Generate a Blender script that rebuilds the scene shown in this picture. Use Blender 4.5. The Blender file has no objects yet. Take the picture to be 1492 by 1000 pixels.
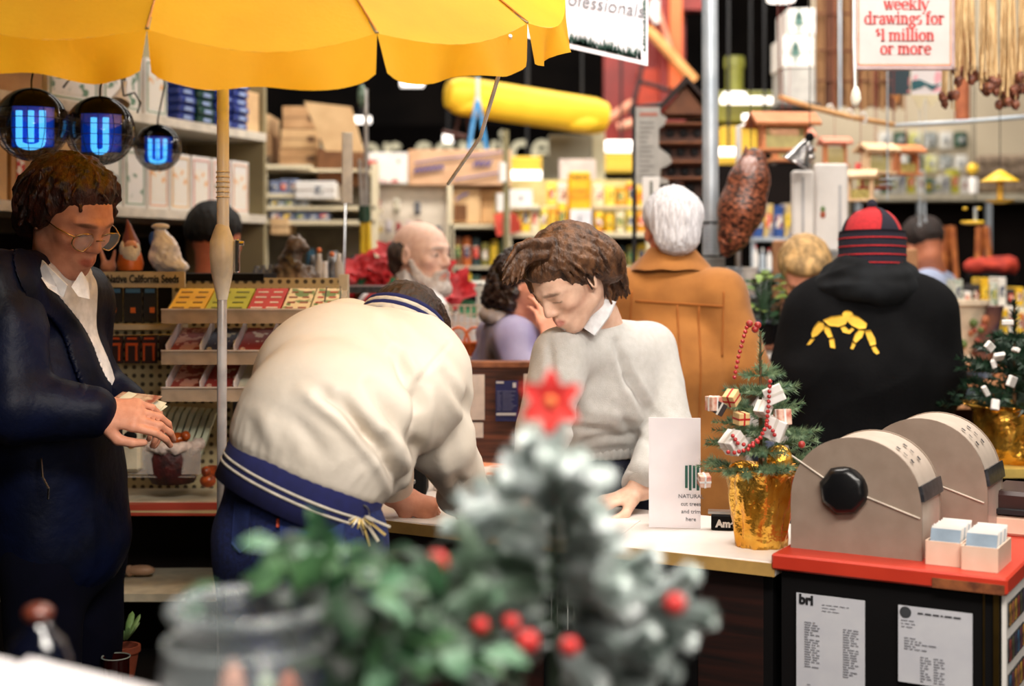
import bpy,bmesh,math,random
import numpy as np
from mathutils import Vector,Matrix
from mathutils.bvhtree import BVHTree
SC=bpy.context.scene
COL=SC.collection
rnd=random.Random(7)
PI=math.pi
FX,CX,CY,HZ,EYE=2072.0,746.0,500.0,379.0,1.56
cam_d=bpy.data.cameras.new('camera');cam=bpy.data.objects.new('camera',cam_d);COL.objects.link(cam)
cam.location=(0,0,EYE);cam.rotation_euler=(PI/2,0,0)
cam_d.lens=50;cam_d.sensor_width=36;cam_d.shift_y=-(CY-HZ)/1492.0
cam_d.clip_start=0.05
cam_d.dof.use_dof=True;cam_d.dof.focus_distance=3.15;cam_d.dof.aperture_fstop=2.0
SC.camera=cam
wd=bpy.data.worlds.new('world');SC.world=wd;wd.use_nodes=True
wd.node_tree.nodes['Background'].inputs[0].default_value=(0.9,0.85,0.75,1)
wd.node_tree.nodes['Background'].inputs[1].default_value=0.02
SC.view_settings.view_transform='Standard';SC.view_settings.look='None'
SC.view_settings.gamma=1;SC.view_settings.use_curve_mapping=False
SC.view_settings.exposure=0.0
def area(name,loc,size,energy,col=(1,.93,.84),look=(0,0,-1)):
    d=bpy.data.lights.new(name,'AREA');d.shape='RECTANGLE';d.size,d.size_y=size
    d.energy=energy;d.color=col
    o=bpy.data.objects.new(name,d);COL.objects.link(o);o.location=loc
    o.rotation_euler=Vector(look).to_track_quat('-Z','Y').to_euler();return o
area('ceiling_fluorescent_front',(1.2,0.6,3.3),(1.6,0.5),72,look=(-.3,1,-.75))
area('ceiling_fluorescent_counter',(0.8,3.4,3.2),(2.4,0.4),78,look=(0,0.05,-1))
area('ceiling_fluorescent_aisle',(0.5,5.6,3.5),(3.0,0.5),105,look=(-.08,0.75,-1))
area('ceiling_fluorescent_back',(0.3,8.2,3.9),(5,0.5),150,look=(0,0.3,-1))
area('ceiling_fluorescent_right',(2.6,4.6,3.4),(0.5,2.2),42,look=(0.0,0.5,-1))
area('added_fore_fill',(0.1,0.9,2.9),(0.9,0.4),46,look=(0,.25,-1))  # added lamp without a fixture, brightens the flocked tree up front
area('added_front_fill',(1.0,-0.6,2.1),(1.0,0.8),28,look=(-.42,1,-.14))  # no window here; added fill for the leather-jacket man's face and shirt
area('added_far_fill',(0.2,10.6,4.3),(3.5,0.3),70,look=(-.05,1,-.9))  # added lamp without a fixture, lifts the letters on the back wall
area('ceiling_fluorescent_left',(-2.0,3.4,3.4),(0.5,1.5),10,look=(0.1,0.5,-1))
def lin(c):
    return tuple((x/255/12.92)if x/255<=.04045 else((x/255+.055)/1.055)**2.4 for x in c)
MATS={}
def mat(name,c=(200,200,200),c2=None,rough=.6,metal=0,scale=20,bump=0,bscale=80,stretch=(1,1,1),
        emit=None,trans=0,alpha=1,attr=False,spec=.5,coat=0,sub=0,transl=0,kind='noise',detail=4,sheen=0):
    if name in MATS:return MATS[name]
    m=bpy.data.materials.new(name);m.use_nodes=True;nt=m.node_tree;N=nt.nodes;L=nt.links
    b=N['Principled BSDF'];b.inputs['Roughness'].default_value=rough;b.inputs['Metallic'].default_value=metal
    b.inputs['Specular IOR Level'].default_value=spec
    b.inputs['Coat Weight'].default_value=coat
    b.inputs['Sheen Weight'].default_value=sheen
    tc=N.new('ShaderNodeTexCoord');mp=N.new('ShaderNodeMapping');mp.inputs['Scale'].default_value=stretch
    L.new(tc.outputs['Object'],mp.inputs[0])
    if c2 is None:c2=tuple(max(0,x*.88)for x in c)
    if kind=='wave':
        t=N.new('ShaderNodeTexWave');t.inputs['Scale'].default_value=scale;t.inputs['Distortion'].default_value=6
        t.inputs['Detail'].default_value=detail;t.inputs['Detail Scale'].default_value=1.5;fac=t.outputs['Fac']
    elif kind=='voronoi':
        t=N.new('ShaderNodeTexVoronoi');t.inputs['Scale'].default_value=scale;fac=t.outputs['Distance']
    else:
        t=N.new('ShaderNodeTexNoise');t.inputs['Scale'].default_value=scale;t.inputs['Detail'].default_value=detail
        fac=t.outputs['Fac']
    L.new(mp.outputs[0],t.inputs['Vector'])
    r=N.new('ShaderNodeValToRGB');r.color_ramp.elements[0].position=.35;r.color_ramp.elements[1].position=.65
    r.color_ramp.elements[0].color=(*lin(c2),1);r.color_ramp.elements[1].color=(*lin(c),1)
    L.new(fac,r.inputs[0]);out=r.outputs[0]
    if attr:
        a=N.new('ShaderNodeAttribute');a.attribute_name='Col'
        mx=N.new('ShaderNodeMix');mx.data_type='RGBA';mx.blend_type='MULTIPLY';mx.inputs[0].default_value=1
        L.new(a.outputs['Color'],mx.inputs[6]);L.new(r.outputs[0],mx.inputs[7]);out=mx.outputs[2]
    L.new(out,b.inputs['Base Color'])
    if bump:
        n2=N.new('ShaderNodeTexNoise');n2.inputs['Scale'].default_value=bscale;n2.inputs['Detail'].default_value=3
        L.new(mp.outputs[0],n2.inputs['Vector'])
        bp=N.new('ShaderNodeBump');bp.inputs['Strength'].default_value=bump;bp.inputs['Distance'].default_value=.01
        L.new(n2.outputs['Fac'],bp.inputs['Height']);L.new(bp.outputs[0],b.inputs['Normal'])
    if emit:
        b.inputs['Emission Color'].default_value=(*lin(emit[0]),1);b.inputs['Emission Strength'].default_value=emit[1]
    if trans:
        b.inputs['Transmission Weight'].default_value=trans;b.inputs['IOR'].default_value=1.45
    if sub:
        b.inputs['Subsurface Weight'].default_value=sub;b.inputs['Subsurface Radius'].default_value=(.02,.008,.004)
    if transl:
        tr=N.new('ShaderNodeBsdfTranslucent');L.new(out,tr.inputs['Color'])
        ms=N.new('ShaderNodeMixShader');ms.inputs[0].default_value=transl
        L.new(b.outputs[0],ms.inputs[1]);L.new(tr.outputs[0],ms.inputs[2])
        L.new(ms.outputs[0],N['Material Output'].inputs['Surface'])
    if alpha<1:
        b.inputs['Alpha'].default_value=alpha
    MATS[name]=m;return m
def paint(c,rough=.6,**k):
    return mat('paint_%d_%d_%d'%tuple(c),c,rough=rough,scale=6,**k)
def W(px,py,Y):
    return Vector(((px-CX)*Y/FX,Y,EYE-(py-HZ)*Y/FX))
def worg(o):
    v=Vector((0,0,0))
    while o is not None:v=v+Vector(o.location);o=o.parent
    return v
class MB:
    def __init__(s,M=None):
        s.v=[];s.f=[];s.fm=[];s.mi=0;s.M=M or Matrix.Identity(4);s.sm=False
    def add(s,vs,fs):
        n=len(s.v);s.v+=[s.M@Vector(v)for v in vs]
        for f in fs:s.f.append([i+n for i in f]);s.fm.append(s.mi)
    def box(s,c,size,rz=0,R=None,bev=0):
        x,y,z=[k/2 for k in size];c=Vector(c)
        R=R or Matrix.Rotation(rz,3,'Z')
        if bev<=0:
            vs=[c+R@Vector((sx*x,sy*y,sz*z))for sx in(-1,1)for sy in(-1,1)for sz in(-1,1)]
            s.add(vs,[(0,1,3,2),(4,6,7,5),(0,4,5,1),(2,3,7,6),(0,2,6,4),(1,5,7,3)]);return
        b=min(bev,x*.9,y*.9,z*.9);vs=[];idx={}
        for sx in(-1,1):
            for sy in(-1,1):
                for sz in(-1,1):
                    for a in range(3):
                        p=[sx*(x-b),sy*(y-b),sz*(z-b)];p[a]=(sx*x,sy*y,sz*z)[a]
                        idx[(sx,sy,sz,a)]=len(vs);vs.append(c+R@Vector(p))
        fs=[]
        for a in range(3):
            o1,o2=(a+1)%3,(a+2)%3
            for sg in(-1,1):
                q=[]
                for(u,w)in((-1,-1),(1,-1),(1,1),(-1,1)):
                    k=[0,0,0];k[a]=sg;k[o1]=u;k[o2]=w;q.append(idx[(*k,a)])
                fs.append(q if sg>0 else q[::-1])
            for u in(-1,1):
                for w in(-1,1):
                    k1=[0,0,0];k2=[0,0,0];k1[a]=-1;k2[a]=1;k1[o1]=k2[o1]=u;k1[o2]=k2[o2]=w
                    q=[idx[(*k1,o1)],idx[(*k2,o1)],idx[(*k2,o2)],idx[(*k1,o2)]]
                    fs.append(q if u*w<0 else q[::-1])
        for sx in(-1,1):
            for sy in(-1,1):
                for sz in(-1,1):
                    q=[idx[(sx,sy,sz,a)]for a in range(3)];fs.append(q if sx*sy*sz>0 else q[::-1])
        s.add(vs,fs)
    def pbox(s,x0,y0,x1,y1,Y,d,bev=0):
        a=W(x0,y0,Y);b=W(x1,y1,Y)
        s.box(((a.x+b.x)/2,Y+d/2,(a.z+b.z)/2),(abs(b.x-a.x),d,abs(a.z-b.z)),bev=bev)
    def lathe(s,prof,c=(0,0,0),n=24,axis=None,cap=True,sx=1,sy=1,wob=None):
        c=Vector(c);R=Matrix.Identity(3)
        if axis is not None:R=Vector((0,0,1)).rotation_difference(Vector(axis)).to_matrix()
        vs=[]
        for k,(r,z)in enumerate(prof):
            for i in range(n):
                a=2*PI*i/n;rr=r*(wob(a,k)if wob else 1)
                vs.append(c+R@Vector((rr*math.cos(a)*sx,rr*math.sin(a)*sy,z)))
        fs=[(k*n+i,k*n+(i+1)%n,(k+1)*n+(i+1)%n,(k+1)*n+i)for k in range(len(prof)-1)for i in range(n)]
        if cap:
            if prof[0][0]>1e-5:fs.append(tuple(range(n))[::-1])
            if prof[-1][0]>1e-5:fs.append(tuple((len(prof)-1)*n+i for i in range(n)))
        s.add(vs,fs)
    def cyl(s,a,b,r,r2=None,n=16):
        a=Vector(a);b=Vector(b);r2=r if r2 is None else r2
        s.lathe([(r,0),(r2,(b-a).length)],a,n,b-a)
    def sph(s,c,r,n=14,sc=(1,1,1),R=None):
        c=Vector(c);vs=[];m=max(4,n//2);R=R or Matrix.Identity(3)
        for k in range(m+1):
            t=PI*k/m
            for i in range(n):
                a=2*PI*i/n
                vs.append(c+R@Vector((r*sc[0]*math.sin(t)*math.cos(a),r*sc[1]*math.sin(t)*math.sin(a),-r*sc[2]*math.cos(t))))
        s.add(vs,[(k*n+i,k*n+(i+1)%n,(k+1)*n+(i+1)%n,(k+1)*n+i)for k in range(m)for i in range(n)])
    def tube(s,pts,r,n=8,rs=None,closed=False):
        pts=[Vector(p)for p in pts];vs=[];N=len(pts);up=None
        for k in range(N):
            t=(pts[(k+1)%N if closed else min(k+1,N-1)]-pts[(k-1)%N if closed else max(k-1,0)]).normalized()
            if up is None:up=t.orthogonal().normalized()
            up=(up-t*up.dot(t)).normalized();w=t.cross(up);rr=rs[k]if rs else r
            for i in range(n):
                a=2*PI*i/n;vs.append(pts[k]+(up*math.cos(a)+w*math.sin(a))*rr)
        fs=[(k*n+i,k*n+(i+1)%n,((k+1)%N)*n+(i+1)%n,((k+1)%N)*n+i)for k in range(N if closed else N-1)for i in range(n)]
        if not closed:fs+=[tuple(range(n))[::-1],tuple((N-1)*n+i for i in range(n))]
        s.add(vs,fs)
    def prism(s,pts,y0,y1):
        """outline in x,z extruded along y"""
        n=len(pts);vs=[(x,y0,z)for x,z in pts]+[(x,y1,z)for x,z in pts]
        s.add(vs,[tuple(range(n)),tuple(range(n,2*n))[::-1]]+[(i,i+n,(i+1)%n+n,(i+1)%n)for i in range(n)])
    def build(s,name,m,parent=None,label=None,cat=None,group=None,kind=None,smooth=None):
        me=bpy.data.meshes.new(name)
        vs=s.v
        if parent is not None:off=worg(parent)
        else:
            xs=[v.x for v in vs];ys=[v.y for v in vs];zs=[v.z for v in vs]
            off=Vector(((min(xs)+max(xs))/2,(min(ys)+max(ys))/2,min(zs)))
        me.from_pydata([tuple(v-off)for v in vs],[],s.f)
        ms=m if isinstance(m,(list,tuple))else[m]
        for q in ms:me.materials.append(q)
        if len(ms)>1:me.polygons.foreach_set('material_index',s.fm)
        if smooth or s.sm:
            me.polygons.foreach_set('use_smooth',[True]*len(me.polygons))
            if smooth!='all':me.set_sharp_from_angle(angle=math.radians(42))
        me.update()
        o=bpy.data.objects.new(name,me);COL.objects.link(o)
        if parent is not None:o.parent=parent
        else:o.location=off
        tag(o,label,cat,group,kind);return o
def tag(o,label=None,cat=None,group=None,kind=None):
    if label:o['label']=label
    if cat:o['category']=cat
    if group:o['group']=group
    if kind:o['kind']=kind
    return o
def thing(name,label,cat,loc=(0,0,0),group=None):
    o=bpy.data.objects.new(name,None);COL.objects.link(o);o.location=loc;o.empty_display_size=.05
    return tag(o,label,cat,group)
def copy_tree(o,loc=None,rz=None,label=None,group=None,scale=None):
    c=o.copy();COL.objects.link(c)
    if loc is not None:c.location=loc
    if rz is not None:c.rotation_euler=(0,0,rz)
    if scale:c.scale=(scale,)*3
    if label:c['label']=label
    if group:c['group']=group
    for ch in list(o.children):
        d=ch.copy();COL.objects.link(d);d.parent=c
        for g in list(ch.children):
            e=g.copy();COL.objects.link(e);e.parent=d
    return c
def text(body,size,M,m,parent=None,name='lettering',align='CENTER',off=0.0,ext=.0006,sx=1.0,shear=0):
    cu=bpy.data.curves.new(name,'FONT');cu.body=body;cu.size=size;cu.align_x=align;cu.align_y='CENTER'
    cu.extrude=ext;cu.offset=off;cu.resolution_u=3;cu.shear=shear;cu.materials.append(m)
    tmp=bpy.data.objects.new('tmp',cu);me=bpy.data.meshes.new_from_object(tmp);bpy.data.objects.remove(tmp);bpy.data.curves.remove(cu)
    o=bpy.data.objects.new(name,me);COL.objects.link(o);o['kind']='stuff'
    M=M@Matrix.Diagonal((sx,1,1,1))
    if parent is not None:o.parent=parent;M=Matrix.Translation(-worg(parent))@M
    o.matrix_local=M;return o
def facing(loc,yaw=0,tilt=0,roll=0):
    """matrix of a panel that stands upright, its face to -Y when yaw=0; local x right, y up, z out"""
    return Matrix.Translation(loc)@Matrix.Rotation(yaw,4,'Z')@Matrix.Rotation(PI/2+tilt,4,'X')@Matrix.Rotation(roll,4,'Z')
def vnoise(P,seed=0):
    P=np.asarray(P,dtype=np.float64);I=np.floor(P).astype(np.int64);F=P-I;F=F*F*(3-2*F);out=0
    def h(i,j,k):
        n=(i*73856093)^(j*19349663)^(k*83492791)^(seed*2654435761&0xffffffff)
        n=(n^(n>>13))*1274126177&0xffffffff
        return((n^(n>>16))&0xffff)/65535.0
    for a in(0,1):
        for b in(0,1):
            for c in(0,1):
                w=(F[:,0]if a else 1-F[:,0])*(F[:,1]if b else 1-F[:,1])*(F[:,2]if c else 1-F[:,2])
                out=out+w*h(I[:,0]+a,I[:,1]+b,I[:,2]+c)
    return out*2-1
class SDF:
    def __init__(s,h=.006):
        s.h=h;s.p=[];s.Mi=None;s.Mw=Matrix.Identity(4);s.sc=1.0
    def frame(s,M=None):
        s.Mw=M or Matrix.Identity(4);s.sc=s.Mw.to_scale()[0];return s
    def _add(s,fn,cs,r,k,op):
        ws=[s.Mw@Vector(c)for c in cs];r=r*s.sc
        lo=np.array([min(w[i]for w in ws)-r for i in range(3)]);hi=np.array([max(w[i]for w in ws)+r for i in range(3)])
        s.p.append((fn,np.array(s.Mw.inverted()),lo,hi,k*s.sc,op,s.sc))
    def ell(s,c,r,k=.02,op='+',R=None):
        c=np.array(c,float);r=np.array(r,float);Rm=np.array(R)if R is not None else np.eye(3)
        def fn(x,y,z):
            x=x-c[0];y=y-c[1];z=z-c[2]
            a=(Rm[0,0]*x+Rm[1,0]*y+Rm[2,0]*z)/r[0];b=(Rm[0,1]*x+Rm[1,1]*y+Rm[2,1]*z)/r[1];d=(Rm[0,2]*x+Rm[1,2]*y+Rm[2,2]*z)/r[2]
            k0=np.sqrt(a*a+b*b+d*d);k1=np.sqrt((a/r[0])**2+(b/r[1])**2+(d/r[2])**2)+1e-6
            return k0*(k0-1)/k1
        s._add(fn,[c],r.max(),k,op)
    def cap(s,a,b,ra,rb=None,k=.02,op='+'):
        a=np.array(a,float);b=np.array(b,float);rb=ra if rb is None else rb;d=b-a;L=d@d+1e-12
        def fn(x,y,z):
            x=x-a[0];y=y-a[1];z=z-a[2];t=np.clip((x*d[0]+y*d[1]+z*d[2])/L,0,1)
            return np.sqrt((x-t*d[0])**2+(y-t*d[1])**2+(z-t*d[2])**2)-(ra+(rb-ra)*t)
        s._add(fn,[a,b],max(ra,rb),k,op)
    def ecap(s,a,b,r0,r1,side,k=.03,op='+'):
        a=np.array(a,float);b=np.array(b,float);d=b-a;L=math.sqrt(d@d)+1e-9;ax=d/L
        u=np.array(side,float);u=u-ax*(u@ax);u/=np.linalg.norm(u);w=np.cross(ax,u)
        def fn(x,y,z):
            x=x-a[0];y=y-a[1];z=z-a[2];q=x*ax[0]+y*ax[1]+z*ax[2];t=np.clip(q/L,0,1)
            e=q-t*L;p1=x*u[0]+y*u[1]+z*u[2];p2=x*w[0]+y*w[1]+z*w[2]
            rx=r0[0]+(r1[0]-r0[0])*t;ry=r0[1]+(r1[1]-r0[1])*t;m=np.minimum(rx,ry)
            return(np.sqrt((p1/rx)**2+(p2/ry)**2+(e/m)**2)-1)*m
        s._add(fn,[a,b],max(*r0,*r1),k,op)
    def cut(s,p,n):
        """removes what lies on the side the normal points to"""
        p=np.array(p,float);n=np.array(n,float);n/=np.linalg.norm(n)
        s.p.append((lambda x,y,z:-((x-p[0])*n[0]+(y-p[1])*n[1]+(z-p[2])*n[2]),np.eye(4),np.full(3,-99.),np.full(3,99.),.003,'-',1.0))
    def mesh(s):
        h=s.h;add=[q for q in s.p if q[5]=='+']
        lo=np.min([q[2]for q in add],0)-3*h-.01;hi=np.max([q[3]for q in add],0)+3*h+.01
        n=np.ceil((hi-lo)/h).astype(int)+1;F=np.full(n,.5,np.float32)
        ax=[(lo[i]+np.arange(n[i])*h).astype(np.float32)for i in range(3)]
        for fn,Mi,l,u,k,op,sc in s.p:
            m=k+3*h;i0=np.clip(np.floor((l-m-lo)/h).astype(int),0,n);i1=np.clip(np.ceil((u+m-lo)/h).astype(int)+1,0,n)
            if(i1<=i0).any():continue
            sl=tuple(slice(i0[i],i1[i])for i in range(3))
            X=ax[0][sl[0]][:,None,None];Y=ax[1][sl[1]][None,:,None];Z=ax[2][sl[2]][None,None,:]
            Mi=Mi.astype(np.float32)
            d=fn(*(Mi[i,0]*X+Mi[i,1]*Y+Mi[i,2]*Z+Mi[i,3]for i in range(3)))*sc
            G=F[sl]
            if op=='+':
                hh=np.maximum(k-np.abs(G-d),0)/max(k,1e-6);F[sl]=np.minimum(G,d)-hh*hh*k*.25
            else:
                d=-d;hh=np.maximum(k-np.abs(G-d),0)/max(k,1e-6);F[sl]=np.maximum(G,d)+hh*hh*k*.25
        F=F.clip(-.5,.5);S=F<0
        c=np.zeros([x-1 for x in F.shape],np.int8)
        for a in(0,1):
            for b in(0,1):
                for d in(0,1):c+=S[a:S.shape[0]-1+a,b:S.shape[1]-1+b,d:S.shape[2]-1+d]
        msk=(c>0)&(c<8);ids=np.argwhere(msk);idx=np.full(c.shape,-1,np.int64);idx[msk]=np.arange(len(ids))
        acc=np.zeros((len(ids),3));cnt=np.zeros(len(ids))
        cor=[(a,b,d)for a in(0,1)for b in(0,1)for d in(0,1)]
        val={q:F[ids[:,0]+q[0],ids[:,1]+q[1],ids[:,2]+q[2]]for q in cor}
        for q in cor:
            for i in range(3):
                if q[i]==0:
                    r=list(q);r[i]=1;r=tuple(r);fa,fb=val[q],val[r];x=(fa<0)!=(fb<0)
                    t=fa/np.where(x,fa-fb,1);p=np.array(q,float)[None,:].repeat(len(ids),0);p[:,i]+=t
                    acc[x]+=p[x];cnt[x]+=1
        V=(ids+acc/cnt[:,None])*h+lo;Q=[]
        for i in range(3):
            j,k=(i+1)%3,(i+2)%3
            s0=[slice(None)]*3;s1=[slice(None)]*3;s0[i]=slice(0,-1);s1[i]=slice(1,None)
            A,B=S[tuple(s0)],S[tuple(s1)];e=np.argwhere(A!=B)
            e=e[(e[:,j]>0)&(e[:,k]>0)&(e[:,j]<F.shape[j]-1)&(e[:,k]<F.shape[k]-1)]
            def cell(dj,dk):
                q=e.copy();q[:,j]+=dj;q[:,k]+=dk;return idx[q[:,0],q[:,1],q[:,2]]
            q=np.stack([cell(-1,-1),cell(0,-1),cell(0,0),cell(-1,0)],1)
            fl=A[e[:,0],e[:,1],e[:,2]];q[~fl]=q[~fl][:,::-1];Q.append(q)
        return V,np.concatenate(Q)
    def build(s,name,m,parent=None,disp=None,colfn=None,smooth_it=1,**kw):
        V,Q=s.mesh()
        e=np.concatenate([Q[:,[0,1]],Q[:,[1,2]],Q[:,[2,3]],Q[:,[3,0]]])
        for _ in range(smooth_it):
            A=np.zeros_like(V);C=np.zeros(len(V));np.add.at(A,e[:,0],V[e[:,1]]);np.add.at(C,e[:,0],1)
            V=V*.5+.5*A/np.maximum(C,1)[:,None]
        if disp is not None:
            nr=np.cross(V[Q[:,2]]-V[Q[:,0]],V[Q[:,3]]-V[Q[:,1]]);N=np.zeros_like(V)
            for i in range(4):np.add.at(N,Q[:,i],nr)
            N/=np.linalg.norm(N,axis=1)[:,None]+1e-12
            V=V+N*disp(V)[:,None]
        off=worg(parent)if parent is not None else Vector((V[:,0].mean(),V[:,1].mean(),V[:,2].min()))
        me=bpy.data.meshes.new(name);me.vertices.add(len(V));me.vertices.foreach_set('co',(V-np.array(off)).astype(np.float32).ravel())
        me.loops.add(Q.size);me.loops.foreach_set('vertex_index',Q.astype(np.int32).ravel())
        me.polygons.add(len(Q));me.polygons.foreach_set('loop_start',np.arange(0,Q.size,4,dtype=np.int32))
        me.polygons.foreach_set('loop_total',np.full(len(Q),4,np.int32))
        me.update(calc_edges=True);me.polygons.foreach_set('use_smooth',np.ones(len(Q),bool))
        me.materials.append(m)
        if colfn is not None:
            c=colfn(V);at=me.color_attributes.new('Col','FLOAT_COLOR','POINT')
            at.data.foreach_set('color',np.concatenate([c,np.ones((len(V),1))],1).astype(np.float32).ravel())
        o=bpy.data.objects.new(name,me);COL.objects.link(o)
        if parent is not None:o.parent=parent
        else:o.location=off
        o['_n']=0;del o['_n']
        return tag(o,kw.get('label'),kw.get('cat'),kw.get('group'),kw.get('kind'))
def folds(amp=.005,scale=9,stretch=(1,1,.45),seed=0,fine=.0):
    def fn(V):
        P=V*np.array(stretch)*scale;wv=np.stack([vnoise(P*.6+5,seed),vnoise(P*.6+17,seed),vnoise(P*.6+31,seed)],1)
        n=1-np.abs(vnoise(P+wv*.9,seed+1))*2;n=np.sign(n)*np.abs(n)**1.0
        r=amp*(n+.5*vnoise(P*2.3,seed+2))
        if fine:r=r+fine*vnoise(V*170,seed+3)
        return r
    return fn
# ================================================================ SETTING
def printmat(name,bg,ink,scale=30,thr=.55,stretch=(1,1,1),rough=.6,soft=.02):
    m=mat(name,bg,ink,rough=rough,scale=scale,stretch=stretch,detail=3);r=[n for n in m.node_tree.nodes if n.type=='VALTORGB'][0]
    r.color_ramp.elements[0].color=(*lin(bg),1);r.color_ramp.elements[1].color=(*lin(ink),1)
    r.color_ramp.elements[0].position=thr;r.color_ramp.elements[1].position=thr+soft;return m
CARD=mat('cardboard',(190,150,108),(172,132,92),rough=.9,scale=12)
CARD2=mat('cardboard_pale',(214,178,132),(198,160,116),rough=.9,scale=12)
WHITE=mat('white_card',(232,228,224),(222,216,210),rough=.7,scale=10)
CREAM=mat('cream_enamel',(226,214,184),(214,200,168),rough=.45,scale=4)
BLACK=mat('black_laminate',(14,12,13),(9,8,9),rough=.65,scale=4,spec=.15)
WOOD=mat('walnut',(112,60,38),(54,27,18),rough=.45,scale=3.2,stretch=(1.6,1,26),detail=5)
def struct(name,lo,hi,m):
    mb=MB();mb.box([(a+b)/2 for a,b in zip(lo,hi)],[b-a for a,b in zip(lo,hi)]);return mb.build(name,m,kind='structure')
struct('floor',(-3.6,-2,-.1),(5.6,14.1,0),mat('vinyl_floor',(92,84,76),(74,66,60),rough=.5,scale=3))
struct('ceiling',(-3.6,-2,4.7),(5.6,14.1,4.8),mat('dark_ceiling',(26,22,20),(16,14,13),rough=.9,scale=3))
struct('wall_back',(-3.6,14,0),(5.6,14.1,4.7),mat('dark_wall',(26,22,20),(16,14,14),rough=.95,scale=2,spec=.1))
struct('wall_left',(-3.7,-2,0),(-3.6,14.1,4.7),MATS['dark_wall'])
struct('wall_right',(5.6,-2,0),(5.7,14.1,4.7),MATS['dark_wall'])
struct('wall_front',(-3.7,-2.1,0),(5.7,-2,4.7),mat('plain_wall',(150,140,124),rough=.9,scale=2))
struct('wall_partition',(W(1186,0,8.9).x,8.9,0),(5.58,9.02,4.2),mat('beige_wall',(196,182,158),(178,164,142),rough=.9,scale=1.5))
C0=V3=lambda*a:Vector(a)
C0=Vector((.903,2.61,0));CU=Vector((.866,-.5,0));CV=Vector((.5,.866,0));CRZ=-PI/6
def K(a,b,z):return C0+CU*a+CV*b+Vector((0,0,z))
ct=thing('service_counter','long white-topped counter with dark front running behind the bending customer','counter',K(-1.0,.2,0))
mb=MB();mb.box(K(-1.06,.2,.945),(1.25,.42,.03),CRZ,bev=.004);mb.build('countertop',mat('ivory_laminate',(236,230,226),(228,220,214),rough=.4,scale=4),ct)
mb=MB();mb.box(K(-1.06,-.013,.945),(1.25,.004,.026),CRZ);mb.build('edge_strip',mat('ochre_edge',(190,150,84),rough=.5),ct)
mb=MB();mb.box(K(-1.06,.03,.48),(1.2,.02,.9),CRZ);mb.build('front_panel',mat('dark_walnut',(44,18,12),(16,8,7),rough=.5,scale=2.6,stretch=(1.4,1,22),detail=5),ct)
for a in(-1.65,-.46):mb=MB();mb.box(K(a,.2,.465),(.02,.36,.93),CRZ);mb.build('side_panel',BLACK,ct)
mb=MB();mb.box(K(-1.06,.2,.4),(1.15,.32,.02),CRZ);mb.build('inner_shelf',BLACK,ct)
def Kf(a,z,b=0):return facing(K(a,b,z),CRZ)
ps=thing('poster','black poster with thin silver outlined lettering on the counter front','poster',K(-.78,.017,.55))
mb=MB();mb.box(K(-.79,.016,.72),(.36,.004,.42),CRZ);mb.build('sheet',mat('poster_black',(10,10,12),rough=.25),ps)
sv=mat('silver_ink',(200,200,196),rough=.5)
text('WORLD FAMOUS',.018,Kf(-.755,.895,.012),sv,ps,'small_lettering');
for ch,a in(('H',-.90),('I',-.865),('T',-.83),('A',-.785),('C',-.70)):
    pass
mb=MB()
def arcK(a,z,r,a0,a1,n=14):return[K(a+r*math.cos(a0+(a1-a0)*i/n),.011,z+r*math.sin(a0+(a1-a0)*i/n))for i in range(n+1)]
mb.tube(arcK(-.725,.815,.036,2.9,.55)+[K(-.692,.011,.858),K(-.692,.011,.81),K(-.70,.011,.81),K(-.702,.011,.83)]+arcK(-.725,.812,.026,.8,2.7),.0013,5)
mb.tube(arcK(-.795,.825,.028,2.4,-1.6)+[K(-.81,.011,.80),K(-.80,.011,.775),K(-.76,.011,.775)],.0013,5)
for a in(-.95,-.935,-.91,-.895,-.87,-.855):mb.tube([K(a,.011,.76),K(a,.011,.86)],.0013,5)
mb.tube([K(-.9,.011,.62),K(-.72,.011,.615)],.0013,5);mb.build('outlined_lettering',sv,ps,kind='stuff')
cb=thing('red_topped_cabinet','black cabinet with a red top at the end of the counter','cabinet',K(-.22,.25,0))
RED=mat('red_laminate',(206,62,40),(190,52,34),rough=.4,scale=5)
mb=MB();mb.box(K(-.215,.33,.9635),(.45,.70,.032),CRZ,bev=.004);mb.build('top',RED,cb)
mb=MB();mb.box(K(-.06,-.0215,.958),(.13,.003,.018),CRZ);mb.build('chipped_edge',mat('bare_wood',(150,84,44),(96,48,26),rough=.9,scale=40),cb)
mb=MB();mb.box(K(-.215,.33,.475),(.42,.66,.94),CRZ);mb.build('body',BLACK,cb)
mb=MB();mb.box(K(-.013,-.003,.475),(.010,.006,.94),CRZ);mb.box(K(-.035,-.003,.475),(.003,.004,.94),CRZ);mb.build('corner_trim',mat('brass_trim',(120,96,50),rough=.4,metal=1),cb)
mb=MB();mb.box(K(0,.33,.485),(.008,.66,.92),CRZ);mb.build('side_panel',WHITE,cb)
ink=paint((70,70,76));inkb=paint((24,24,28))
def sheet(label,a0,a1,z0,z1,fill,name='notice'):
    t=thing(name,label,'paper',K((a0+a1)/2,-.002,z0));mb=MB();R=Matrix.Rotation(CRZ,3,'Z')
    mb.box(K((a0+a1)/2,-.0065,(z0+z1)/2),(a1-a0,.002,z1-z0),CRZ);mb.build('paper',mat('notice_paper',(200,200,206),(192,192,200),rough=.8),t)
    fill(t);return t
def lines(t,a0,a1,z0,z1,step,seed,h=.0022,y=-.0085,col=None,fn=K):
    r=random.Random(seed);z=z1;mb=MB()
    while z>z0:
        a=a0
        while a<a1-.004:
            w=min(r.uniform(.004,.014),a1-a);mb.box(fn(a+w/2,y,z),(w,.0008,h),CRZ);a+=w+.003
            if r.random()<.12:break
        z-=step
    if mb.v:mb.build('printed_lines',col or mat('grey_ink',(150,150,158),rough=.8),t,kind='stuff')
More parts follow.
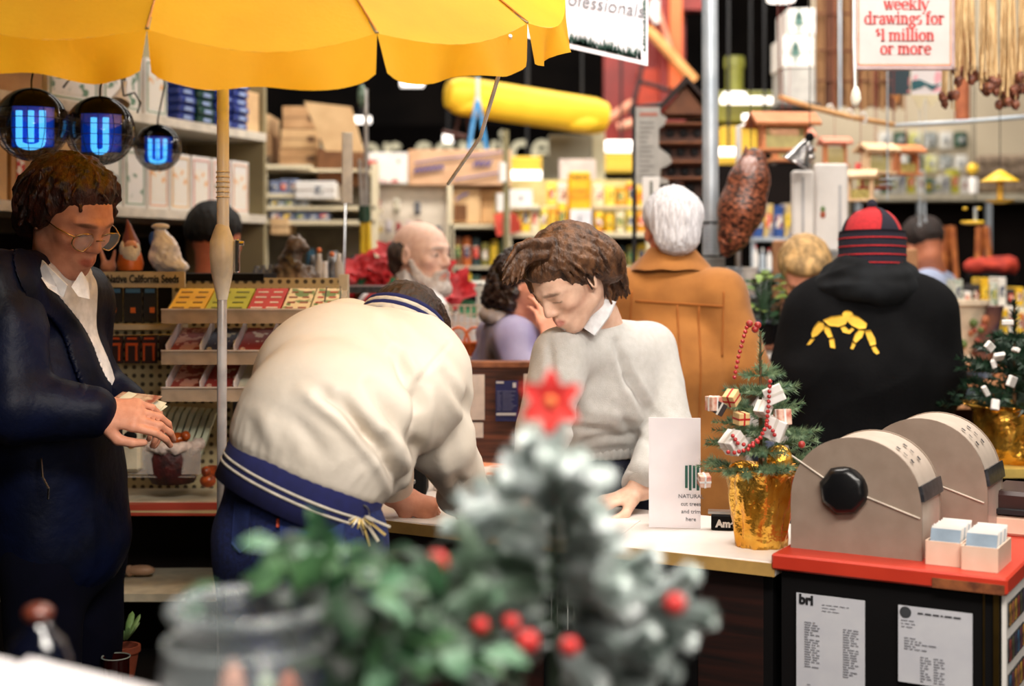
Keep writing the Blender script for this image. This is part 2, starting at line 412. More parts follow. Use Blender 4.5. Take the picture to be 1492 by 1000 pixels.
def f1(t):
    text('bri',.026,Kf(-.372,.893,-.0085),inkb,t,'letterhead',off=.0012)
    lines(t,-.34,-.22,.875,.888,.006,1,.0014);lines(t,-.375,-.345,.76,.85,.0048,2);lines(t,-.298,-.268,.75,.845,.0048,3);lines(t,-.37,-.22,.716,.728,.005,4,.0014)
sheet('tall white price sheet pinned on the black cabinet front',-.392,-.256,.695,.905,lambda t:f1(t))
def f2(t):
    mb=MB();mb.lathe([(.011,0),(.011,.0008)],K(-.178,-.0078,.893),16,-CV);mb.build('round_emblem',paint((60,62,66)),t)
    lines(t,-.155,-.07,.888,.894,.008,5,.003,col=ink);lines(t,-.186,-.16,.862,.878,.006,6,.0016);lines(t,-.18,-.07,.822,.845,.005,7,.0022);lines(t,-.15,-.13,.765,.812,.005,8);lines(t,-.125,-.105,.765,.812,.005,9)
sheet('shorter white letter with a round emblem on the black cabinet front',-.192,-.055,.76,.905,f2)
t=thing('notice','grey edged card low on the black cabinet front, mostly cut off','paper',K(-.25,-.002,.5));mb=MB();mb.box(K(-.25,-.0065,.635),(.16,.002,.075),CRZ);mb.build('card',mat('grey_card',(120,120,122),(60,60,64),scale=40),t)
r=random.Random(3);sc_=[(210,150,60),(160,60,50),(60,110,150),(200,120,80),(90,90,60),(120,60,80),(220,170,60),(70,60,90)]
g='photo stickers on the white end of the red topped cabinet'
rows_=['top','second','third','fourth','fifth']
for j in range(5):
    for i in range(6):
        b=.022+i*.026;z=.905-j*.066;mb=MB();mb.mi=0;mb.box(K(.0055,b,z),(.003,.020,.044),CRZ);mb.mi=1
        mb.box(K(.0075,b,z),(.001,.016,.038),CRZ)
        mb.build('photo_sticker',[inkb,mat('sticker_%d'%((i*3+j)%8),sc_[(i*3+j)%8],tuple(c*.4 for c in sc_[(i*3+j)%8]),scale=60)],label='small picture sticker, %s from the corner in the %s row'%(['first','second','third','fourth','fifth','sixth'][i],rows_[j]),cat='sticker',group=g)
dk=thing('writing_desk','pale inner desk behind the counter under the walnut partition','desk',W(640,700,3.8).xy.to_3d())
mb=MB();x0,x1=-.62,.08;mb.box(((x0+x1)/2,3.78,.9425),(x1-x0,.42,.03),bev=.004);mb.build('desktop',MATS['ivory_laminate'],dk)
for x in(-.6,.06):mb=MB();mb.box((x,3.78,.465),(.025,.38,.93));mb.build('side_panel',WOOD,dk)
pt=thing('partition_panel','walnut partition panel with pinned papers behind the clerk','partition',(-.1,4.02,0))
mb=MB();mb.box((-.09,4.02,.63),(1.0,.035,1.26));mb.build('board',WOOD,pt)
mb=MB();mb.box((-.09,4.02,1.266),(1.02,.06,.018),bev=.003);mb.build('cap',mat('walnut_cap',(150,92,58),(96,52,34),rough=.4,scale=20),pt)
mb=MB();a=W(690,590,3.99);mb.pbox(668,546,706,612,3.995,.004);mb.build('pinned_sheet',mat('aged_white',(222,208,200),rough=.8),label='blank-looking white sheet pinned on the walnut partition near the cream jacket',cat='paper')
mb=MB();mb.pbox(668,616,704,638,3.995,.004);mb.build('pinned_slip',MATS['aged_white'],label='small white slip pinned below the sheet on the walnut partition',cat='paper')
mb=MB();mb.pbox(763,545,800,640,3.995,.004);mb.build('pinned_poster',MATS['aged_white'],label='pale poster on the walnut partition partly behind the clerk',cat='paper')
t=thing('blue_notice','navy blue notice with white text on the walnut partition','notice',W(738,615,3.99))
mb=MB();mb.pbox(722,555,755,614,3.992,.006);mb.build('sheet',mat('navy_print',(30,38,100),rough=.6),t)
mb=MB();wt=paint((216,218,224));mb.pbox(723,602,752,605.5,3.990,.002);mb.pbox(723,556,734,559,3.990,.002);mb.pbox(747,558,752,565,3.990,.002);mb.build('white_print',wt,t,kind='stuff')
mb=MB();r=random.Random(2)
for y in range(570,598,3):
    mb.pbox(724,y,728+r.random()*3,y+.9,3.990,.002);mb.pbox(732,y,744+r.random()*8,y+.9,3.990,.002)
mb.build('printed_lines',paint((120,126,170)),t,kind='stuff')
st=thing('display_table','white display table behind the partition holding orange baskets','table',(-.12,4.72,0))
mb=MB();mb.box((-.16,4.92,1.235),(.58,.34,.03),bev=.004)if False else mb.box((-.178,4.62,1.235),(.21,.14,.03),bev=.004);mb.build('tabletop',WHITE,st)
for x in(-.265,-.095):mb=MB();mb.box((x,4.62,.61),(.03,.12,1.22));mb.build('leg',WHITE,st)
mb=MB()
for i in range(9):
    x=W(632+i*9,450,4.7).x;mb.box((x,4.7,1.33),(.004,.006,.16))
for z in(1.26,1.29,1.32,1.35,1.38,1.41):mb.box((-.175,4.7,z),(.18,.006,.004))
mb.build('wire_back',mat('pale_wire',(232,210,190),rough=.5),st,kind='stuff')
og=mat('orange_wicker',(236,128,60),(206,96,40),rough=.7,scale=60,bump=.4)
for i,(px,nm)in enumerate(((668,'first'),(692,'second'),(712,'third'))):
    c=W(px,507,4.6);c.z=1.25;b=thing('orange_basket','small orange handled basket, %s from the bearded man'%nm,'basket',c,'orange baskets on the display table')
    mb=MB();mb.lathe([(.028,.0),(.036,.04),(.039,.045),(.033,.043),(.026,.006),(0.001,.006)],c,18);mb.build('bowl',og,b,smooth='all')
    mb=MB();mb.tube([c+Vector((.034*math.cos(a*PI/10),0,.042+.05*math.sin(a*PI/10)))for a in range(11)],.0045,6);mb.build('handle',og,b,smooth='all')
t=thing('catalogue','thick white catalogue lying on the inner desk','book',(W(708,672,3.7).x,3.72,.96))
mb=MB();mb.box((W(700,672,3.72).x,3.74,.985),(.17,.2,.048),-.5,bev=.003);mb.build('pages',MATS['aged_white'],t)
mb=MB();mb.box((W(700,672,3.72).x,3.74,1.0105),(.172,.202,.003),-.5);mb.build('cover',printmat('cover_print',(236,226,220),(230,150,110),14,.56),t)
mb=MB();mb.box((W(738,700,3.7).x,3.66,.9725),(.075,.07,.024),.1,bev=.003);mb.build('note_pad',MATS['aged_white'],label='small white note pad beside the catalogue on the desk',cat='notepad')
t=thing('cash_box_latch','black card reader with steel bar in the gap under the jacket arm','reader',W(596,720,3.6))
mb=MB();mb.box((W(592,720,3.6).x,3.66,1.01),(.1,.12,.1),bev=.006);mb.build('body',BLACK,t)
mb=MB();mb.box((W(597,698,3.6).x,3.592,1.0),(.03,.01,.012),bev=.003);mb.build('steel_bar',MATS['steel']if 'steel' in MATS else mat('steel',(190,190,190),rough=.3,metal=1),t)
mb=MB();mb.box(K(-.98,.13,.9615),(.3,.2,.003),CRZ+.2);mb.build('order_form',WHITE,label='white order form lying on the counter in front of the customer',cat='paper')
TAUPE=mat('taupe_steel',(150,132,118),(142,124,110),rough=.4,scale=30,spec=.5)
TAUPE_L=mat('taupe_edge',(196,180,166),(188,172,158),rough=.4,scale=30)
def card_file(a0,b0,label,w=.29,h=.245,d=.155,z0=.9795):
    t=thing('rotary_card_file',label,'card file',K(a0+w/2,b0+d/2,z0));n=26
    rr=w/2;cx=a0+w/2;hh=h-.02
    def outline(g=0):
        pts=[(cx-rr-g,z0),(cx-rr-g,z0+.09)];
        for i in range(n+1):
            a=PI-PI*i/n;pts.append((cx+(rr+g)*math.cos(a)*1,z0+.09+(hh-.09+g)*math.sin(a)**.85 if math.sin(a)>0 else z0+.09))
        pts+=[(cx+rr+g,z0+.09),(cx+rr+g,z0)];return pts
    def pri(pts,b,e,m,nm):
        mb=MB();k=len(pts);mb.add([K(a,b,z)for a,z in pts]+[K(a,e,z)for a,z in pts],[tuple(range(k)),tuple(range(k,2*k))[::-1]]+[(i,i+k,(i+1)%k+k,(i+1)%k)for i in range(k)]);return mb.build(nm,m,t,smooth=True)
    o=outline();pri(o,b0,b0+.006,TAUPE,'side_plate');pri(o,b0+d-.006,b0+d,TAUPE,'side_plate')
    pri(outline(-.002),b0+.006,b0+d-.006,TAUPE_L,'rolling_cover')
    mb=MB();c=K(cx-.02,b0,z0+.125);mb.lathe([(.0,-.001),(.047,0),(.047,.012),(.042,.02),(.034,.024),(.001,.024)][1:],c,24,-CV,wob=lambda a,k:1+(.05*math.cos(a*8)if k>0 else 0));mb.build('knob',mat('black_knob',(16,16,18),rough=.3),t,smooth=True)
    for sa,sb,za,zb in((-.128,-.055,.186,.142),(.025,.128,.115,.082)):mb=MB();mb.tube([K(cx+sa,b0-.002,z0+za),K(cx+sb,b0-.002,z0+zb)],.0018,6);mb.build('seam_strip',mat('cream_strip',(226,212,196),rough=.4),t)
    def on(a,g=.002):return cx+(rr+g)*math.cos(a),z0+.09+(hh-.09+g)*math.sin(a)**.85
    mb=MB()
    for q in range(5):
        a1,a2=.12+q*.04,.12+(q+1)*.04
        (x1,z1),(x2,z2)=on(a1,.006),on(a2,.006);(x3,z3),(x4,z4)=on(a1,-.001),on(a2,-.001)
        mb.add([K(x1,b0+.0,z1),K(x2,b0,z2),K(x2,b0+d,z2),K(x1,b0+d,z1),K(x3,b0,z3),K(x4,b0,z4),K(x4,b0+d,z4),K(x3,b0+d,z3)],[(0,3,2,1),(4,5,6,7),(0,1,5,4),(1,2,6,5),(2,3,7,6),(3,0,4,7)])
    mb.build('grip_bar',mat('dark_steel',(86,88,94),(60,62,68),rough=.3,metal=.6,scale=80),t)
    for j,bb in enumerate((.035,.085)):
        mb=MB()
        for q in range(3):
            a1,a2=1.0-q*.14,1.0-q*.14-.07
            (x1,z1),(x2,z2)=on(a1,.002),on(a2,.002);w1=.01 if q%2==0 else.005
            mb.add([K(x1,b0+bb,z1),K(x2,b0+bb,z2),K(x2,b0+bb+w1,z2),K(x1,b0+bb+w1,z1)],[(0,3,2,1)])
        mb.build('index_mark',paint((60,56,60)),t)
    return t
card_file(-.425,.055,'large taupe rotary card file with black knob on the red top',w=.262,h=.25)
card_file(-.36,.30,'second taupe rotary card file standing behind the first',w=.27,h=.268)
peach=mat('peach_plastic',(236,206,184),(228,196,172),rough=.45)
for i,(a,b,nm)in enumerate(((-.118,.035,'beside the front card file'),(-.048,.02,'at the corner of the red top'))):
    t=thing('card_tray','peach plastic tray of white cards '+nm,'tray',K(a,b+.055,.98));w,d,h=.064,.125,.045
    mb=MB();z=.9797
    for(ca,cb,sa,sb)in((0,0,w,.003),(0,d,w,.003),(-w/2,d/2,.003,d),(w/2,d/2,.003,d)):mb.box(K(a+ca,b+cb,z+h/2),(sa,sb,h),CRZ)
    mb.box(K(a,b+d/2,z+.002),(w,d,.004),CRZ);mb.build('tray',peach,t)
    for q in range(14):
        mb=MB();R=Matrix.Rotation(CRZ,3,'Z')@Matrix.Rotation(-.35,3,'X');mb.box(K(a,b+.014+q*.0072,z+.037+(q*3%5)*.0012),(w-.008,.0022,.06),R=R)
        mb.build('card',WHITE if q%5 else mat('blue_card',(150,168,186),rough=.8),t)
t=thing('receipt_printer','dark brown office machine on a cream base at the red top edge','machine',K(-.0,.42,.98))
mb=MB();mb.box(K(-.02,.5,1.0),(.2,.2,.04),CRZ,bev=.005);mb.build('base',peach,t)
mb=MB();mb.box(K(-.02,.5,1.045),(.19,.17,.05),CRZ,bev=.008);mb.build('body',mat('dark_brown',(60,38,36),rough=.35),t)
mb=MB();mb.box(K(-.02,.405,1.03),(.16,.02,.01),CRZ);mb.build('slot',inkb,t)
t=thing('sign_card','tall white card with green tree logo standing on the counter','sign',K(-.62,.13,.96));c=K(-.64,.12,.96)
yw=-.12;M=facing(W(983,765,3.0),yw);c=W(983,690,3.0)
c=Vector((W(983,0,3.18).x,3.18,.96+.124));mb=MB();mb.box(c,(.115,.004,.246),yw);mb.build('card',mat('glossy_white',(240,232,236),(236,228,232),rough=.35),t)
mb=MB();mb.box(c+Vector((-.02,.03,-.0)),(.004,.06,.23),yw+.3);mb.build('card_wing',MATS['glossy_white'],t)
gm=mat('logo_green',(44,96,84),rough=.6);RC=Matrix.Rotation(yw,3,'Z')
for i in range(4):mb=MB();mb.box(c+RC@Vector((.026+i*.0085,-.003,-.008-.002*(i%2))),(.0058,.002,.05+.006*(i%2)),yw);mb.build('logo_stripe',gm,t)
for i,s_ in enumerate(('NATURAL','cut trees','and trim','here')):text(s_,.0125,facing(c+RC@Vector((.036,-.0028,-.052-i*.017)),yw),paint((110,110,116)),t)
t=thing('name_plate','black and white name plate reading Am beside the gold pot','sign',K(-.55,.12,.96));c=Vector((W(1056,0,3.16).x,3.16,.977))
mb=MB();mb.box(c,(.06,.02,.033),-.15,bev=.002);mb.build('plate',BLACK,t);text('Ame',.022,facing(c+Vector((.0,-.0115,-.002)),-.15),WHITE,t,off=.0012)
mb=MB();mb.box(c+Vector((-.0,.012,.021)),(.07,.03,.006),-.15);mb.build('ledge',MATS['steel'],t)
# ================================================================ PEOPLE
SKIN=mat('skin',(255,255,255),(244,236,232),rough=.5,attr=True,scale=60,bump=.05,bscale=300,spec=.35,sub=.06)
def V3(*a):return Vector(a)
def headM(c,f,roll=0,s=1.0):
    f=Vector(f).normalized();r=f.cross(Vector((0,0,1))).normalized();u=r.cross(f)
    R=Matrix((r,f,u)).transposed().to_4x4()
    return Matrix.Translation(Vector(c))@R@Matrix.Rotation(roll,4,'Y')@Matrix.Scale(s,4)
def head(S,M,fem=False,beard=False,closed=True):
    S.frame(M);j=.92 if fem else 1.0
    S.ell((0,-.018,.03),(.074,.093,.085),.02)
    S.ell((0,.032,.02),(.064,.062,.075),.03)
    S.ell((0,.03,-.045),(.056*j,.062,.062),.03)
    S.ell((0,.066,-.092),(.026*j,.02,.019),.03)
    S.cap((-.045*j,.0,-.062),(-.012,.062,-.094),.017*j,.014,.025);S.cap((.045*j,.0,-.062),(.012,.062,-.094),.017*j,.014,.025)
    for q in(-1,1):
        S.ell((q*.042,.062,-.014),(.022,.02,.018),.02)
        S.cap((q*.012,.092,.031),(q*.045,.074,.03),.0085 if fem else.0115,.007,.014)
        S.ell((q*.032,.1,.009),(.02,.0165,.0125),.012,'-')
        S.ell((q*.032,.077,.009),(.0155,.0125,.0125),.006)
    S.cap((0,.092,.022),(0,.109,-.018),.0075,.0115,.012)
    for q in(-1,1):S.ell((q*.011,.098,-.024),(.0085,.011,.0075),.008)
    S.ell((0,.085,-.06),(.026,.017,.02),.015)
    for q in(-1,1):
        S.cap((0,.1005,-.051),(q*.021,.089,-.056),.0055,.003,.005)
        S.cap((0,.0995,-.062),(q*.019,.089,-.058),.0068 if fem else.006,.0035,.005)
    S.cap((-.02,.098,-.0565),(.02,.098,-.0565),.0016,.0016,.003,'-')
    for q in(-1,1):
        S.ell((q*.077,-.008,.0),(.008,.0185,.032),.006,R=Matrix.Rotation(q*-.35,3,'Z'))
        S.ell((q*.085,-.002,.003),(.006,.010,.018),.004,'-')
    S.frame()
def neck(S,M,base,r=.056,k=.03):
    a=M@Vector((0,-.022,-.05));S.cap(a,base,r*.94,r*1.08,k)
def facecol(M,skin,lip=None,brow=(60,40,30),beard=None,bald=None):
    Mi=np.array(M.inverted());sk=np.array(lin(skin));lp=np.array(lin(lip or(skin[0]*.86,skin[1]*.6,skin[2]*.6)));br=np.array(lin(brow))
    def fn(V):
        q=V@Mi[:3,:3].T+Mi[:3,3];x,y,z=np.abs(q[:,0]),q[:,1],q[:,2];c=np.repeat(sk[None],len(V),0)
        near=np.exp(-((y-.07)/.06)**2)*(np.linalg.norm(q,axis=1)<.16)
        def mix(c,t,w):return c*(1-w[:,None])+t*w[:,None]
        c=mix(c,sk*np.array([1,.72,.68]),.45*near*np.exp(-((x-.045)/.022)**2-((z+.028)/.02)**2))
        c=mix(c,sk*np.array([1,.74,.7]),.5*near*np.exp(-(x/.014)**2-((z+.02)/.014)**2))
        c=mix(c,lp,near*(np.clip(1.6-((x/.023)**2+((z+.0565)/.0115)**2)*1.2,0,1)))
        c=mix(c,br,near*.85*np.clip(1.5-(((x-.031)/.02)**2+((z-.031-.12*(.03-x))/.0055)**2),0,1))
        c=mix(c,br*.5,near*.85*np.clip(1.4-(((x-.032)/.016)**2+((z-.0035)/.0022)**2),0,1))
        c=mix(c,sk*.72,near*.5*np.exp(-((x-.032)/.02)**2-((z-.014)/.008)**2))
        if beard is not None:
            w=np.clip(1-((z+.062)/.03),0,1)*0+((z<-.04+.25*np.clip(.05-y,0,.1)))*(y>-.005)*(np.linalg.norm(q,axis=1)<.16)*1.0
            w=w*(1-np.clip(1.6-((x/.02)**2+((z+.057)/.008)**2),0,1));c=mix(c,np.array(lin(beard)),w*.9)
        return c
    return fn
def hand(S,wrist,d,n,side,curl=(.25,.3,.2),s=1.0,thumb=.5,spread=.0,k=.006):
    """d: towards the fingertips, n: out of the back of the hand, side: thumb at +1 or -1 along x"""
    d=Vector(d).normalized();n=Vector(n);n=(n-d*n.dot(d)).normalized();x=d.cross(n)
    M=Matrix.Translation(Vector(wrist))@Matrix((x,d,n)).transposed().to_4x4()@Matrix.Scale(s,4)
    S.frame(M)
    S.ecap((0,-.03,0),(0,.02,0),(.026,.02),(.030,.017),(1,0,0),.012)
    S.ecap((0,.015,0),(0,.078,.002),(.032,.015),(.038,.0125),(1,0,0),.012)
    tips=[]
    for i,(fx,L,r)in enumerate(((1,.046,.0088),(.35,.05,.009),(-.33,.047,.0086),(-.98,.037,.0075))):
        p=Vector((side*fx*.0285,.078-(.008 if i==3 else 0)-(.003 if i==0 else 0),.001));a=0;sp=side*fx*spread
        for q,(cu,l)in enumerate(zip(curl,(L,L*.62,L*.5))):
            a+=cu*(1+.12*i);e=p+Vector((math.sin(sp)*l,math.cos(a)*l,-math.sin(a)*l))
            S.cap(p,e,r*(1-.1*q),r*(.92-.1*q),k*.5 if q else k);p=e
        tips.append(M@p)
    a=Vector((side*.022,.018,-.006));b=a+Vector((side*.026,.032,-.014*(1+thumb)));c=b+Vector((side*.004,.028,-.01*thumb*2));e=c+Vector((side*-.006,.022,-.006))
    S.cap(a,b,.0145,.0112,.008);S.cap(b,c,.011,.0095,.004);S.cap(c,e,.0095,.0075,.003)
    S.frame();return M
def arm_skin(S,s,e,w,r=1.0):
    S.cap(s,e,.045*r,.038*r,.02);S.cap(e,w,.038*r,.025*r,.02)
def torso_skin(S,pel,che,nb,sL,sR,r=1.0):
    sd=(sR-sL).normalized()
    S.ecap(pel,che,(.13*r,.085*r),(.145*r,.095*r),sd);S.ecap(che,nb,(.13*r,.085*r),(.055,.05),sd,.05);S.cap(sL,sR,.045,.045,.04)
def legs_skin(S,pel,sd,kL,kR,aL,aR):
    for q,k_,a_ in((-1,kL,aL),(1,kR,aR)):
        h=pel+sd*(.085*q)+Vector((0,0,-.05));S.cap(h,k_,.07,.048,.04);S.cap(k_,a_,.048,.03,.03)
def top(S,pel,che,nb,sL,sR,eL,eR,wL,wR,r=(.175,.125,.20,.135),sl=(.072,.06,.046),shr=.075,k=.05,neckr=(.07,.065)):
    sd=(sR-sL).normalized()
    S.ecap(pel,che,(r[0],r[1]),(r[2],r[3]),sd,.04);S.ecap(che,nb,(r[2]*.92,r[3]*.9),neckr,sd,.06);S.cap(sL,sR,shr,shr,k)
    for s_,e_,w_ in((sL,eL,wL),(sR,eR,wR)):
        S.cap(s_,e_,sl[0],sl[1],.018);S.cap(e_,w_,sl[1],sl[2],.014)
def trousers(S,pel,sd,kL,kR,aL,aR,r=(.165,.12)):
    S.ecap(pel+Vector((0,0,.04)),pel+Vector((0,0,-.06)),r,r,sd,.03)
    for q,k_,a_ in((-1,kL,aL),(1,kR,aR)):
        h=pel+sd*(.085*q)+Vector((0,0,-.05));S.cap(h,k_,.095,.072,.04);S.cap(k_,a_,.07,.06,.02)
def shoes(parent,fw,feet,m):
    for a in feet:
        S=SDF(.008);f=Vector(fw).normalized();sd=f.cross(Vector((0,0,1)))
        S.ecap(a-f*.04+Vector((0,0,-.0)),a+f*.15,(.042,.04),(.045,.028),sd,.02)
        S.ell(a+Vector((0,0,.03)),(.045,.045,.05),.02);S.build('shoe',m,parent)
def legs(pel,sd,floor=0.0,fw=(0,1,0),st=.1):
    f=Vector(fw)
    kL=Vector((pel.x,pel.y,.47))-sd*st+f*.02;kR=Vector((pel.x,pel.y,.47))+sd*st+f*.02
    aL=Vector((kL.x,kL.y,.09))-f*.02;aR=Vector((kR.x,kR.y,.09))-f*.02
    return kL,kR,aL,aR
def strands(S,M,paths,k=.004):
    S.frame(M)
    for pts,rs in paths:
        for i in range(len(pts)-1):S.cap(pts[i],pts[i+1],rs[i],rs[i+1],k)
    S.frame()
def hairgen(S,M,n,seed,ends,vol=.008,r0=.0085,swirl=.25,wav=.006,k=.005,part=0.0):
    """locks of hair running over the scalp from the crown; ends(a) = how far down in radians for azimuth a (0 = nape, pi = brow)"""
    r=random.Random(seed);S.frame(M)
    for i in range(n):
        a=r.uniform(-PI,PI);e=ends(abs(a))*r.uniform(.88,1.06);st0=r.uniform(.0,.25)*e;sw=r.uniform(-1,1)*swirl+part;ph=r.uniform(0,6.28);g=vol*r.uniform(.55,1.25);pts=[]
        for j in range(7):
            t=j/6;f=st0+(e-st0)*t;aa=a+sw*t+.05*math.sin(ph+6*t);q=g+wav*math.sin(ph+7*t)*t-.002*(t>.95)
            ff=min(f,1.75);dn=max(0,f-1.75)*.1
            pts.append(V3((.079+q)*math.sin(aa)*math.sin(ff),(-.097-q)*math.cos(aa)*math.sin(ff)-.018,(.09+q*.4)*math.cos(ff)+.036-dn))
        for j in range(6):S.cap(pts[j],pts[j+1],r0*(1-.09*j),r0*(1-.09*(j+1)),k)
    S.frame()
def hairdisp(M,amp=.003,sc=260,long=(1,1,.12),seed=3):
    Mi=np.array(M.inverted())
    def fn(V):
        q=V@Mi[:3,:3].T+Mi[:3,3]
        return amp*(vnoise(q*np.array(long)*sc,seed)+.8*vnoise(q*np.array(long)*sc*.3+3,seed+4))
    return fn
def earcut(S,M):
    S.frame(M)
    for q in(-1,1):S.ell((q*.095,.002,-.008),(.034,.026,.036),.006,'-')
    S.frame()
def project(bv,pts2,origin_y,off=.002,dy=1):
    """drop flat outline points (x,z) along +y onto a surface"""
    out=[]
    for x,z in pts2:
        h=bv.ray_cast(Vector((x,origin_y,z)),Vector((0,dy,0)))
        out.append(Vector((x,h[0].y-dy*off,z))if h[0]is not None else None)
    return out
def bvh_of(o):
    me=o.data;off=worg(o)
    return BVHTree.FromPolygons([v.co+off for v in me.vertices],[tuple(p.vertices)for p in me.polygons])
def drape(name,m,parent,bv,poly,th=.003,y0=1.0,n=10,**kw):
    """a thin patch with outline poly (x,z) laid on a surface, with real thickness"""
    xs=[p[0]for p in poly];zs=[p[1]for p in poly]
    bm=bmesh.new();f=bm.faces.new([bm.verts.new((x,0,z))for x,z in poly])
    bmesh.ops.triangulate(bm,faces=[f])
    bmesh.ops.subdivide_edges(bm,edges=bm.edges[:],cuts=n,use_grid_fill=True)
    mb=MB();vs=[];last=None
    for v in bm.verts:
        h=bv.ray_cast(Vector((v.co.x,y0,v.co.z)),Vector((0,1,0)))
        y=h[0].y if h[0]is not None else None;vs.append((v.co.x,y,v.co.z))
    ys=[q[1]for q in vs if q[1]is not None];dy=sum(ys)/max(1,len(ys))if ys else y0
    vs=[(x,(dy if y is None else y),z)for x,y,z in vs]
    fs=[[v.index for v in g.verts]for g in bm.faces]if not bm.verts.index_update()else[]
    N=len(vs);bnd=[(e.verts[0].index,e.verts[1].index)for e in bm.edges if e.is_boundary]
    allv=[(x,y-th,z)for x,y,z in vs]+[(x,y+.004,z)for x,y,z in vs]
    mb.add(allv,fs+[[i+N for i in g][::-1]for g in fs]+[(a,b,b+N,a+N)for a,b in bnd])
    bm.free();return mb.build(name,m,parent,smooth='all',**kw)
def body_thing(label,loc,group=None):
    return thing('person',label,'person',loc,group)
def pxfolds(L,base,ymax):
    def fn(V):
        n=base(V);px=V[:,0]*FX/V[:,1]+CX;py=HZ-(V[:,2]-EYE)*FX/V[:,1];front=V[:,1]<ymax
        for(x0,y0,x1,y1,w,d)in L:
            dx,dy=x1-x0,y1-y0;L2=dx*dx+dy*dy;t=np.clip(((px-x0)*dx+(py-y0)*dy)/L2,0,1);e=np.hypot(px-x0-t*dx,py-y0-t*dy)/w
            n=n+front*d*(np.exp(-e*e)-.35*np.exp(-((e-2)**2)))*np.sin(PI*np.clip(t*.9+.05,0,1))**.5
        return n
    return fn
sweaterfolds=pxfolds(((898,500,916,560,6,-.012),(914,550,940,596,6,-.012),(826,622,900,630,6,-.008),(850,640,930,634,5,-.007),(822,560,850,610,8,-.006),(905,600,925,640,8,-.009),(800,500,806,560,6,-.007),(850,600,930,610,9,.006),(950,600,985,640,7,-.006),(940,640,970,668,6,-.006)),lambda V:folds(.0035,7,(1,1,.6),3)(V),3.62)
def clerk():
    pel=W(888,700,3.68);che=W(882,560,3.6);nb=W(866,462,3.53);hc=W(829,408,3.38)
    sL=W(948,508,3.66);sR=W(818,520,3.42)
    eL=W(972,628,3.56);wL=W(928,712,3.38);eR=W(792,628,3.33);wR=W(768,700,3.27)
    p=body_thing('young woman with brown layered hair in pale grey sweater, head bowed over the counter',(pel.x,pel.y,0))
    M=headM(hc,(-.62,-.5,-.72),roll=-.02,s=.93)
    sd=(sR-sL).normalized();fw=Vector((-.7,-.7,0)).normalized();kL,kR,aL,aR=legs(pel,sd,fw=fw)
    S=SDF(.004);head(S,M,fem=True);neck(S,M,nb+V3(0,0,-.02),.05)
    arm_skin(S,eL,wL-V3(0,0,0),wL,.9)if False else None
    S.cap(eL,wL,.034,.025,.02);S.cap(eR,wR,.034,.025,.02);S.cap(sL,eL,.04,.036,.02);S.cap(sR,eR,.04,.036,.02)
    torso_skin(S,pel,che,nb,sL,sR,.9);
    hand(S,wL+V3(-.005,-.005,-.012),(-.93,-.3,-.22),(.0,-.1,1),-1,(.12,.14,.1),1.0,thumb=.2,spread=.12)
    hand(S,wR,(-.35,-.55,-.55),(-.3,-.4,.8),1,(.3,.3,.2),.95,thumb=.3,spread=.05)
    S.build('body',SKIN,p,colfn=facecol(M,(236,196,172),lip=(206,120,112),brow=(84,56,40)))
    S=SDF(.006);top(S,pel+V3(0,0,.13),che,nb+V3(.0,0,-.04),sL,sR,eL,eR,wL+V3(.02,.02,.03),wR+V3(.01,0,.03),r=(.15,.12,.168,.125),sl=(.07,.062,.042),shr=.062,neckr=(.065,.06))
    S.ell(che+V3(-.06,-.07,-.02),(.08,.08,.07),.05)
    S.ecap(pel+V3(-.005,0,.13),pel+V3(-.01,0,.175),(.148,.115),(.166,.132),sd,.02)
    S.build('sweater',mat('grey_knit',(194,191,187),(186,183,178),rough=.95,scale=60,bump=.3,bscale=420,sheen=.2),p,disp=sweaterfolds)
    mb=MB();mb.sm=True
    R3=Matrix((sd,Vector((0,0,1)).cross(sd),Vector((0,0,1)))).transposed()
    vs=[];nn=150
    for z in(0,.006,.05,.056):
        for i in range(nn):
            a=2*PI*i/nn;e=(0 if z in(0,.056)else.012)+.0025*math.sin(a*50)
            q=R3@Vector(((.146+e)*math.cos(a),(.112+e)*math.sin(a),0));vs.append(pel+q+V3(0,0,.07+z))
    mb.add(vs,[(k*nn+i,k*nn+(i+1)%nn,(k+1)*nn+(i+1)%nn,(k+1)*nn+i)for k in range(3)for i in range(nn)])
    mb.build('ribbed_hem',MATS['grey_knit'],p,smooth='all')
    m=mat('white_cotton',(226,224,226),rough=.85,scale=40)
    S=SDF(.004);c=nb+V3(-.01,-.005,-.012)
    for q in range(14):f=lambda a:c+V3(math.cos(a)*.06,math.sin(a)*.055,.014*math.sin(a));S.ecap(f(q*PI/7),f((q+1)*PI/7),(.022,.006),(.022,.006),(0,0,1),.008)
    S.build('shirt_collar',m,p)
    for pts in(((842,466,3.40),(856,448,3.40),(874,434,3.41),(896,440,3.43),(886,462,3.41),(866,489,3.385),(850,478,3.39)),((812,464,3.37),(824,470,3.38),(838,470,3.39),(838,481,3.385),(822,482,3.375),(812,474,3.37))):
        mb=MB();P=[W(*q)for q in pts];n=len(P);mb.add(P+[q+V3(.004,.006,0)for q in P],[tuple(range(n)),tuple(range(n,2*n))[::-1]]+[(i,i+n,(i+1)%n+n,(i+1)%n)for i in range(n)]);mb.build('collar_point',m,p)
    for w_,d_ in((wL,(eL-wL)),(wR,(eR-wR))):
        mb=MB();d=d_.normalized();mb.lathe([(.034,-.004),(.041,-.006),(.043,.0),(.044,.05),(.04,.056)],w_+d*.01,20,d)
        mb.build('cuff',MATS['grey_knit'],p,smooth='all')
    S=SDF(.008);trousers(S,pel,sd,kL,kR,aL,aR,(.15,.115));S.build('trousers',mat('navy_cloth',(22,24,48),rough=.9),p,disp=folds(.004,8,(1,1,.5),5))
    shoes(p,fw,(aL+V3(0,0,-.045),aR+V3(0,0,-.045)),paint((30,25,22)))
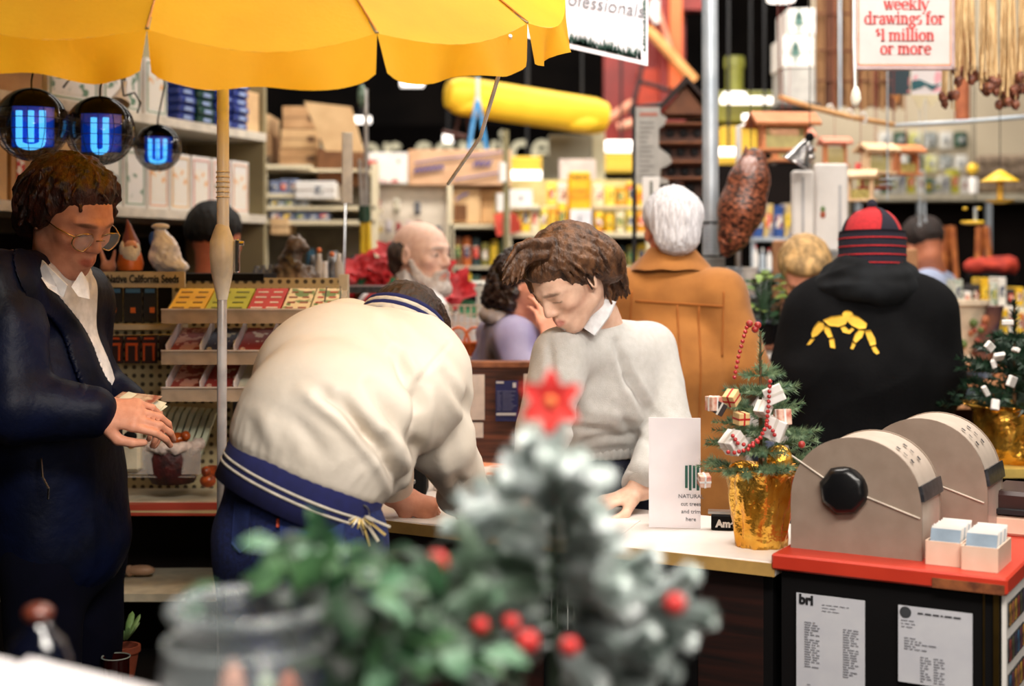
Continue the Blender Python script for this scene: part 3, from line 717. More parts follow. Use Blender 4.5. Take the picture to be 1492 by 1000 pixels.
    S=SDF(.0027);S.frame(M);S.ell((0,-.026,.042),(.09,.106,.084),.02);S.ell((0,.04,.086),(.062,.052,.03),.02)
    S.ell((.03,-.105,-.02),(.066,.055,.085),.03);S.ell((-.045,-.095,-.01),(.055,.05,.075),.03)
    hairgen(S,M,230,4,lambda a:2.3 if a<1.2 else(2.0 if a<1.9 else(1.72 if a<2.3 else 1.12)),.018,.0075,.5,.007,.006,.3)
    S.cap(M@V3(0,0,0),M@V3(0,0,.01),.05)
    r=random.Random(3)
    def locks(n,e0,b0,lift,sp):
        for i in range(n):
            q=r.uniform(-1,1);e=W(e0[0]+r.uniform(-sp,sp),e0[1]+r.uniform(-sp,sp)*.8,e0[2]+q*.05);b_=W(b0[0]+q*14,b0[1]+r.uniform(-10,10),b0[2]+q*.05);P_=[b_.lerp(e,t)+(lift+V3(0,0,r.uniform(-.008,.008)))*math.sin(PI*t)for t in(0,.25,.5,.75,1)]
            for j in range(4):S.cap(P_[j],P_[j+1],.0115-.0022*j,.0115-.0022*(j+1),.007)
    locks(55,(745,404,3.24),(808,362,3.32),V3(-.014,0,.018),15)
    locks(50,(902,424,3.5),(860,362,3.43),V3(.016,0,.016),16);locks(30,(884,436,3.47),(866,380,3.42),V3(.012,0,.004),12)
    S.build('hair',mat('brown_hair',(112,76,50),(44,27,19),rough=.45,scale=30,stretch=(1.5,1.5,.5),bump=.4,bscale=200,spec=.4),p,disp=hairdisp(M,.0012,300),smooth_it=2)
clerk()
def benderfolds(V):
    n=folds(.0045,5.2,(1,1,.62),11)(V)
    px=V[:,0]*FX/V[:,1]+CX;py=HZ-(V[:,2]-EYE)*FX/V[:,1];front=V[:,1]<3.02
    for(x0,y0,x1,y1,w,d)in((470,575,560,655,9,-.013),(498,578,575,690,8,-.014),(540,560,600,650,9,-.014),(560,640,582,720,8,-.012),(440,570,520,625,10,.008),(575,520,608,590,8,-.016),(650,545,690,610,8,-.01),(610,560,604,660,9,-.02),(420,600,470,660,12,-.006),(380,600,400,650,12,.006),(560,470,590,500,9,-.007),(664,700,690,725,8,-.01),(640,640,650,700,10,.006),(606,560,655,500,3,-.0035)):
        dx,dy=x1-x0,y1-y0;L=dx*dx+dy*dy;t=np.clip(((px-x0)*dx+(py-y0)*dy)/L,0,1);e=np.hypot(px-x0-t*dx,py-y0-t*dy)/w
        n=n+front*d*(np.exp(-e*e)-.35*np.exp(-((e-2)**2)))*np.sin(PI*np.clip(t*.9+.05,0,1))**.5
    return n
def bender():
    Y=2.86;pel=W(437,730,2.72);che=W(530,572,2.92);nb=W(590,500,3.08);hc=W(588,500,3.23)
    sR=W(626,545,2.99);sL=W(506,492,3.16);eR=W(644,648,2.98);wR=W(682,729,3.2);eL=W(560,640,3.26);wL=W(574,722,3.34)
    p=body_thing('customer in cream jacket with navy striped waistband bent over the counter writing',(pel.x,pel.y,0))
    M=headM(hc,(.42,.72,-.62),roll=.2,s=1.0)
    sd=(sR-sL).normalized();fw=Vector((.55,.8,0)).normalized();hs=Vector((.88,-.46,0)).normalized()
    kL,kR,aL,aR=legs(pel,hs,fw=fw,st=.1)
    S=SDF(.0045);head(S,M);neck(S,M,nb+V3(-.02,-.04,-.02),.06)
    torso_skin(S,pel,che,nb+V3(-.03,-.03,-.02),sL,sR,.9)
    for a,b,c in((sL,eL,wL),(sR,eR,wR)):S.cap(a,b,.045,.04,.02);S.cap(b,c,.04,.028,.02)
    hand(S,wL+V3(.012,0,-.004),(.85,-.1,-.35),(-.1,-.5,.8),1,(.7,.8,.5),1.05,thumb=.6)
    hand(S,wR,(.3,.5,-.25),(.3,-.1,1),-1,(.6,.7,.5),1.05,thumb=.6)
    S.build('body',SKIN,p,colfn=facecol(M,(214,150,122)))
    S=SDF(.0065)
    nB=Vector((.42,.05,1)).normalized();u=(hs-nB*hs.dot(nB)).normalized();v=nB.cross(u);bc=pel+V3(0,0,.03)
    S.ecap(bc+nB*.11,che,(.155,.122),(.198,.14),hs,.05)
    S.ecap(che,nb+V3(-.03,-.03,-.0),(.185,.12),(.08,.07),sd,.08)
    S.ell(che+V3(-.07,-.01,.05),(.13,.12,.12),.1);S.ell(W(600,520,3.02),(.09,.08,.07),.08)
    S.cap(sL,sR,.082,.076,.06)
    S.cap(sL,eL,.08,.066,.03);S.cap(eL,wL+V3(0,0,.02),.062,.044,.03)
    for z_,g_ in((.05,.0),(.085,.012),(.12,.012)):S.ecap(bc+nB*z_,bc+nB*(z_+.02),(.158+g_,.126+g_),(.16+g_,.13+g_),u,.03)
    S.cap(W(586,580,2.85),W(572,700,2.79),.03,.026,.04)
    S.cap(sR+V3(.005,0,0),eR,.082,.064,.012);S.cap(eR,wR+V3(0,0,.02),.064,.05,.02);S.cap(wR+V3(-.03,0,.01),wR+V3(.01,0,.0),.042,.04,.02)
    rr_=random.Random(5)
    for q in range(22):
        a_=PI+PI*(q+.5)/22;p_=bc+u*(.166*math.cos(a_))+v*(.134*math.sin(a_))+nB*.045;l_=rr_.uniform(.03,.09);S.cap(p_,p_+nB*l_+(u*math.cos(a_)+v*math.sin(a_))*.006+u*rr_.uniform(-.01,.01),.007,.003,.012)
    def ridge(pts,r0,dep):
        Q=[W(x_,y_,dep+dd)for x_,y_,dd in pts]
        for a_,b_ in zip(Q[:-1],Q[1:]):S.cap(a_,b_,r0,r0*.8,.022)
    jk=S.build('jacket',mat('cream_nylon',(222,211,197),(212,200,184),rough=.55,scale=5,bump=.08,bscale=60,spec=.4),p,disp=benderfolds)
    nB=Vector((-.1,-.02,1)).normalized();u=(hs-nB*hs.dot(nB)).normalized();v=nB.cross(u)
    def band(name,z0,z1,m,e):
        mb=MB();n=90;vs=[]
        zs=[z0,z0+.001,z1-.001,z1]
        for k,z in enumerate(zs):
            for i in range(n):
                a=2*PI*i/n;r=e-(0.004 if k in(0,3)else 0)+.0015*math.sin(a*45)
                vs.append(pel+V3(.0,.0,.03)+nB*z+u*((.155+r)*math.cos(a))+v*((.122+r)*math.sin(a)))
        mb.add(vs,[(k*n+i,k*n+(i+1)%n,(k+1)*n+(i+1)%n,(k+1)*n+i)for k in range(3)for i in range(n)]+[tuple(range(n))[::-1],tuple(3*n+i for i in range(n))])
        mb.build(name,m,p,smooth='all')
    nB2=nB
    nv=mat('navy_rib',(26,30,84),rough=.95,scale=60);cw=mat('cream_rib',(206,196,180),rough=.95,scale=60)
    nB=Vector((.42,.05,1)).normalized();u=(hs-nB*hs.dot(nB)).normalized();v=nB.cross(u)
    band('waistband',-.045,.058,nv,.014);band('waistband_stripe',-.014,-.008,cw,.016);band('waistband_stripe',-.001,.005,cw,.016)
    ax=V3(.25,.45,.75).normalized()
    for k,(mm,r_,z)in enumerate(((nv,.092,.022),(cw,.09,.034),(nv,.088,.044),(cw,.0855,.054),(nv,.083,.064))):
        mb=MB();c=nb+V3(-.018,-.028,.004)+ax*z;t=ax.orthogonal().normalized();b=ax.cross(t)
        mb.tube([c+t*(r_*math.cos(q*PI/12))+b*(r_*math.sin(q*PI/12))for q in range(24)],.0085,8,closed=True);mb.build('collar_stripe' if k else 'collar',mm,p,smooth='all')
    S=SDF(.007);S.ecap(pel+V3(0,0,.02),pel+V3(0,0,-.09),(.15,.118),(.158,.13),hs,.03)
    for q,k_,a_ in((-1,kL,aL),(1,kR,aR)):
        h=pel+hs*(.088*q)+V3(0,0,-.08);S.cap(h,k_,.09,.072,.04);S.cap(k_,a_,.07,.062,.02)
    jn=S.build('jeans',mat('denim',(22,36,92),(14,24,64),rough=.9,scale=120,bump=.2,bscale=300),p,disp=folds(.004,9,(1,1,.6),9))
    bv=bvh_of(jn);wx=lambda px,py,Yd=2.6:(W(px,py,Yd).x,W(px,py,Yd).z)
    pk=[wx(*q)for q in((408,738),(505,742),(502,800),(455,830),(410,800))]
    drape('back_pocket',mat('denim_dark',(30,46,104),rough=.9,scale=100),p,bv,pk,.004,1.5)
    drape('back_pocket',MATS['denim_dark'],p,bv,[wx(*q)for q in((332,738),(362,740),(360,800),(345,812),(330,800))],.004,1.5)
    drape('pocket_tab',paint((190,70,40)),p,bv,[wx(*q)for q in((404,755),(408,755),(408,767),(404,767))],.006,1.5,n=1)
    drape('pocket_slip',paint((226,228,226)),p,bv,[wx(*q)for q in((424,727),(433,722),(440,728),(440,738),(424,738))],.007,1.5,n=2)
    shoes(p,fw,(aL+V3(0,0,-.045),aR+V3(0,0,-.045)),paint((60,40,30)))
    S=SDF(.0035);S.frame(M);S.ell((0,-.03,.048),(.084,.096,.082),.02);S.ell((0,-.07,-.015),(.066,.05,.06),.03);S.ell((0,.02,.07),(.07,.06,.05),.02)
    for q in(-1,1):
        S.ell((q*.064,.015,.02),(.018,.02,.035),.015);S.ell((q*.085,.0,-.004),(.02,.027,.037),.008,'-')
    S.frame();hairgen(S,M,110,6,lambda a:1.95 if a<1 else(1.5 if a<2.1 else.9),.003,.0055,.2,.001,.003);earcut(S,M)
    S.build('hair',mat('near_black_hair',(60,38,26),(24,15,11),rough=.42,scale=60,stretch=(2,2,.5),bump=.4,bscale=300),p,disp=hairdisp(M,.0022,260))
    kr=thing('key_ring','bunch of brass and steel keys hanging from the back of the jeans','keys',W(526,742,2.6))
    c=W(526,748,2.62);mb=MB();mb.tube([c+V3(.016*math.cos(a*PI/8),-.004,.016*math.sin(a*PI/8))for a in range(16)],.0018,6,closed=True);mb.build('ring',mat('steel',(190,190,190),rough=.3,metal=1),kr)
    mb=MB();mb.cyl(c+V3(0,0,.014),c+V3(-.004,.02,.04),.003);mb.build('belt_clip',MATS['steel'],kr)
    for i in range(9):
        a=-1.15+i*.29;d=V3(math.sin(a),-.1+.05*(i%3),-math.cos(a)).normalized();R=d.to_track_quat('Z','Y').to_matrix();mb=MB()
        b0=c+d*.012+V3(0,-.006-.003*(i%3),0);mb.lathe([(.0115,-.0014),(.0115,.0014)],b0+d*.008,12,R@Vector((0,1,0)))
        mb.box(b0+d*.03,(.0115,.0025,.036),R=R);mb.box(b0+d*.036+R@V3(.004,0,0),(.004,.0018,.003),R=R);mb.box(b0+d*.029+R@V3(.004,0,0),(.003,.0018,.003),R=R)
        mb.build('key',mat('brass',(236,206,130),rough=.35,metal=.4)if i%2 else mat('nickel',(236,226,206),rough=.35,metal=.4),kr)
bender()
def leather_man():
    pel=V3(-1.06,3.36,.93);che=V3(-1.1,3.34,1.24);nb=W(82,398,3.32);hc=W(102,318,3.26)
    sL=V3(-.985,3.5,1.42);sR=V3(-1.2,3.16,1.405)
    eR=W(22,592,3.06);wR=W(132,600,3.1);eL=W(118,556,3.5);wL=W(184,588,3.34)
    sR=W(-2,425,3.14);sL=W(112,438,3.45)
    p=body_thing('dark-haired man in glasses and navy leather jacket looking down at papers',(pel.x,pel.y,0))
    M=headM(hc,(.74,-.48,-.5),roll=.04,s=1.03);sd=(sR-sL).normalized();fw=Vector((.8,-.6,0)).normalized()
    kL,kR,aL,aR=legs(pel,sd,fw=fw)
    S=SDF(.004);head(S,M);neck(S,M,nb+V3(0,0,-.03),.056)
    torso_skin(S,pel,che,nb+V3(0,0,-.02),sL,sR,.85)
    for a,b,c in((sL,eL,wL),(sR,eR,wR)):S.cap(a,b,.042,.038,.02);S.cap(b,c,.038,.027,.02)
    hand(S,wR+V3(.012,0,0),(.96,.12,-.1),(-.15,-.75,.6),1,(.28,.5,.4),1.1,thumb=.0,spread=.03)
    hand(S,wL,(.8,-.5,-.12),(.3,.3,.95),1,(.45,.6,.4),1.05,thumb=.3)
    S.build('body',SKIN,p,colfn=facecol(M,(220,156,128),brow=(46,26,18)))
    lm=mat('navy_leather',(10,17,44),(4,7,20),rough=.5,scale=7,bump=.2,bscale=45,spec=.14)
    def torso(S,g=0,arms=True):
        S.ecap(V3(-1.06,3.36,.9),che,(.185+g,.145+g),(.198+g,.15+g),sd,.04);S.ecap(che,nb+V3(-.01,.02,-.05),(.193+g,.135+g),(.1+g,.08+g),sd,.07);S.cap(sL,sR,.085+g,.088+g,.05)
    df=folds(.006,6.5,(1,1,.8),21);ws=mat('white_shirt',(232,230,232),rough=.85,scale=40)
    S=SDF(.0065);torso(S)
    S.cap(sR,eR,.092,.078,.015);S.cap(eR,wR,.078,.054,.02);S.cap(sL,eL,.08,.068,.015);S.cap(eL,wL,.064,.046,.02);S.ell(W(20,520,3.1),(.03,.07,.1),.05)
    S.build('leather_jacket',lm,p,disp=df)
    def strip(name,m,g,l0,l1,r0_,r1_,bot,ytop=340):
        S=SDF(.0045);torso(S,g)
        for(x0,y0),(x1,y1),sg in((l0,l1,-1),(r0_,r1_,1)):
            A,B=W(x0,y0,3.15),W(x1,y1,3.15);dx,dz=B.x-A.x,B.z-A.z;n=Vector((-dz,0,dx));n=n if n.x*sg>0 else-n;S.cut(A,n)
        S.cut(W(0,bot,3.15),(0,0,-1));S.cut(W(100,400,3.34),(0,1,0));S.cut(W(100,ytop,3.2),(0,0,1));S.build(name,m,p,disp=df)
    strip('shirt_front',ws,.005,(48,372),(134,592),(130,420),(160,592),592)
    strip('lapel',lm,.014,(30,372),(116,592),(50,372),(136,592),600)
    strip('lapel',lm,.014,(128,400),(158,592),(150,400),(174,592),600,420)
    def flap(name,pts,th,m):
        mb=MB();P=[W(*q)for q in pts];n=len(P);mb.add(P+[q+V3(0,th,0)for q in P],[tuple(range(n)),tuple(range(n,2*n))[::-1]]+[(i,i+n,(i+1)%n+n,(i+1)%n)for i in range(n)]);mb.build(name,m,p)
    S=SDF(.004);c=nb+V3(.012,-.012,-.01)
    for q in range(14):f=lambda a:c+V3(math.cos(a)*.066,math.sin(a)*.062,.012*math.sin(a)-.012*math.cos(a));S.ecap(f(q*PI/7),f((q+1)*PI/7),(.024,.007),(.024,.007),(0,0,1),.008)
    S.build('collar_band',ws,p)
    flap('shirt_collar',((54,372,3.22),(66,384,3.15),(98,416,3.125),(92,434,3.12),(70,420,3.12),(54,396,3.16)),.008,ws)
    flap('shirt_collar',((104,418,3.13),(118,396,3.15),(128,412,3.16),(130,436,3.15),(114,432,3.13)),.008,ws)
    mb=MB();c=wR;d=(eR-wR).normalized();mb.lathe([(.045,0),(.057,-.003),(.06,.01),(.061,.045),(.056,.05)],c+d*.01,22,d);mb.build('jacket_cuff',lm,p,smooth='all')
    mb=MB();mb.tube([W(60,668,3.13),W(62,695,3.12),W(71,712,3.12),W(70,728,3.12)],.003,6);mb.build('zip_pull',mat('chrome',(220,222,226),rough=.15,metal=1),p)
    S=SDF(.008);trousers(S,pel,sd,kL,kR,aL,aR,(.165,.13));S.build('trousers',mat('dark_navy',(6,7,22),rough=.95,spec=.1),p,disp=folds(.004,8,(1,1,.5),6))
    shoes(p,fw,(aL+V3(0,0,-.045),aR+V3(0,0,-.045)),paint((20,16,14)))
    S=SDF(.0035);S.frame(M)
    S.ell((0,-.03,.05),(.092,.105,.086),.02);S.ell((0,-.085,-.035),(.076,.05,.07),.03);S.ell((0,.02,.088),(.068,.056,.04),.02)
    for q in(-1,1):S.ell((q*.075,-.01,.02),(.022,.03,.05),.02)
    S.frame();hairgen(S,M,150,9,lambda a:2.2 if a<1.3 else(1.75 if a<1.9 else(1.3 if a<2.35 else.72)),.014,.009,.5,.011,.004)
    hairgen(S,M,40,19,lambda a:2.1 if a<1.5 else 1.0,.024,.007,.6,.012,.003)
    S.build('hair',mat('dark_auburn_hair',(74,36,26),(26,13,11),rough=.4,scale=30,stretch=(1.5,1.5,.5),bump=.4,bscale=200),p,disp=hairdisp(M,.0025,190))
    g=MB();sm=MATS['chrome']
    for q in(-1,1):
        g.tube([M@V3(q*.036+.026*math.cos(a*PI/10)*1.05,.108-.010*abs(math.cos(a*PI/10)),-.002+.0215*math.sin(a*PI/10))for a in range(20)],.0016,6,closed=True)
        g.tube([M@V3(q*.062,.1,.008),M@V3(q*.078,.06,.008),M@V3(q*.082,.0,.006)],.0016,6)
    g.tube([M@V3(-.011,.112,.004),M@V3(0,.117,.008),M@V3(.011,.112,.004)],.0016,6)
    g.build('glasses',mat('gold_wire',(200,170,120),rough=.25,metal=1),p,smooth='all')
    gl=MB()
    for q in(-1,1):gl.sph(M@V3(q*.036,.104,-.002),.0245,16,(1.05,.06,.86),R=M.to_3x3())
    gl.build('glasses_lenses',mat('clear_glass',(240,246,255),rough=.03,alpha=.12,spec=1),p,smooth='all')
    t=thing('folded_receipt','folded cream receipt and leaflet held in the bespectacled man\'s hands','paper',W(200,598,3.16))
    mb=MB();c=W(204,590,3.18);R=Matrix.Rotation(.25,3,'Y')@Matrix.Rotation(.35,3,'X')@Matrix.Rotation(-.2,3,'Z')
    mb.box(c,(.1,.07,.0015),R=R);mb.box(c+V3(.004,.002,.003),(.09,.065,.0015),R=R@Matrix.Rotation(.12,3,'Z'));mb.build('receipt',mat('cream_paper',(226,222,196)),t)
    mb=MB();mb.box(c+V3(-.012,.008,.012),(.1,.06,.002),R=R@Matrix.Rotation(-.25,3,'Y'));mb.build('leaflet',mat('print_leaflet',(214,190,160),(150,80,60),scale=45),t)
leather_man()
def bearded():
    pel=V3(-.31,4.95,.95);che=V3(-.33,4.93,1.24);nb=W(592,428,4.92);hc=W(614,374,4.88)
    sL=W(548,452,5.08);sR=W(622,455,4.74);eL=W(522,540,5.1);wL=W(560,610,4.9);eR=W(640,545,4.68);wR=W(676,600,4.7)
    p=body_thing('bald man with short white beard wearing a red apron over a white shirt',(pel.x,pel.y,0))
    M=headM(hc,(.82,-.56,-.04),s=1.03);sd=(sR-sL).normalized();fw=Vector((.85,-.5,0)).normalized();kL,kR,aL,aR=legs(pel,sd,fw=fw)
    S=SDF(.0045);head(S,M);neck(S,M,nb+V3(0,0,-.03),.056)
    torso_skin(S,pel,che,nb+V3(0,0,-.02),sL,sR,.9)
    for a,b,c in((sL,eL,wL),(sR,eR,wR)):S.cap(a,b,.042,.038,.02);S.cap(b,c,.038,.027,.02)
    hand(S,wR,(.8,-.3,-.3),(0,-.3,1),1);hand(S,wL,(.8,-.3,-.3),(0,-.3,1),-1)
    S.build('body',SKIN,p,colfn=facecol(M,(240,204,186),brow=(190,170,160)))
    S=SDF(.0035);S.frame(M)
    for q in(-1,1):
        S.cap((q*.07,.012,-.018),(q*.058,.035,-.068),.010,.018,.012);S.cap((q*.056,.037,-.07),(q*.02,.084,-.106),.019,.027,.014)
        S.cap((q*.004,.103,-.044),(q*.028,.088,-.056),.006,.006,.005);S.cap((q*.028,.088,-.056),(q*.032,.078,-.08),.009,.012,.01)
    S.ell((0,.082,-.1),(.03,.026,.026),.015);S.frame()
    S.build('beard',mat('white_beard',(226,218,212),(188,174,166),rough=.9,scale=90,bump=.6,bscale=250),p,disp=hairdisp(M,.0022,240,(1,1,.4)))
    S=SDF(.0035);S.frame(M);S.ell((0,-.035,.012),(.084,.09,.06),.01);S.ell((0,-.075,-.03),(.062,.042,.05),.02)
    S.ell((0,.01,.12),(.085,.12,.068),.01,'-');S.ell((0,.1,.02),(.12,.075,.12),.01,'-')
    for q in(-1,1):S.ell((q*.085,-.002,-.002),(.02,.022,.036),.008,'-')
    S.frame();S.build('hair',mat('grey_brown_hair',(92,76,68),(44,34,32),rough=.6,scale=60,stretch=(2,2,.5),bump=.4,bscale=300),p,disp=hairdisp(M,.002,240))
    for q in(-1,1):
        mb=MB();mb.sph(M@V3(q*.032,.0775,.0095),.0118,12);ey=mb.build('eye',mat('eye_white',(222,214,208),rough=.2),p,smooth='all')
        mb=MB();mb.sph(M@V3(q*.032,.0866,.0095),.0048,10);mb.build('iris',paint((60,44,36),rough=.2),ey)
    S=SDF(.007);top(S,pel,che,nb+V3(0,0,-.045),sL,sR,eL,eR,wL,wR,r=(.165,.13,.175,.13),sl=(.068,.058,.045),shr=.066,neckr=(.07,.065))
    S.build('shirt',mat('white_shirt2',(236,232,232),rough=.85,scale=40),p,disp=folds(.005,8,(1,1,.6),31))
    S=SDF(.007);S.ecap(pel+V3(0,0,-.1),che,(.17,.14),(.175,.14),sd,.04);S.ecap(che,nb+V3(0,0,-.06),(.17,.135),(.075,.07),sd,.06);S.cap(sL+sd*.03,sR-sd*.03,.072,.072,.05)
    S.cap(W(628,425,4.66),W(648,520,4.66),.045,.035,.02,'-')
    S.build('apron',mat('red_cloth',(176,34,40),(150,22,32),rough=.85,scale=30),p,disp=folds(.004,8,(1,1,.6),33))
    mb=MB();cm=MATS['white_cotton']
    for pts in(((576,400,4.84),(590,392,4.8),(612,414,4.76),(622,440,4.75),(606,436,4.75),(588,420,4.78)),((626,420,4.78),(636,418,4.78),(640,446,4.76),(632,440,4.75))):
        P=[W(*q)for q in pts];n=len(P);mb.add(P+[q+V3(0,.008,0)for q in P],[tuple(range(n)),tuple(range(n,2*n))[::-1]]+[(i,i+n,(i+1)%n+n,(i+1)%n)for i in range(n)])
    mb.build('shirt_collar',cm,p)
    mb=MB();P=[W(*q)for q in((604,428,4.73),(613,422,4.73),(640,470,4.69),(660,512,4.67),(650,516,4.67),(626,470,4.69))];n=len(P)
    mb.add(P+[q+V3(0,.01,0)for q in P],[tuple(range(n)),tuple(range(n,2*n))[::-1]]+[(i,i+n,(i+1)%n+n,(i+1)%n)for i in range(n)]);mb.build('apron_strap',MATS['red_cloth'],p)
    mb=MB();mb.tube([W(606,424,4.72),W(630,470,4.68),W(652,520,4.655)],.0035,6);mb.tube([W(614,420,4.72),W(640,462,4.68),W(664,508,4.655)],.0035,6);mb.build('strap_piping',paint((30,24,30)),p)
    S=SDF(.009);trousers(S,pel,sd,kL,kR,aL,aR);S.build('trousers',MATS['navy_cloth'],p)
    shoes(p,fw,(aL+V3(0,0,-.045),aR+V3(0,0,-.045)),paint((30,25,22)))
bearded()
def purple():
    pel=V3(.0,4.48,.93);nb=W(752,468,4.4);hc=W(768,426,4.36);che=V3(.0,4.46,1.2)
    sL=W(742,492,4.56);sR=W(758,500,4.22);eR=W(752,548,4.06);wR=W(800,505,4.1);eL=W(800,545,4.6);wL=W(815,490,4.4)
    sL=W(728,488,4.56);sR=W(752,497,4.2);eR=W(760,562,4.14);wR=W(806,500,4.16)
    p=body_thing('woman with dark curly hair in a lilac jacket raising a hand to her face',(pel.x,pel.y,0))
    M=headM(hc,(.86,-.4,-.3),s=.98);sd=(sR-sL).normalized();fw=V3(.9,-.4,0).normalized();kL,kR,aL,aR=legs(pel,sd,fw=fw)
    S=SDF(.0045);head(S,M,fem=True);neck(S,M,nb+V3(0,0,-.03),.05);torso_skin(S,pel,che,nb+V3(0,0,-.02),sL,sR,.85)
    for a,b,c in((sL,eL,wL),(sR,eR,wR)):S.cap(a,b,.04,.036,.02);S.cap(b,c,.034,.025,.02)
    hand(S,wR,(-.25,.1,.9),(.5,-.8,0),1,(.2,.35,.3),.95,thumb=.1);hand(S,wL,(.3,0,.9),(.5,.8,0),-1,s=.9)
    S.build('body',SKIN,p,colfn=facecol(M,(226,160,134),lip=(196,90,84)))
    S=SDF(.007);top(S,pel,che,nb+V3(0,0,-.05),sL,sR,eL,eR,wL-V3(0,0,.03),wR-V3(.01,0,.04),r=(.155,.12,.16,.12),sl=(.066,.056,.044),shr=.062,neckr=(.085,.08))
    S.build('jacket',mat('lilac_nylon',(150,144,178),(122,116,156),rough=.55,scale=8),p,disp=folds(.009,9,(1,1,.8),41))
    S=SDF(.005);c=nb+V3(-.01,0,-.012);ax=V3(.25,-.1,1).normalized();t=ax.orthogonal().normalized();b=ax.cross(t)
    P=[c+t*(.078*math.cos(q*PI/8))+b*(.078*math.sin(q*PI/8))+V3(0,0,-.02*math.cos(q*PI/8))for q in range(17)]
    for i in range(16):S.cap(P[i],P[i+1],.024,.024,.01)
    S.build('hood',mat('grey_hood',(206,200,206),rough=.8,scale=20),p,disp=folds(.004,14,(1,1,1),42))
    S=SDF(.009);trousers(S,pel,sd,kL,kR,aL,aR,(.15,.12));S.build('trousers',MATS['navy_cloth'],p)
    shoes(p,fw,(aL+V3(0,0,-.045),aR+V3(0,0,-.045)),paint((30,25,22)))
    S=SDF(.004);S.frame(M);r=random.Random(2)
    for i in range(110):
        a=r.uniform(-1.75,1.75);h=r.uniform(-.07,.11);rr=math.sqrt(max(0,1-(max(0,h-.02)/.11)**2));S.ell((math.sin(a)*.082*rr,-math.cos(a)*.1*rr-.02,h),(.02,.02,.02),.006)
    S.ell((0,-.02,.05),(.08,.095,.08),.01);S.frame();S.build('hair',mat('dark_curls',(46,26,22),(18,10,9),rough=.45,scale=90),p,disp=hairdisp(M,.004,160,(1,1,1)))
    mb=MB();mb.sph(M@V3(.08,-.002,-.032),.006,10);mb.build('earring',MATS['chrome'],p,smooth='all')
purple()
def tan_coat():
    pel=W(985,640,4.3);pel.z=.93;nb=W(978,392,4.32);hc=W(979,337,4.33);che=W(985,500,4.3);che.z=1.22
    sL=W(922,432,4.34);sR=W(1046,432,4.26);eL=W(898,545,4.4);wL=W(930,600,4.55);eR=W(1086,542,4.2);wR=W(1062,600,4.5)
    p=body_thing('white-haired man seen from behind in a tan suede coat',(pel.x,pel.y,0))
    M=headM(hc,(-.08,1,-.08),s=1.02);sd=(sR-sL).normalized();fw=V3(0,1,0);kL,kR,aL,aR=legs(pel,sd,fw=fw)
    S=SDF(.005);head(S,M);neck(S,M,nb+V3(0,0,-.02),.06);torso_skin(S,pel,che,nb+V3(0,0,-.02),sL,sR,.95)
    for a,b,c in((sL,eL,wL),(sR,eR,wR)):S.cap(a,b,.045,.04,.02);S.cap(b,c,.038,.027,.02)
    hand(S,wL,(.5,.8,0),(0,0,1),-1);hand(S,wR,(-.5,.8,0),(0,0,1),1)
    S.build('body',SKIN,p,colfn=facecol(M,(206,130,100)))
    S=SDF(.007);S.ecap(V3(pel.x,4.3,.78),che,(.215,.155),(.205,.15),sd,.04);S.ecap(che,nb+V3(0,0,-.05),(.205,.14),(.09,.08),sd,.07);S.cap(sL,sR,.078,.08,.05)
    S.cap(sL,eL,.08,.068,.03);S.cap(eL,wL,.066,.05,.03);S.cap(sR,eR,.082,.07,.03);S.cap(eR,wR,.068,.05,.03)
    m=mat('tan_suede',(160,102,42),(142,88,32),rough=.9,scale=14,bump=.1,bscale=200,sheen=.15)
    jk=S.build('suede_coat',m,p,disp=folds(.0045,6,(1.3,1,.5),51));bv=bvh_of(jk)
    mb=MB();c=nb+V3(0,.004,.048);n=28;rows=((.128,-.05),(.12,-.035),(.082,.012),(.076,.02),(.07,.02),(.075,-.02),(.1,-.07));vs=[]
    for(rr,z)in rows:
        for i in range(n+1):a=-PI/2+(i/n-.5)*4.2;e=abs(i/n-.5)*2;vs.append(c+V3(math.cos(a)*rr*1.0,math.sin(a)*rr*.86,z-.035*e**3*(1 if z>-.02 else.2)+.012*math.sin(9*a)*.15))
    mb.add(vs,[(k*(n+1)+i,k*(n+1)+i+1,(k+1)*(n+1)+i+1,(k+1)*(n+1)+i)for k in range(len(rows)-1)for i in range(n)]);mb.build('coat_collar',m,p,smooth='all')
    sm=mat('tan_seam',(156,88,26),rough=.9)
    def seam(a,b,w_=.005):
        A=W(a[0],a[1],4.15);B=W(b[0],b[1],4.15);n=18;mb=MB();pts=[]
        for i in range(n+1):
            q=A.lerp(B,i/n);h=bv.ray_cast(Vector((q.x,2,q.z)),Vector((0,1,0)))
            if h[0]:pts.append(h[0]+V3(0,-.001,0))
        if len(pts)>2:mb.tube(pts,w_*.6,6);mb.build('stitched_seam',sm,p,smooth='all')
    seam((930,440),(1055,447));seam((990,445),(992,640));seam((1021,447),(1018,640));seam((1056,425),(1052,520));seam((925,425),(920,520))
    S=SDF(.009);trousers(S,pel,sd,kL,kR,aL,aR);S.build('trousers',MATS['navy_cloth'],p)
    shoes(p,fw,(aL+V3(0,0,-.045),aR+V3(0,0,-.045)),paint((30,25,22)))
    S=SDF(.0035);S.frame(M);S.ell((0,-.028,.045),(.09,.1,.084),.02);S.ell((0,-.078,-.02),(.07,.045,.062),.03);S.ell((0,.03,.08),(.066,.06,.04),.02)
    for q in(-1,1):S.ell((q*.087,.0,-.006),(.02,.025,.037),.008,'-')
    S.frame();hairgen(S,M,170,5,lambda a:1.85 if a<1.1 else(1.4 if a<2.2 else.8),.005,.0062,.3,.0025,.003);earcut(S,M)
    S.build('hair',mat('white_hair',(222,220,224),(180,176,180),rough=.7,scale=70,stretch=(2,2,.4),bump=.5,bscale=300),p,disp=hairdisp(M,.0022,260))
tan_coat()
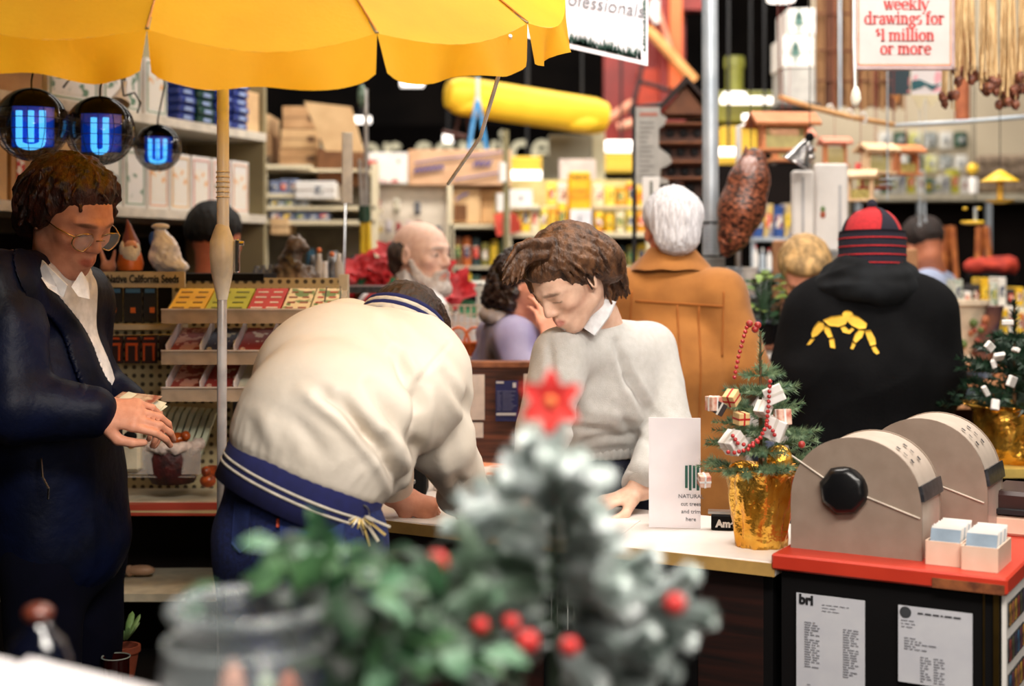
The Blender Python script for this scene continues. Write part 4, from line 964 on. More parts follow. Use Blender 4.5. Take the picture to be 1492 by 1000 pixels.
def hoodie():
    Y=4.2;cx=W(1264,500,Y).x;pel=V3(cx,Y,.95);che=V3(cx,Y,1.24);nb=W(1268,408,Y);hc=W(1270,372,Y+.02)
    sL=W(1190,458,Y+.03);sR=W(1344,456,Y-.02);eL=W(1160,560,Y+.05);wL=W(1190,640,Y+.25);eR=W(1362,560,Y+.02);wR=W(1330,640,Y+.2)
    p=body_thing('person from behind in a black hooded top with yellow wrestlers emblem and knit hat',(pel.x,pel.y,0))
    M=headM(hc,(.12,1,-.05),s=1.02);sd=V3(1,0,0);fw=V3(0,1,0);kL,kR,aL,aR=legs(pel,sd,fw=fw)
    S=SDF(.005);head(S,M);neck(S,M,nb+V3(0,0,-.04),.058);torso_skin(S,pel,che,nb+V3(0,0,-.03),sL,sR)
    for a,b,c in((sL,eL,wL),(sR,eR,wR)):S.cap(a,b,.045,.04,.02);S.cap(b,c,.038,.027,.02)
    hand(S,wL,(.5,.8,0),(0,0,1),-1);hand(S,wR,(-.5,.8,0),(0,0,1),1)
    S.build('body',SKIN,p,colfn=facecol(M,(180,110,84)))
    S=SDF(.007);S.ecap(pel+V3(0,0,-.06),che,(.235,.16),(.225,.155),sd,.04);S.ecap(che,nb+V3(0,0,-.03),(.22,.14),(.1,.085),sd,.09);S.cap(sL,sR,.085,.085,.08);S.cap(sL+V3(.05,0,.03),nb+V3(-.05,0,-.03),.07,.07,.06);S.cap(sR+V3(-.05,0,.03),nb+V3(.05,0,-.03),.07,.07,.06)
    S.cap(sL,eL,.094,.084,.04);S.cap(eL,wL,.08,.052,.03);S.cap(sR,eR,.096,.088,.04);S.cap(eR,wR,.08,.052,.03)
    m=mat('black_fleece',(13,13,15),(7,7,9),rough=.95,scale=12,bump=.15,bscale=160,spec=.15)
    jk=S.build('hooded_top',m,p,disp=folds(.006,6,(1,1,.6),61));bv=bvh_of(jk)
    S=SDF(.006);c=nb+V3(-.005,-.03,-.01)
    for z,rx,ry,rr in((.03,.078,.075,.03),(.0,.1,.085,.038),(-.03,.12,.09,.038)):
        for q in range(-8,8):
            f=lambda a:c+V3(math.sin(a)*rx,-math.cos(a)*ry+.02,z+.02*abs(math.sin(a)))
            S.cap(f(q*PI/8),f((q+1)*PI/8),rr,rr,.012)
    S.build('hood',mat('black_hood',(24,26,29),(15,16,18),rough=.92,scale=12,spec=.2),p,disp=folds(.006,12,(.5,1,1.5),62))
    ym=mat('yellow_print',(236,186,56),rough=.8,scale=20);U=lambda px,py:(W(px,py,4.05).x,W(px,py,4.05).z)
    def limb(pts):drape('emblem_figure',ym,p,bv,[U(*q)for q in pts],.003,3,n=3)
    def oval(cx_,cy_,rx,ry,a):
        ca,sa=math.cos(a),math.sin(a);limb([(cx_+rx*math.cos(t)*ca-ry*math.sin(t)*sa,cy_+rx*math.cos(t)*sa+ry*math.sin(t)*ca)for t in[i*PI/8 for i in range(16)]])
    limb([(1206,468),(1218,462),(1232,460),(1240,466),(1236,473),(1226,477),(1214,476)]);oval(1240,460,7.5,6.5,0)
    limb([(1246,459),(1254,462),(1266,472),(1264,479),(1254,480),(1244,475),(1238,468)])
    limb([(1200,470),(1207,472),(1207,480),(1198,490),(1191,494),(1190,488),(1194,478)]);limb([(1189,496),(1194,496),(1187,504),(1183,505)])
    limb([(1208,475),(1214,479),(1217,492),(1211,493),(1207,484)]);limb([(1212,495),(1218,494),(1218,508),(1212,507)])
    limb([(1254,481),(1262,482),(1257,492),(1247,500),(1244,496),(1248,487)]);limb([(1243,499),(1247,502),(1243,509),(1239,508)])
    limb([(1262,482),(1270,481),(1276,494),(1276,502),(1268,504),(1265,494)]);limb([(1269,506),(1275,504),(1280,514),(1276,516),(1272,513)])
    limb([(1228,478),(1234,476),(1240,482),(1244,478),(1247,481),(1240,487),(1231,485)])
    S=SDF(.009);trousers(S,pel,sd,kL,kR,aL,aR,(.18,.14));S.build('trousers',MATS['dark_navy'],p)
    shoes(p,fw,(aL+V3(0,0,-.045),aR+V3(0,0,-.045)),paint((30,25,22)))
    def hat(name,z0,z1,m,grow=0,ribs=0):
        mb=MB();n=80;vs=[];K=8
        for k in range(K+1):
            z=z0+(z1-z0)*k/K;t=max(0,(z-.05)/.09);r=math.sqrt(max(.0,1-min(1,t)**2))
            for i in range(n):
                a=2*PI*i/n;e=(.0022*abs(math.sin(a*20))if ribs else 0)+grow;vs.append(M@V3((.086*r+e*min(1,r*3))*math.sin(a),(-.1*r-e*min(1,r*3))*math.cos(a)-.012,z))
        mb.add(vs,[(k*n+i,k*n+(i+1)%n,(k+1)*n+(i+1)%n,(k+1)*n+i)for k in range(K)for i in range(n)]+[tuple(range(n)),tuple(K*n+i for i in range(n))[::-1]])
        return mb.build(name,m,p,smooth='all')
    kr=mat('hat_red',(176,34,40),rough=.95,scale=90,bump=.3,bscale=300);kd=mat('hat_navy',(26,22,38),rough=.95,scale=90,bump=.3,bscale=300)
    hat('hat_crown',.03,.139,kr)
    hat('hat_brim',-.045,.068,kd,.008,1)
    for z in(-.028,-.004,.02,.044):hat('hat_stripe',z,z+.004,kr,.0098,1)
    mb=MB();
    for q in range(3):
        a=q*2*PI/3+.5;vs=[];n=12
        for k in range(n+1):
            t=k/n;z=.045+.0925*t;r=math.sqrt(max(0,1-(max(0,z-.05)/.09)**2));
            for s_ in(-1,0,1):b=a+s_*.45*(1-t*.7);vs.append(M@V3((.086*r+.003)*math.sin(b),(-.1*r-.003)*math.cos(b)-.012,z+.001))
        mb.add(vs,[(k*3+i,k*3+i+1,(k+1)*3+i+1,(k+1)*3+i)for k in range(n)for i in range(2)])
    mb.build('hat_panel',kd,p,smooth='all')
    mb=MB();mb.sph(M@V3(0,-.012,.146),.017,12);mb.build('hat_bobble',kd,p,smooth='all')
hoodie()
def simple(label,hc,f,pel,nb,sL,sR,eL,eR,wL,wR,skin,haircol,topmat,hairlen=-.03,curls=False,fw=(0,-1,0)):
    p=body_thing(label,(pel.x,pel.y,0));M=headM(hc,f);sd=(sR-sL).normalized();che=pel.lerp(nb,.62);kL,kR,aL,aR=legs(V3(pel.x,pel.y,.9),sd,fw=fw)
    S=SDF(.006);head(S,M);neck(S,M,nb+V3(0,0,-.02),.055);torso_skin(S,pel,che,nb,sL,sR,.9)
    for a,b,c in((sL,eL,wL),(sR,eR,wR)):S.cap(a,b,.042,.038,.02);S.cap(b,c,.038,.027,.02)
    hand(S,wL,(wL-eL),(0,0,1),-1);hand(S,wR,(wR-eR),(0,0,1),1)
    S.build('body',SKIN,p,colfn=facecol(M,skin))
    S=SDF(.008);top(S,pel,che,nb+V3(0,0,-.04),sL,sR,eL,eR,wL,wR);S.build('shirt',topmat,p,disp=folds(.007,7,(1,1,.7),71))
    S=SDF(.01);trousers(S,V3(pel.x,pel.y,.9),sd,kL,kR,aL,aR);S.build('trousers',MATS['navy_cloth'],p)
    shoes(p,fw,(aL+V3(0,0,-.045),aR+V3(0,0,-.045)),paint((30,25,22)))
    S=SDF(.0045);S.frame(M);S.ell((0,-.03,.048),(.088,.1,.084),.02);S.ell((0,.03,.085),(.068,.055,.04),.02);S.frame();r=random.Random(8);paths=[]
    hairgen(S,M,110,8,lambda a:(1.75-hairlen*6)if a<1.2 else(1.6 if a<2 else.85),.008,.009,.35,.004,.005)
    S.build('hair',mat('hair_%d_%d_%d'%haircol,haircol,tuple(c*.62 for c in haircol),rough=.75,scale=30,stretch=(1.5,1.5,.5)),p,disp=hairdisp(M,.002,190));return p,M
hc=W(1172,402,4.9)
simple('blonde-haired person bowing their head behind the black hooded top',hc,(-.1,-.75,-.72),hc+V3(.0,.12,-.78),hc+V3(0,.1,-.14),hc+V3(.18,.12,-.24),hc+V3(-.18,.12,-.24),hc+V3(.24,.1,-.5),hc+V3(-.24,.1,-.5),hc+V3(.15,-.12,-.6),hc+V3(-.15,-.12,-.6),(230,160,130),(222,178,118),paint((70,80,110)),.0)
hc=W(1344,362,6.2)
simple('stooping shopper in a grey-blue shirt beside the tan board',hc,(-.35,.85,-.55),hc+V3(.18,.08,-.62),hc+V3(.04,.02,-.12),W(1366,418,6.35),W(1352,420,6.05),W(1385,500,6.4),W(1372,500,6.0),W(1350,540,6.35),W(1345,540,6.05),(190,120,90),(48,34,30),paint((158,168,196),rough=.8),-.02,fw=(-1,0,0))
hc=W(314,352,4.9)
simple('dark-haired shopper behind the seed rack, ear showing beside the umbrella pole',hc,(.3,.93,-.12),hc+V3(0,.05,-.68),hc+V3(-.01,.0,-.15),hc+V3(-.12,.14,-.21),hc+V3(.14,-.1,-.21),hc+V3(-.16,.16,-.48),hc+V3(.2,-.1,-.48),hc+V3(.0,.3,-.5),hc+V3(.25,.1,-.5),(200,120,90),(10,7,7),mat('plaid_shirt',(150,90,100),(50,40,60),rough=.85,scale=25),-.01,fw=(.75,.6,0))
# ================================================================ YELLOW UMBRELLA
YEL=mat('umbrella_cloth',(250,186,20),(244,174,14),rough=.75,scale=5,transl=.5,bump=.1,bscale=90)
POLEM=mat('white_enamel',(248,248,250),(240,240,244),rough=.3,scale=8)
UX,UY=-.691,3.40
um=thing('market_umbrella','large yellow umbrella with scalloped valance over the queue','umbrella',(UX,UY,0))
NU,RU,TH0=12,.82,math.radians(2)
def ue(th):x,y=UX+RU*math.sin(th),UY-RU*math.cos(th);d=y-2.6;return Vector((x,y,1.965+.24*d+.06*d*d-.045*(x+.25)))
AP=Vector((UX,UY-.05,2.62))
for k in range(NU):
    t0=TH0+k*2*PI/NU;nu,nv=10,10;mb=MB();vs=[]
    for j in range(nv+1):
        t=j/nv
        for i in range(nu+1):
            f=i/nu;p=ue(t0).lerp(ue(t0+2*PI/NU),f);q=AP.lerp(p,t);bow=-.035*math.sin(PI*f)*t**3*(1.2 if k==0 else 1)+.03*math.sin(PI*t);q.z+=bow+.004*math.sin(17*f*t+k)*(1-t);out=(Vector((q.x-UX,q.y-UY,0)));q+=out*(.03*math.sin(PI*f)*t);vs.append(q)
    mb.add(vs,[(j*(nu+1)+i,j*(nu+1)+i+1,(j+1)*(nu+1)+i+1,(j+1)*(nu+1)+i)for j in range(nv)for i in range(nu)]);mb.build('canopy_panel',YEL,um,smooth='all')
    mb=MB();vs=[];nv2=6;edge=vs and None
    base=[]
    for i in range(nu*2+1):
        f=i/(nu*2);p=ue(t0).lerp(ue(t0+2*PI/NU),f);out=Vector((p.x-UX,p.y-UY,0));p=p+out*(.03*math.sin(PI*f));p.z+=-.035*math.sin(PI*f)*(1.2 if k==0 else 1);base.append((p,out.normalized()))
    for j in range(nv2+1):
        t=j/nv2
        for i,(p,out)in enumerate(base):
            f=i/(nu*2);e=min(f,1-f);cut=min(1,e*14)**.5;ln=.097-.028*math.sin(PI*f)-.012*(1-cut)-.006*math.cos(4*PI*f)
            inn=(.0055*(1 if f<.5 else-1))*max(0,1-e*9)*t
            tang=(base[-1][0]-base[0][0]).normalized();vs.append(p+Vector((0,0,-ln*t))+out*(.016*t*math.sin(f*9+k)+.009*t*math.sin(f*19+2*k)+.006*t)+tang*inn*1.6)
    w_=nu*2+1;mb.add(vs,[(j*w_+i,j*w_+i+1,(j+1)*w_+i+1,(j+1)*w_+i)for j in range(nv2)for i in range(w_-1)]);mb.build('valance_flap',YEL,um,smooth='all')
    mb=MB();mb.tube([AP+Vector((0,0,-.03)),ue(t0)+Vector((0,0,-.0))],.004,6);mb.build('rib',mat('rib_steel',(150,130,90),rough=.4,metal=.5),um)
    mb=MB();mb.tube([AP.lerp(ue(t0),s_)+Vector((0,0,.03*math.sin(PI*s_)+.003))for s_ in[q/10 for q in range(11)]],.0022,5);mb.build('panel_seam',mat('seam_brown',(196,120,30),rough=.8),um)
mb=MB();mb.cyl((UX,UY,1.62),(UX,UY,2.6),.0148);mb.build('upper_pole',POLEM,um,smooth=True)
mb=MB();mb.cyl((UX-.004,UY,.1),(UX-.002,UY,1.5),.0118);mb.build('lower_pole',mat('chrome_pole',(226,224,226),rough=.25,metal=.45),um,smooth=True)
mb=MB();mb.lathe([(.0125,0),(.019,.03),(.027,.07),(.03,.11),(.029,.14),(.02,.165),(.0148,.18)],(UX-.002,UY,1.465),20);mb.build('tilt_collar',mat('ivory_plastic',(244,238,224),rough=.35),um,smooth=True)
mb=MB();mb.box((UX+.034,UY,1.57),(.012,.02,.08),bev=.003);mb.cyl((UX+.03,UY,1.6),(UX+.05,UY,1.6),.006);mb.build('tilt_lever',MATS['chrome'],um)
mb=MB()
for q in range(6):mb.tube([(UX+.0155*math.cos(a*PI/5),UY+.0155*math.sin(a*PI/5),1.77-.012*q)for a in range(10)],.002,5,closed=True)
mb.build('pole_binding',mat('cream_cord',(228,214,190),rough=.8),um,kind='stuff')
mb=MB();mb.lathe([(.24,0),(.25,.03),(.22,.06),(.03,.08),(.03,.3)],(UX,UY,0),28);mb.build('base',paint((70,70,74)),um,smooth=True)
mb=MB();mb.tube([ue(math.radians(57))+Vector((0,0,-.02)),W(700,200,3.25),W(653,268,3.5)],.0045,6);mb.build('guy_rope',mat('white_cord',(244,240,236),rough=.8),label='thin white rope stretched slanting down from the umbrella edge',cat='rope')
BLU=mat('blue_tube',(30,120,220),emit=((80,180,250),3.4));BLU2=mat('blue_reflector_glow',(20,70,180),emit=((16,80,210),.3))  # BLU2: tubes' glow on the reflector panel, put in as its own emission
DOME=mat('black_gloss',(3,3,4),rough=.16,spec=.14);SMOKE=mat('smoked_globe',(8,10,16),rough=.04,alpha=.6,coat=1,spec=.8)
WIRE=mat('black_wire',(10,12,18),rough=.4)
for i,(px,py,rp,Y,lab,nt)in enumerate(((46,181,53,3.72,'large round insect lamp with three glowing blue tubes, at the frame edge',3),(146,190,50,3.8,'round insect lamp with a glowing blue U tube, middle of the three',2),(230,215,34,4.3,'smallest round blue insect lamp beside the umbrella pole',3))):
    c=W(px,py,Y);R=rp*Y/FX;t=thing('insect_lamp',lab,'lamp',c,'hanging globe insect lamps')
    mb=MB();prof=[(R*math.sin(a),R*math.cos(a))for a in[j*math.radians(66)/10 for j in range(11)]][::-1];prof[-1]=(.0005,R);mb.lathe(prof+[],c,32,cap=False);mb.build('dome',DOME,t,smooth='all')
    mb=MB();prof=[(R*.985*math.sin(a),R*.985*math.cos(a))for a in[math.radians(64)+j*math.radians(114)/14 for j in range(15)]][::-1];mb.lathe(prof,c,32,cap=False);mb.build('smoked_bowl',SMOKE,t,smooth='all')
    mb=MB()
    for q in range(14):a=q*PI/7;mb.tube([c+Vector((R*math.sin(b)*math.cos(a),R*math.sin(b)*math.sin(a),R*math.cos(b)))*1.01 for b in[1.15+j*1.9/10 for j in range(11)]],R*.011,4)
    for b in(1.45,1.75,2.05,2.35,2.65):mb.tube([c+Vector((R*math.sin(b)*math.cos(a*PI/14),R*math.sin(b)*math.sin(a*PI/14),R*math.cos(b)))*1.01 for a in range(28)],R*.011,4,closed=True)
    mb.build('wire_cage',WIRE,t,kind='stuff')
    w=R*.95;xs={3:(-.3,.02,.34),2:(-.15,.2)}[nt]
    mb=MB();mb.box(c+Vector((0,.12*R,-.03*R)),(R*1.18,R*.05,R*1.2),bev=R*.02);mb.build('reflector_panel',BLU2,t)
    for x in xs:mb=MB();mb.cyl(c+Vector((x*R,-.12*R,R*.36)),c+Vector((x*R,-.12*R,-R*.5)),R*.088,n=14);mb.build('tube',BLU,t,smooth=True)
    mb=MB();mb.tube([c+Vector((R*(xs[0]+(xs[-1]-xs[0])*(1-math.cos(a))/2),-.12*R,-R*.5-R*.14*math.sin(a)))for a in[j*PI/10 for j in range(11)]],R*.085,10);mb.build('tube_bend',BLU,t,smooth='all')
    mb=MB();mb.tube([c+Vector((0,0,R)),c+Vector((0,0,R*1.2)),c+Vector((.02,0,R*1.2+.1)),Vector((c.x+.0,c.y,2.9))],.0028,6);mb.build('cord',WIRE,t)
mb=MB();mb.box((-1.2,3.72,2.93),(2.6,.07,.07));mb.box((-1.2,4.3,2.93),(2.6,.06,.06));mb.box((-2.4,4.0,2.93),(.06,.7,.06));mb.box((0.05,4.0,2.93),(.06,.7,.06))
for x in(-2.4,.05):mb.box((x,4.3,3.8),(.03,.03,1.8))
mb.build('overhead_gantry',inkb,label='dark overhead steel frame the insect lamps hang from',cat='gantry')
mb=MB();mb.tube([W(92,128,4.2),W(104,112,4.2),W(112,85,4.2)],.003,6);mb.tube([W(200,165,4.2),W(205,150,4.2),W(196,135,4.2),W(180,140,4.2)],.003,6);mb.tube([W(112,85,4.2),W(115,-40,4.2)],.003,6);mb.tube([W(180,140,4.2),W(160,-40,4.2)],.003,6);mb.build('power_cable',WIRE,label='loose black power cables looping behind the insect lamps',cat='cable')
t=thing('clamp_lamp','small white clamp lamp between the insect lamps','lamp',W(180,130,4.35));mb=MB();mb.lathe([(.008,0),(.012,.03),(.032,.075),(.03,.076),(.01,.034)],W(182,120,4.35),18,(-.1,-.5,-1));mb.build('shade',WHITE,t,smooth=True)
mb=MB();mb.cyl(W(182,121,4.35),W(178,60,4.35),.004);mb.build('stem',WIRE,t)
# ================================================================ LEFT WALL SHELVES
LA=math.atan2(.94,.342)
def LS(s,n,z):return Vector((-1.512+.342*s+.94*n,4.2+.94*s-.342*n,z))
sh=thing('wall_shelving','beige wall shelving with two long shelves behind the insect lamps','shelving',LS(.4,-.2,0))
OLV=mat('olive_steel',(150,138,104),(132,120,90),rough=.6,scale=3);SHF=mat('shelf_cream',(206,196,172),rough=.5)
mb=MB();mb.box(LS(.35,-.37,1.9),(2.4,.02,.5),LA);mb.build('back_panel',OLV,sh)
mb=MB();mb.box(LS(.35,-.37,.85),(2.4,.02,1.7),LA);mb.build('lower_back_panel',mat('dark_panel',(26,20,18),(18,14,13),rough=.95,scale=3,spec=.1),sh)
mb=MB();mb.box(LS(.35,-.37,2.45),(2.4,.02,.6),LA);mb.build('upper_back_panel',OLV,sh)
for z in(1.735,2.06):mb=MB();mb.box(LS(.35,-.18,z-.015),(2.4,.36,.03),LA);mb.build('shelf',SHF,sh)
for z in(1.735,2.06):mb=MB();mb.box(LS(.35,.003,z-.013),(2.4,.006,.032),LA);mb.build('price_rail',mat('price_rail',(226,216,200),rough=.4),sh)
mb=MB();mb.box(LS(1.55,-.18,1.3),(.02,.36,2.6),LA);mb.build('end_panel',OLV,sh)
mb=MB();mb.box(LS(-.85,-.18,1.3),(.02,.36,2.6),LA);mb.build('end_panel',OLV,sh)
ORD=['first','second','third','fourth','fifth','sixth','seventh','eighth','ninth','tenth','eleventh','twelfth','thirteenth','fourteenth','fifteenth','sixteenth','seventeenth','eighteenth']
def sbox(s0,s1,z,h,m,name,label,group=None,border=None,pic=None,n0=-.02,d=.2,cat='box'):
    t=thing(name,label,cat,LS((s0+s1)/2,n0-d/2,z),group);mb=MB();mb.box(LS((s0+s1)/2,n0-d/2,z+h/2),(s1-s0-.006,d,h),LA,bev=.002);mb.build('carton',m,t)
    if border:
        mb=MB();w=s1-s0-.03;hh=h-.03;sc=(s0+s1)/2
        for(ds,dz,a,b)in((0,hh/2,w,.004),(0,-hh/2,w,.004),(-w/2,0,.004,hh),(w/2,0,.004,hh)):mb.box(LS(sc+ds,n0+.0012,z+h/2+dz),(a,.002,b),LA)
        mb.build('printed_border',paint(border),t)
    if pic:mb=MB();mb.box(LS((s0+s1)/2,n0+.0008,z+h*.45),(s1-s0-.045,.0012,h*.62),LA);mb.build('printed_picture',pic,t)
    return t
pg=printmat('print_grey',(226,222,214),(120,124,120),34,.56);pb=printmat('print_plants',(226,220,214),(96,130,104),30,.58);pr=printmat('print_warm',(228,220,208),(226,170,110),26,.57)
gr='white printed cartons on the lower wall shelf'
for i,(bc,pc)in enumerate((((110,150,120),pg),((110,150,120),pb),((236,170,120),pr),((236,186,100),pr),((230,150,140),pr),((236,160,130),pb),((236,170,120),pr))):
    s0=.50+i*.138;sbox(s0,s0+.132,1.737,.205,WHITE,'printed_carton','white carton with %s border, %s from the left on the lower wall shelf'%('green' if i<2 else 'orange',ORD[i]),gr,bc,pc)
for i,(s0,s1,h,m)in enumerate(((-.35,-.12,.22,CARD),(-.11,.06,.2,CARD2),(.07,.22,.17,CARD),(.24,.42,.21,CARD2))):
    t=sbox(s0,s1,1.737,h,m,'brown_carton','brown carton on the lower wall shelf, %s from the frame edge'%ORD[i],'brown cartons on the lower wall shelf',None,None)
    mb=MB();mb.box(LS((s0+s1)/2-.03,-.0185,1.737+h*.5),(.035,.0015,h*.6),LA);mb.build('red_white_label',printmat('label_red',(226,220,216),(190,50,44),40,.5),t)
for i,(s0,s1,h,m,lb)in enumerate(((-.3,-.05,.24,CARD2,'pale brown'),(-.04,.22,.2,CARD,'brown'),(.24,.5,.2,WHITE,'white picture'),(.52,.74,.19,WHITE,'white picture'),(.76,.9,.2,WHITE,'plain white'))):
    sbox(s0,s1,2.062,h,m,'upper_carton','%s carton on the upper wall shelf, %s from the frame edge'%(lb,ORD[i]),'cartons on the upper wall shelf',(110,150,120)if m is WHITE else None,pb if i in(2,3)else(pr if i==4 else None))
bt=mat('blue_tub',(34,56,140),rough=.4);dg=mat('dark_green_tub',(20,70,60),rough=.4);lw=paint((150,170,214))
for k in range(4):
    for j in range(6):
        s0=.95+k*.125;t=thing('stacked_tray','%s plastic tray in the %s stack, level %s from the shelf'%('dark green' if k==1 else 'blue',ORD[k],ORD[j]),'tray',LS(s0+.055,-.1,2.062+j*.031),'plastic trays stacked on the upper wall shelf')
        mb=MB();mb.box(LS(s0+.055,-.1+.004*((j+k)%3),2.0765+j*.031),(.105,.18,.028),LA,bev=.005);mb.build('tray',dg if k==1 else bt,t)
        mb=MB();mb.box(LS(s0+.055,-.0065+.004*((j+k)%3),2.0765+j*.031),(.05,.0015,.014),LA);mb.build('price_label',lw,t)
sbox(1.42,1.54,2.062,.16,CARD2,'end_carton','pale brown carton at the far end of the upper wall shelf')
t=thing('spray_bottle','white spray bottle standing behind the printed cartons by the umbrella pole','bottle',LS(1.05,-.28,1.737));mb=MB();mb.lathe([(.035,0),(.036,.17),(.015,.2),(.014,.215)],LS(1.05,-.28,1.737),16);mb.build('bottle',WHITE,t,smooth=True)
mb=MB();mb.lathe([(.017,0),(.017,.03)],LS(1.05,-.28,1.952),12);mb.build('cap',WHITE,t)
# ================================================================ SEED RACK
PEG=printmat('pegboard',(188,172,132),(188,172,132),5);nt=PEG.node_tree;N_=nt.nodes;L_=nt.links
v=N_.new('ShaderNodeTexVoronoi');v.inputs['Randomness'].default_value=0;v.inputs['Scale'].default_value=42;tc=[n for n in N_ if n.type=='TEX_COORD'][0]
L_.new(tc.outputs['Object'],v.inputs['Vector']);mr=N_.new('ShaderNodeMath');mr.operation='LESS_THAN';mr.inputs[1].default_value=.26
sx=N_.new('ShaderNodeSeparateXYZ');L_.new(tc.outputs['Object'],sx.inputs[0]);cx_=N_.new('ShaderNodeCombineXYZ');L_.new(sx.outputs[0],cx_.inputs[0]);L_.new(sx.outputs[2],cx_.inputs[1]);v.voronoi_dimensions='2D';L_.new(cx_.outputs[0],v.inputs['Vector'])
L_.new(v.outputs['Distance'],mr.inputs[0]);mx=N_.new('ShaderNodeMix');mx.data_type='RGBA';L_.new(mr.outputs[0],mx.inputs[0]);mx.inputs[6].default_value=(*lin((188,172,132)),1);mx.inputs[7].default_value=(*lin((70,58,40)),1);L_.new(mx.outputs[2],N_['Principled BSDF'].inputs['Base Color'])
RY=3.95;rk=thing('seed_rack','beige pegboard display rack with three clear tiers of seed packets','rack',(-.86,RY,0))
xl,xr=W(146,0,RY).x,W(500,0,RY).x
mb=MB();mb.box(((xl+xr)/2,RY+.01,1.18),(xr-xl,.012,.66));mb.build('pegboard',PEG,rk)
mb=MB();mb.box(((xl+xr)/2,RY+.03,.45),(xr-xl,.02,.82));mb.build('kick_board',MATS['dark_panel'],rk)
for x in(xl,xr):mb=MB();mb.box((x,RY+.02,.76),(.025,.04,1.52));mb.build('upright',SHF,rk)
for x in(W(345,0,RY).x,):
    mb=MB();mb.box((x,RY-.012,1.1),(.014,.02,.5));mb.build('slotted_bracket',MATS['dark_steel'],rk)
mb=MB();mb.box((-.93,RY-.08,.915),(.60,.26,.02));mb.build('base_shelf',SHF,rk);mb=MB();mb.box((-.93,RY-.212,.905),(.60,.006,.034));mb.build('base_rail',mat('striped_rail',(196,176,130),(170,60,40),kind='wave',scale=9,stretch=(.02,.02,3)),rk)
mb=MB();mb.box((-1.0,RY-.12,.69),(.72,.34,.02));mb.build('lower_shelf',SHF,rk)
ACR=mat('clear_acrylic',(250,240,230),rough=.08,alpha=.3,spec=.7)
TX0,TX1=W(236,0,3.7).x,W(495,0,3.7).x
for zf,nm in((1.425,'top'),(1.318,'middle'),(1.222,'bottom')):
    tr=thing('display_tier','%s sloping clear tier of the seed rack'%nm,'shelf',((TX0+TX1)/2,3.8,zf))
    R=Matrix.Rotation(.34,3,'X');mb=MB();mb.box(((TX0+TX1)/2,3.79,zf+.016),(TX1-TX0,.2,.005),R=R);mb.build('sloped_base',ACR,tr)
    mb=MB();mb.box(((TX0+TX1)/2,3.695,zf-.012),(TX1-TX0,.004,.036));mb.build('clear_lip',mat('acrylic_lip',(214,190,164),rough=.12,alpha=.75,spec=.7),tr)
    mb=MB();mb.box(((TX0+TX1)/2,3.692,zf+.007),(TX1-TX0,.008,.0035));mb.build('lip_edge',mat('acrylic_edge',(240,226,214),rough=.15),tr)
    mb=MB();
    for x in(TX0+.02,TX1-.02):mb.box((x,3.91,zf+.01),(.01,.08,.02))
    mb.build('bracket',MATS['steel'],tr)
def packet(i,tier,x0,x1,zf,m,ink_,lab,div=None,title=None):
    R=Matrix.Rotation(.34,3,'X');c=Vector(((x0+x1)/2,3.785,zf+.024));t=thing('seed_packet_stack',lab,'packets',c)
    mb=MB();mb.box(c,(x1-x0-.003,.17,.012),R=R);mb.build('packets',m,t)
    if ink_ is not None:
        mb=MB();r=random.Random(i)
        for q in range(4):
            for k in range(2):
                mb.box(c+R@Vector(((k-.5)*(x1-x0)*.46,-.06+q*.038,.0068)),((x1-x0)*.34*r.uniform(.7,1),.008,.001),R=R)
        mb.build('printed_names',ink_,t,kind='stuff')
    return t
ylw=mat('packet_yellow',(236,196,30),(226,176,20),rough=.6,scale=9);lime=mat('packet_lime',(190,196,40),(170,180,34),rough=.6,scale=9);redp=mat('packet_red',(196,54,38),(180,44,32),rough=.6,scale=9);pale=printmat('packet_mixed',(232,218,176),(110,140,70),30,.55)
x=TX0+.012;W1=W(345,0,3.7).x
zt=1.437
for i,(x0,x1,m,ik,lb)in enumerate(((TX0+.01,TX0+.105,ylw,paint((150,110,20)),'yellow seed packets lying at the end of the top tier'),(TX0+.107,TX0+.215,lime,paint((110,120,30)),'lime green seed packets in the middle of the top tier'),(TX0+.217,TX0+.305,redp,WHITE,'red seed packets with white names on the top tier'),(TX0+.307,TX0+.38,pale,paint((150,60,40)),'cream and green seed packets on the top tier'),(TX0+.382,TX0+.45,pale,redp,'red and cream seed packets next to the clear divider on the top tier'))):
    packet(i,'top',x0,x1,1.425,m,ik,lb)
mixs=[printmat('packet_a',(206,150,130),(150,60,50),40,.5),printmat('packet_b',(60,60,80),(196,180,150),40,.6),printmat('packet_c',(150,50,44),(220,190,170),40,.6),printmat('packet_d',(40,110,60),(220,210,120),40,.62)]
for zf,nm,cols in((1.318,'middle',(0,1,2,2,3)),(1.222,'bottom',(0,2,None,1,None))):
    for i,ci in enumerate(cols):
        x0=TX0+.012+i*.088;m=mixs[ci]if ci is not None else mat('white_packet',(206,204,184),rough=.7)
        packet(i,nm,x0+.004,x0+.082,zf,m,None,'%s seed packets, %s bay of the %s tier'%(['mixed pink','dark','red','green'][ci]if ci is not None else 'plain white',ORD[i],nm))
        R=Matrix.Rotation(.34,3,'X');mb=MB();mb.box((x0,3.785,zf+.035),(.003,.18,.035),R=R);mb.build('tier_divider',MATS['glossy_white'],label='white divider, %s on the %s tier'%(ORD[i],nm),cat='divider',group='white dividers on the %s tier'%nm)
mb=MB();mb.tube([W(473,440,3.75),W(476,418,3.75),W(496,417,3.75),W(496,440,3.75)],.0022,6);mb.build('wire_hoop',MATS['steel'],label='small wire hoop at the end of the top seed tier',cat='wire')
t=thing('header_sign','beige header board reading Native California Seeds above the rack','sign',W(210,418,3.9));mb=MB();mb.pbox(146,396,269,419,3.9,.012);mb.build('board',mat('tan_board',(206,190,158),rough=.7),t)
text('Native California Seeds',.030,facing(W(208,407,3.897)),inkb,t,off=.0008,sx=.70)
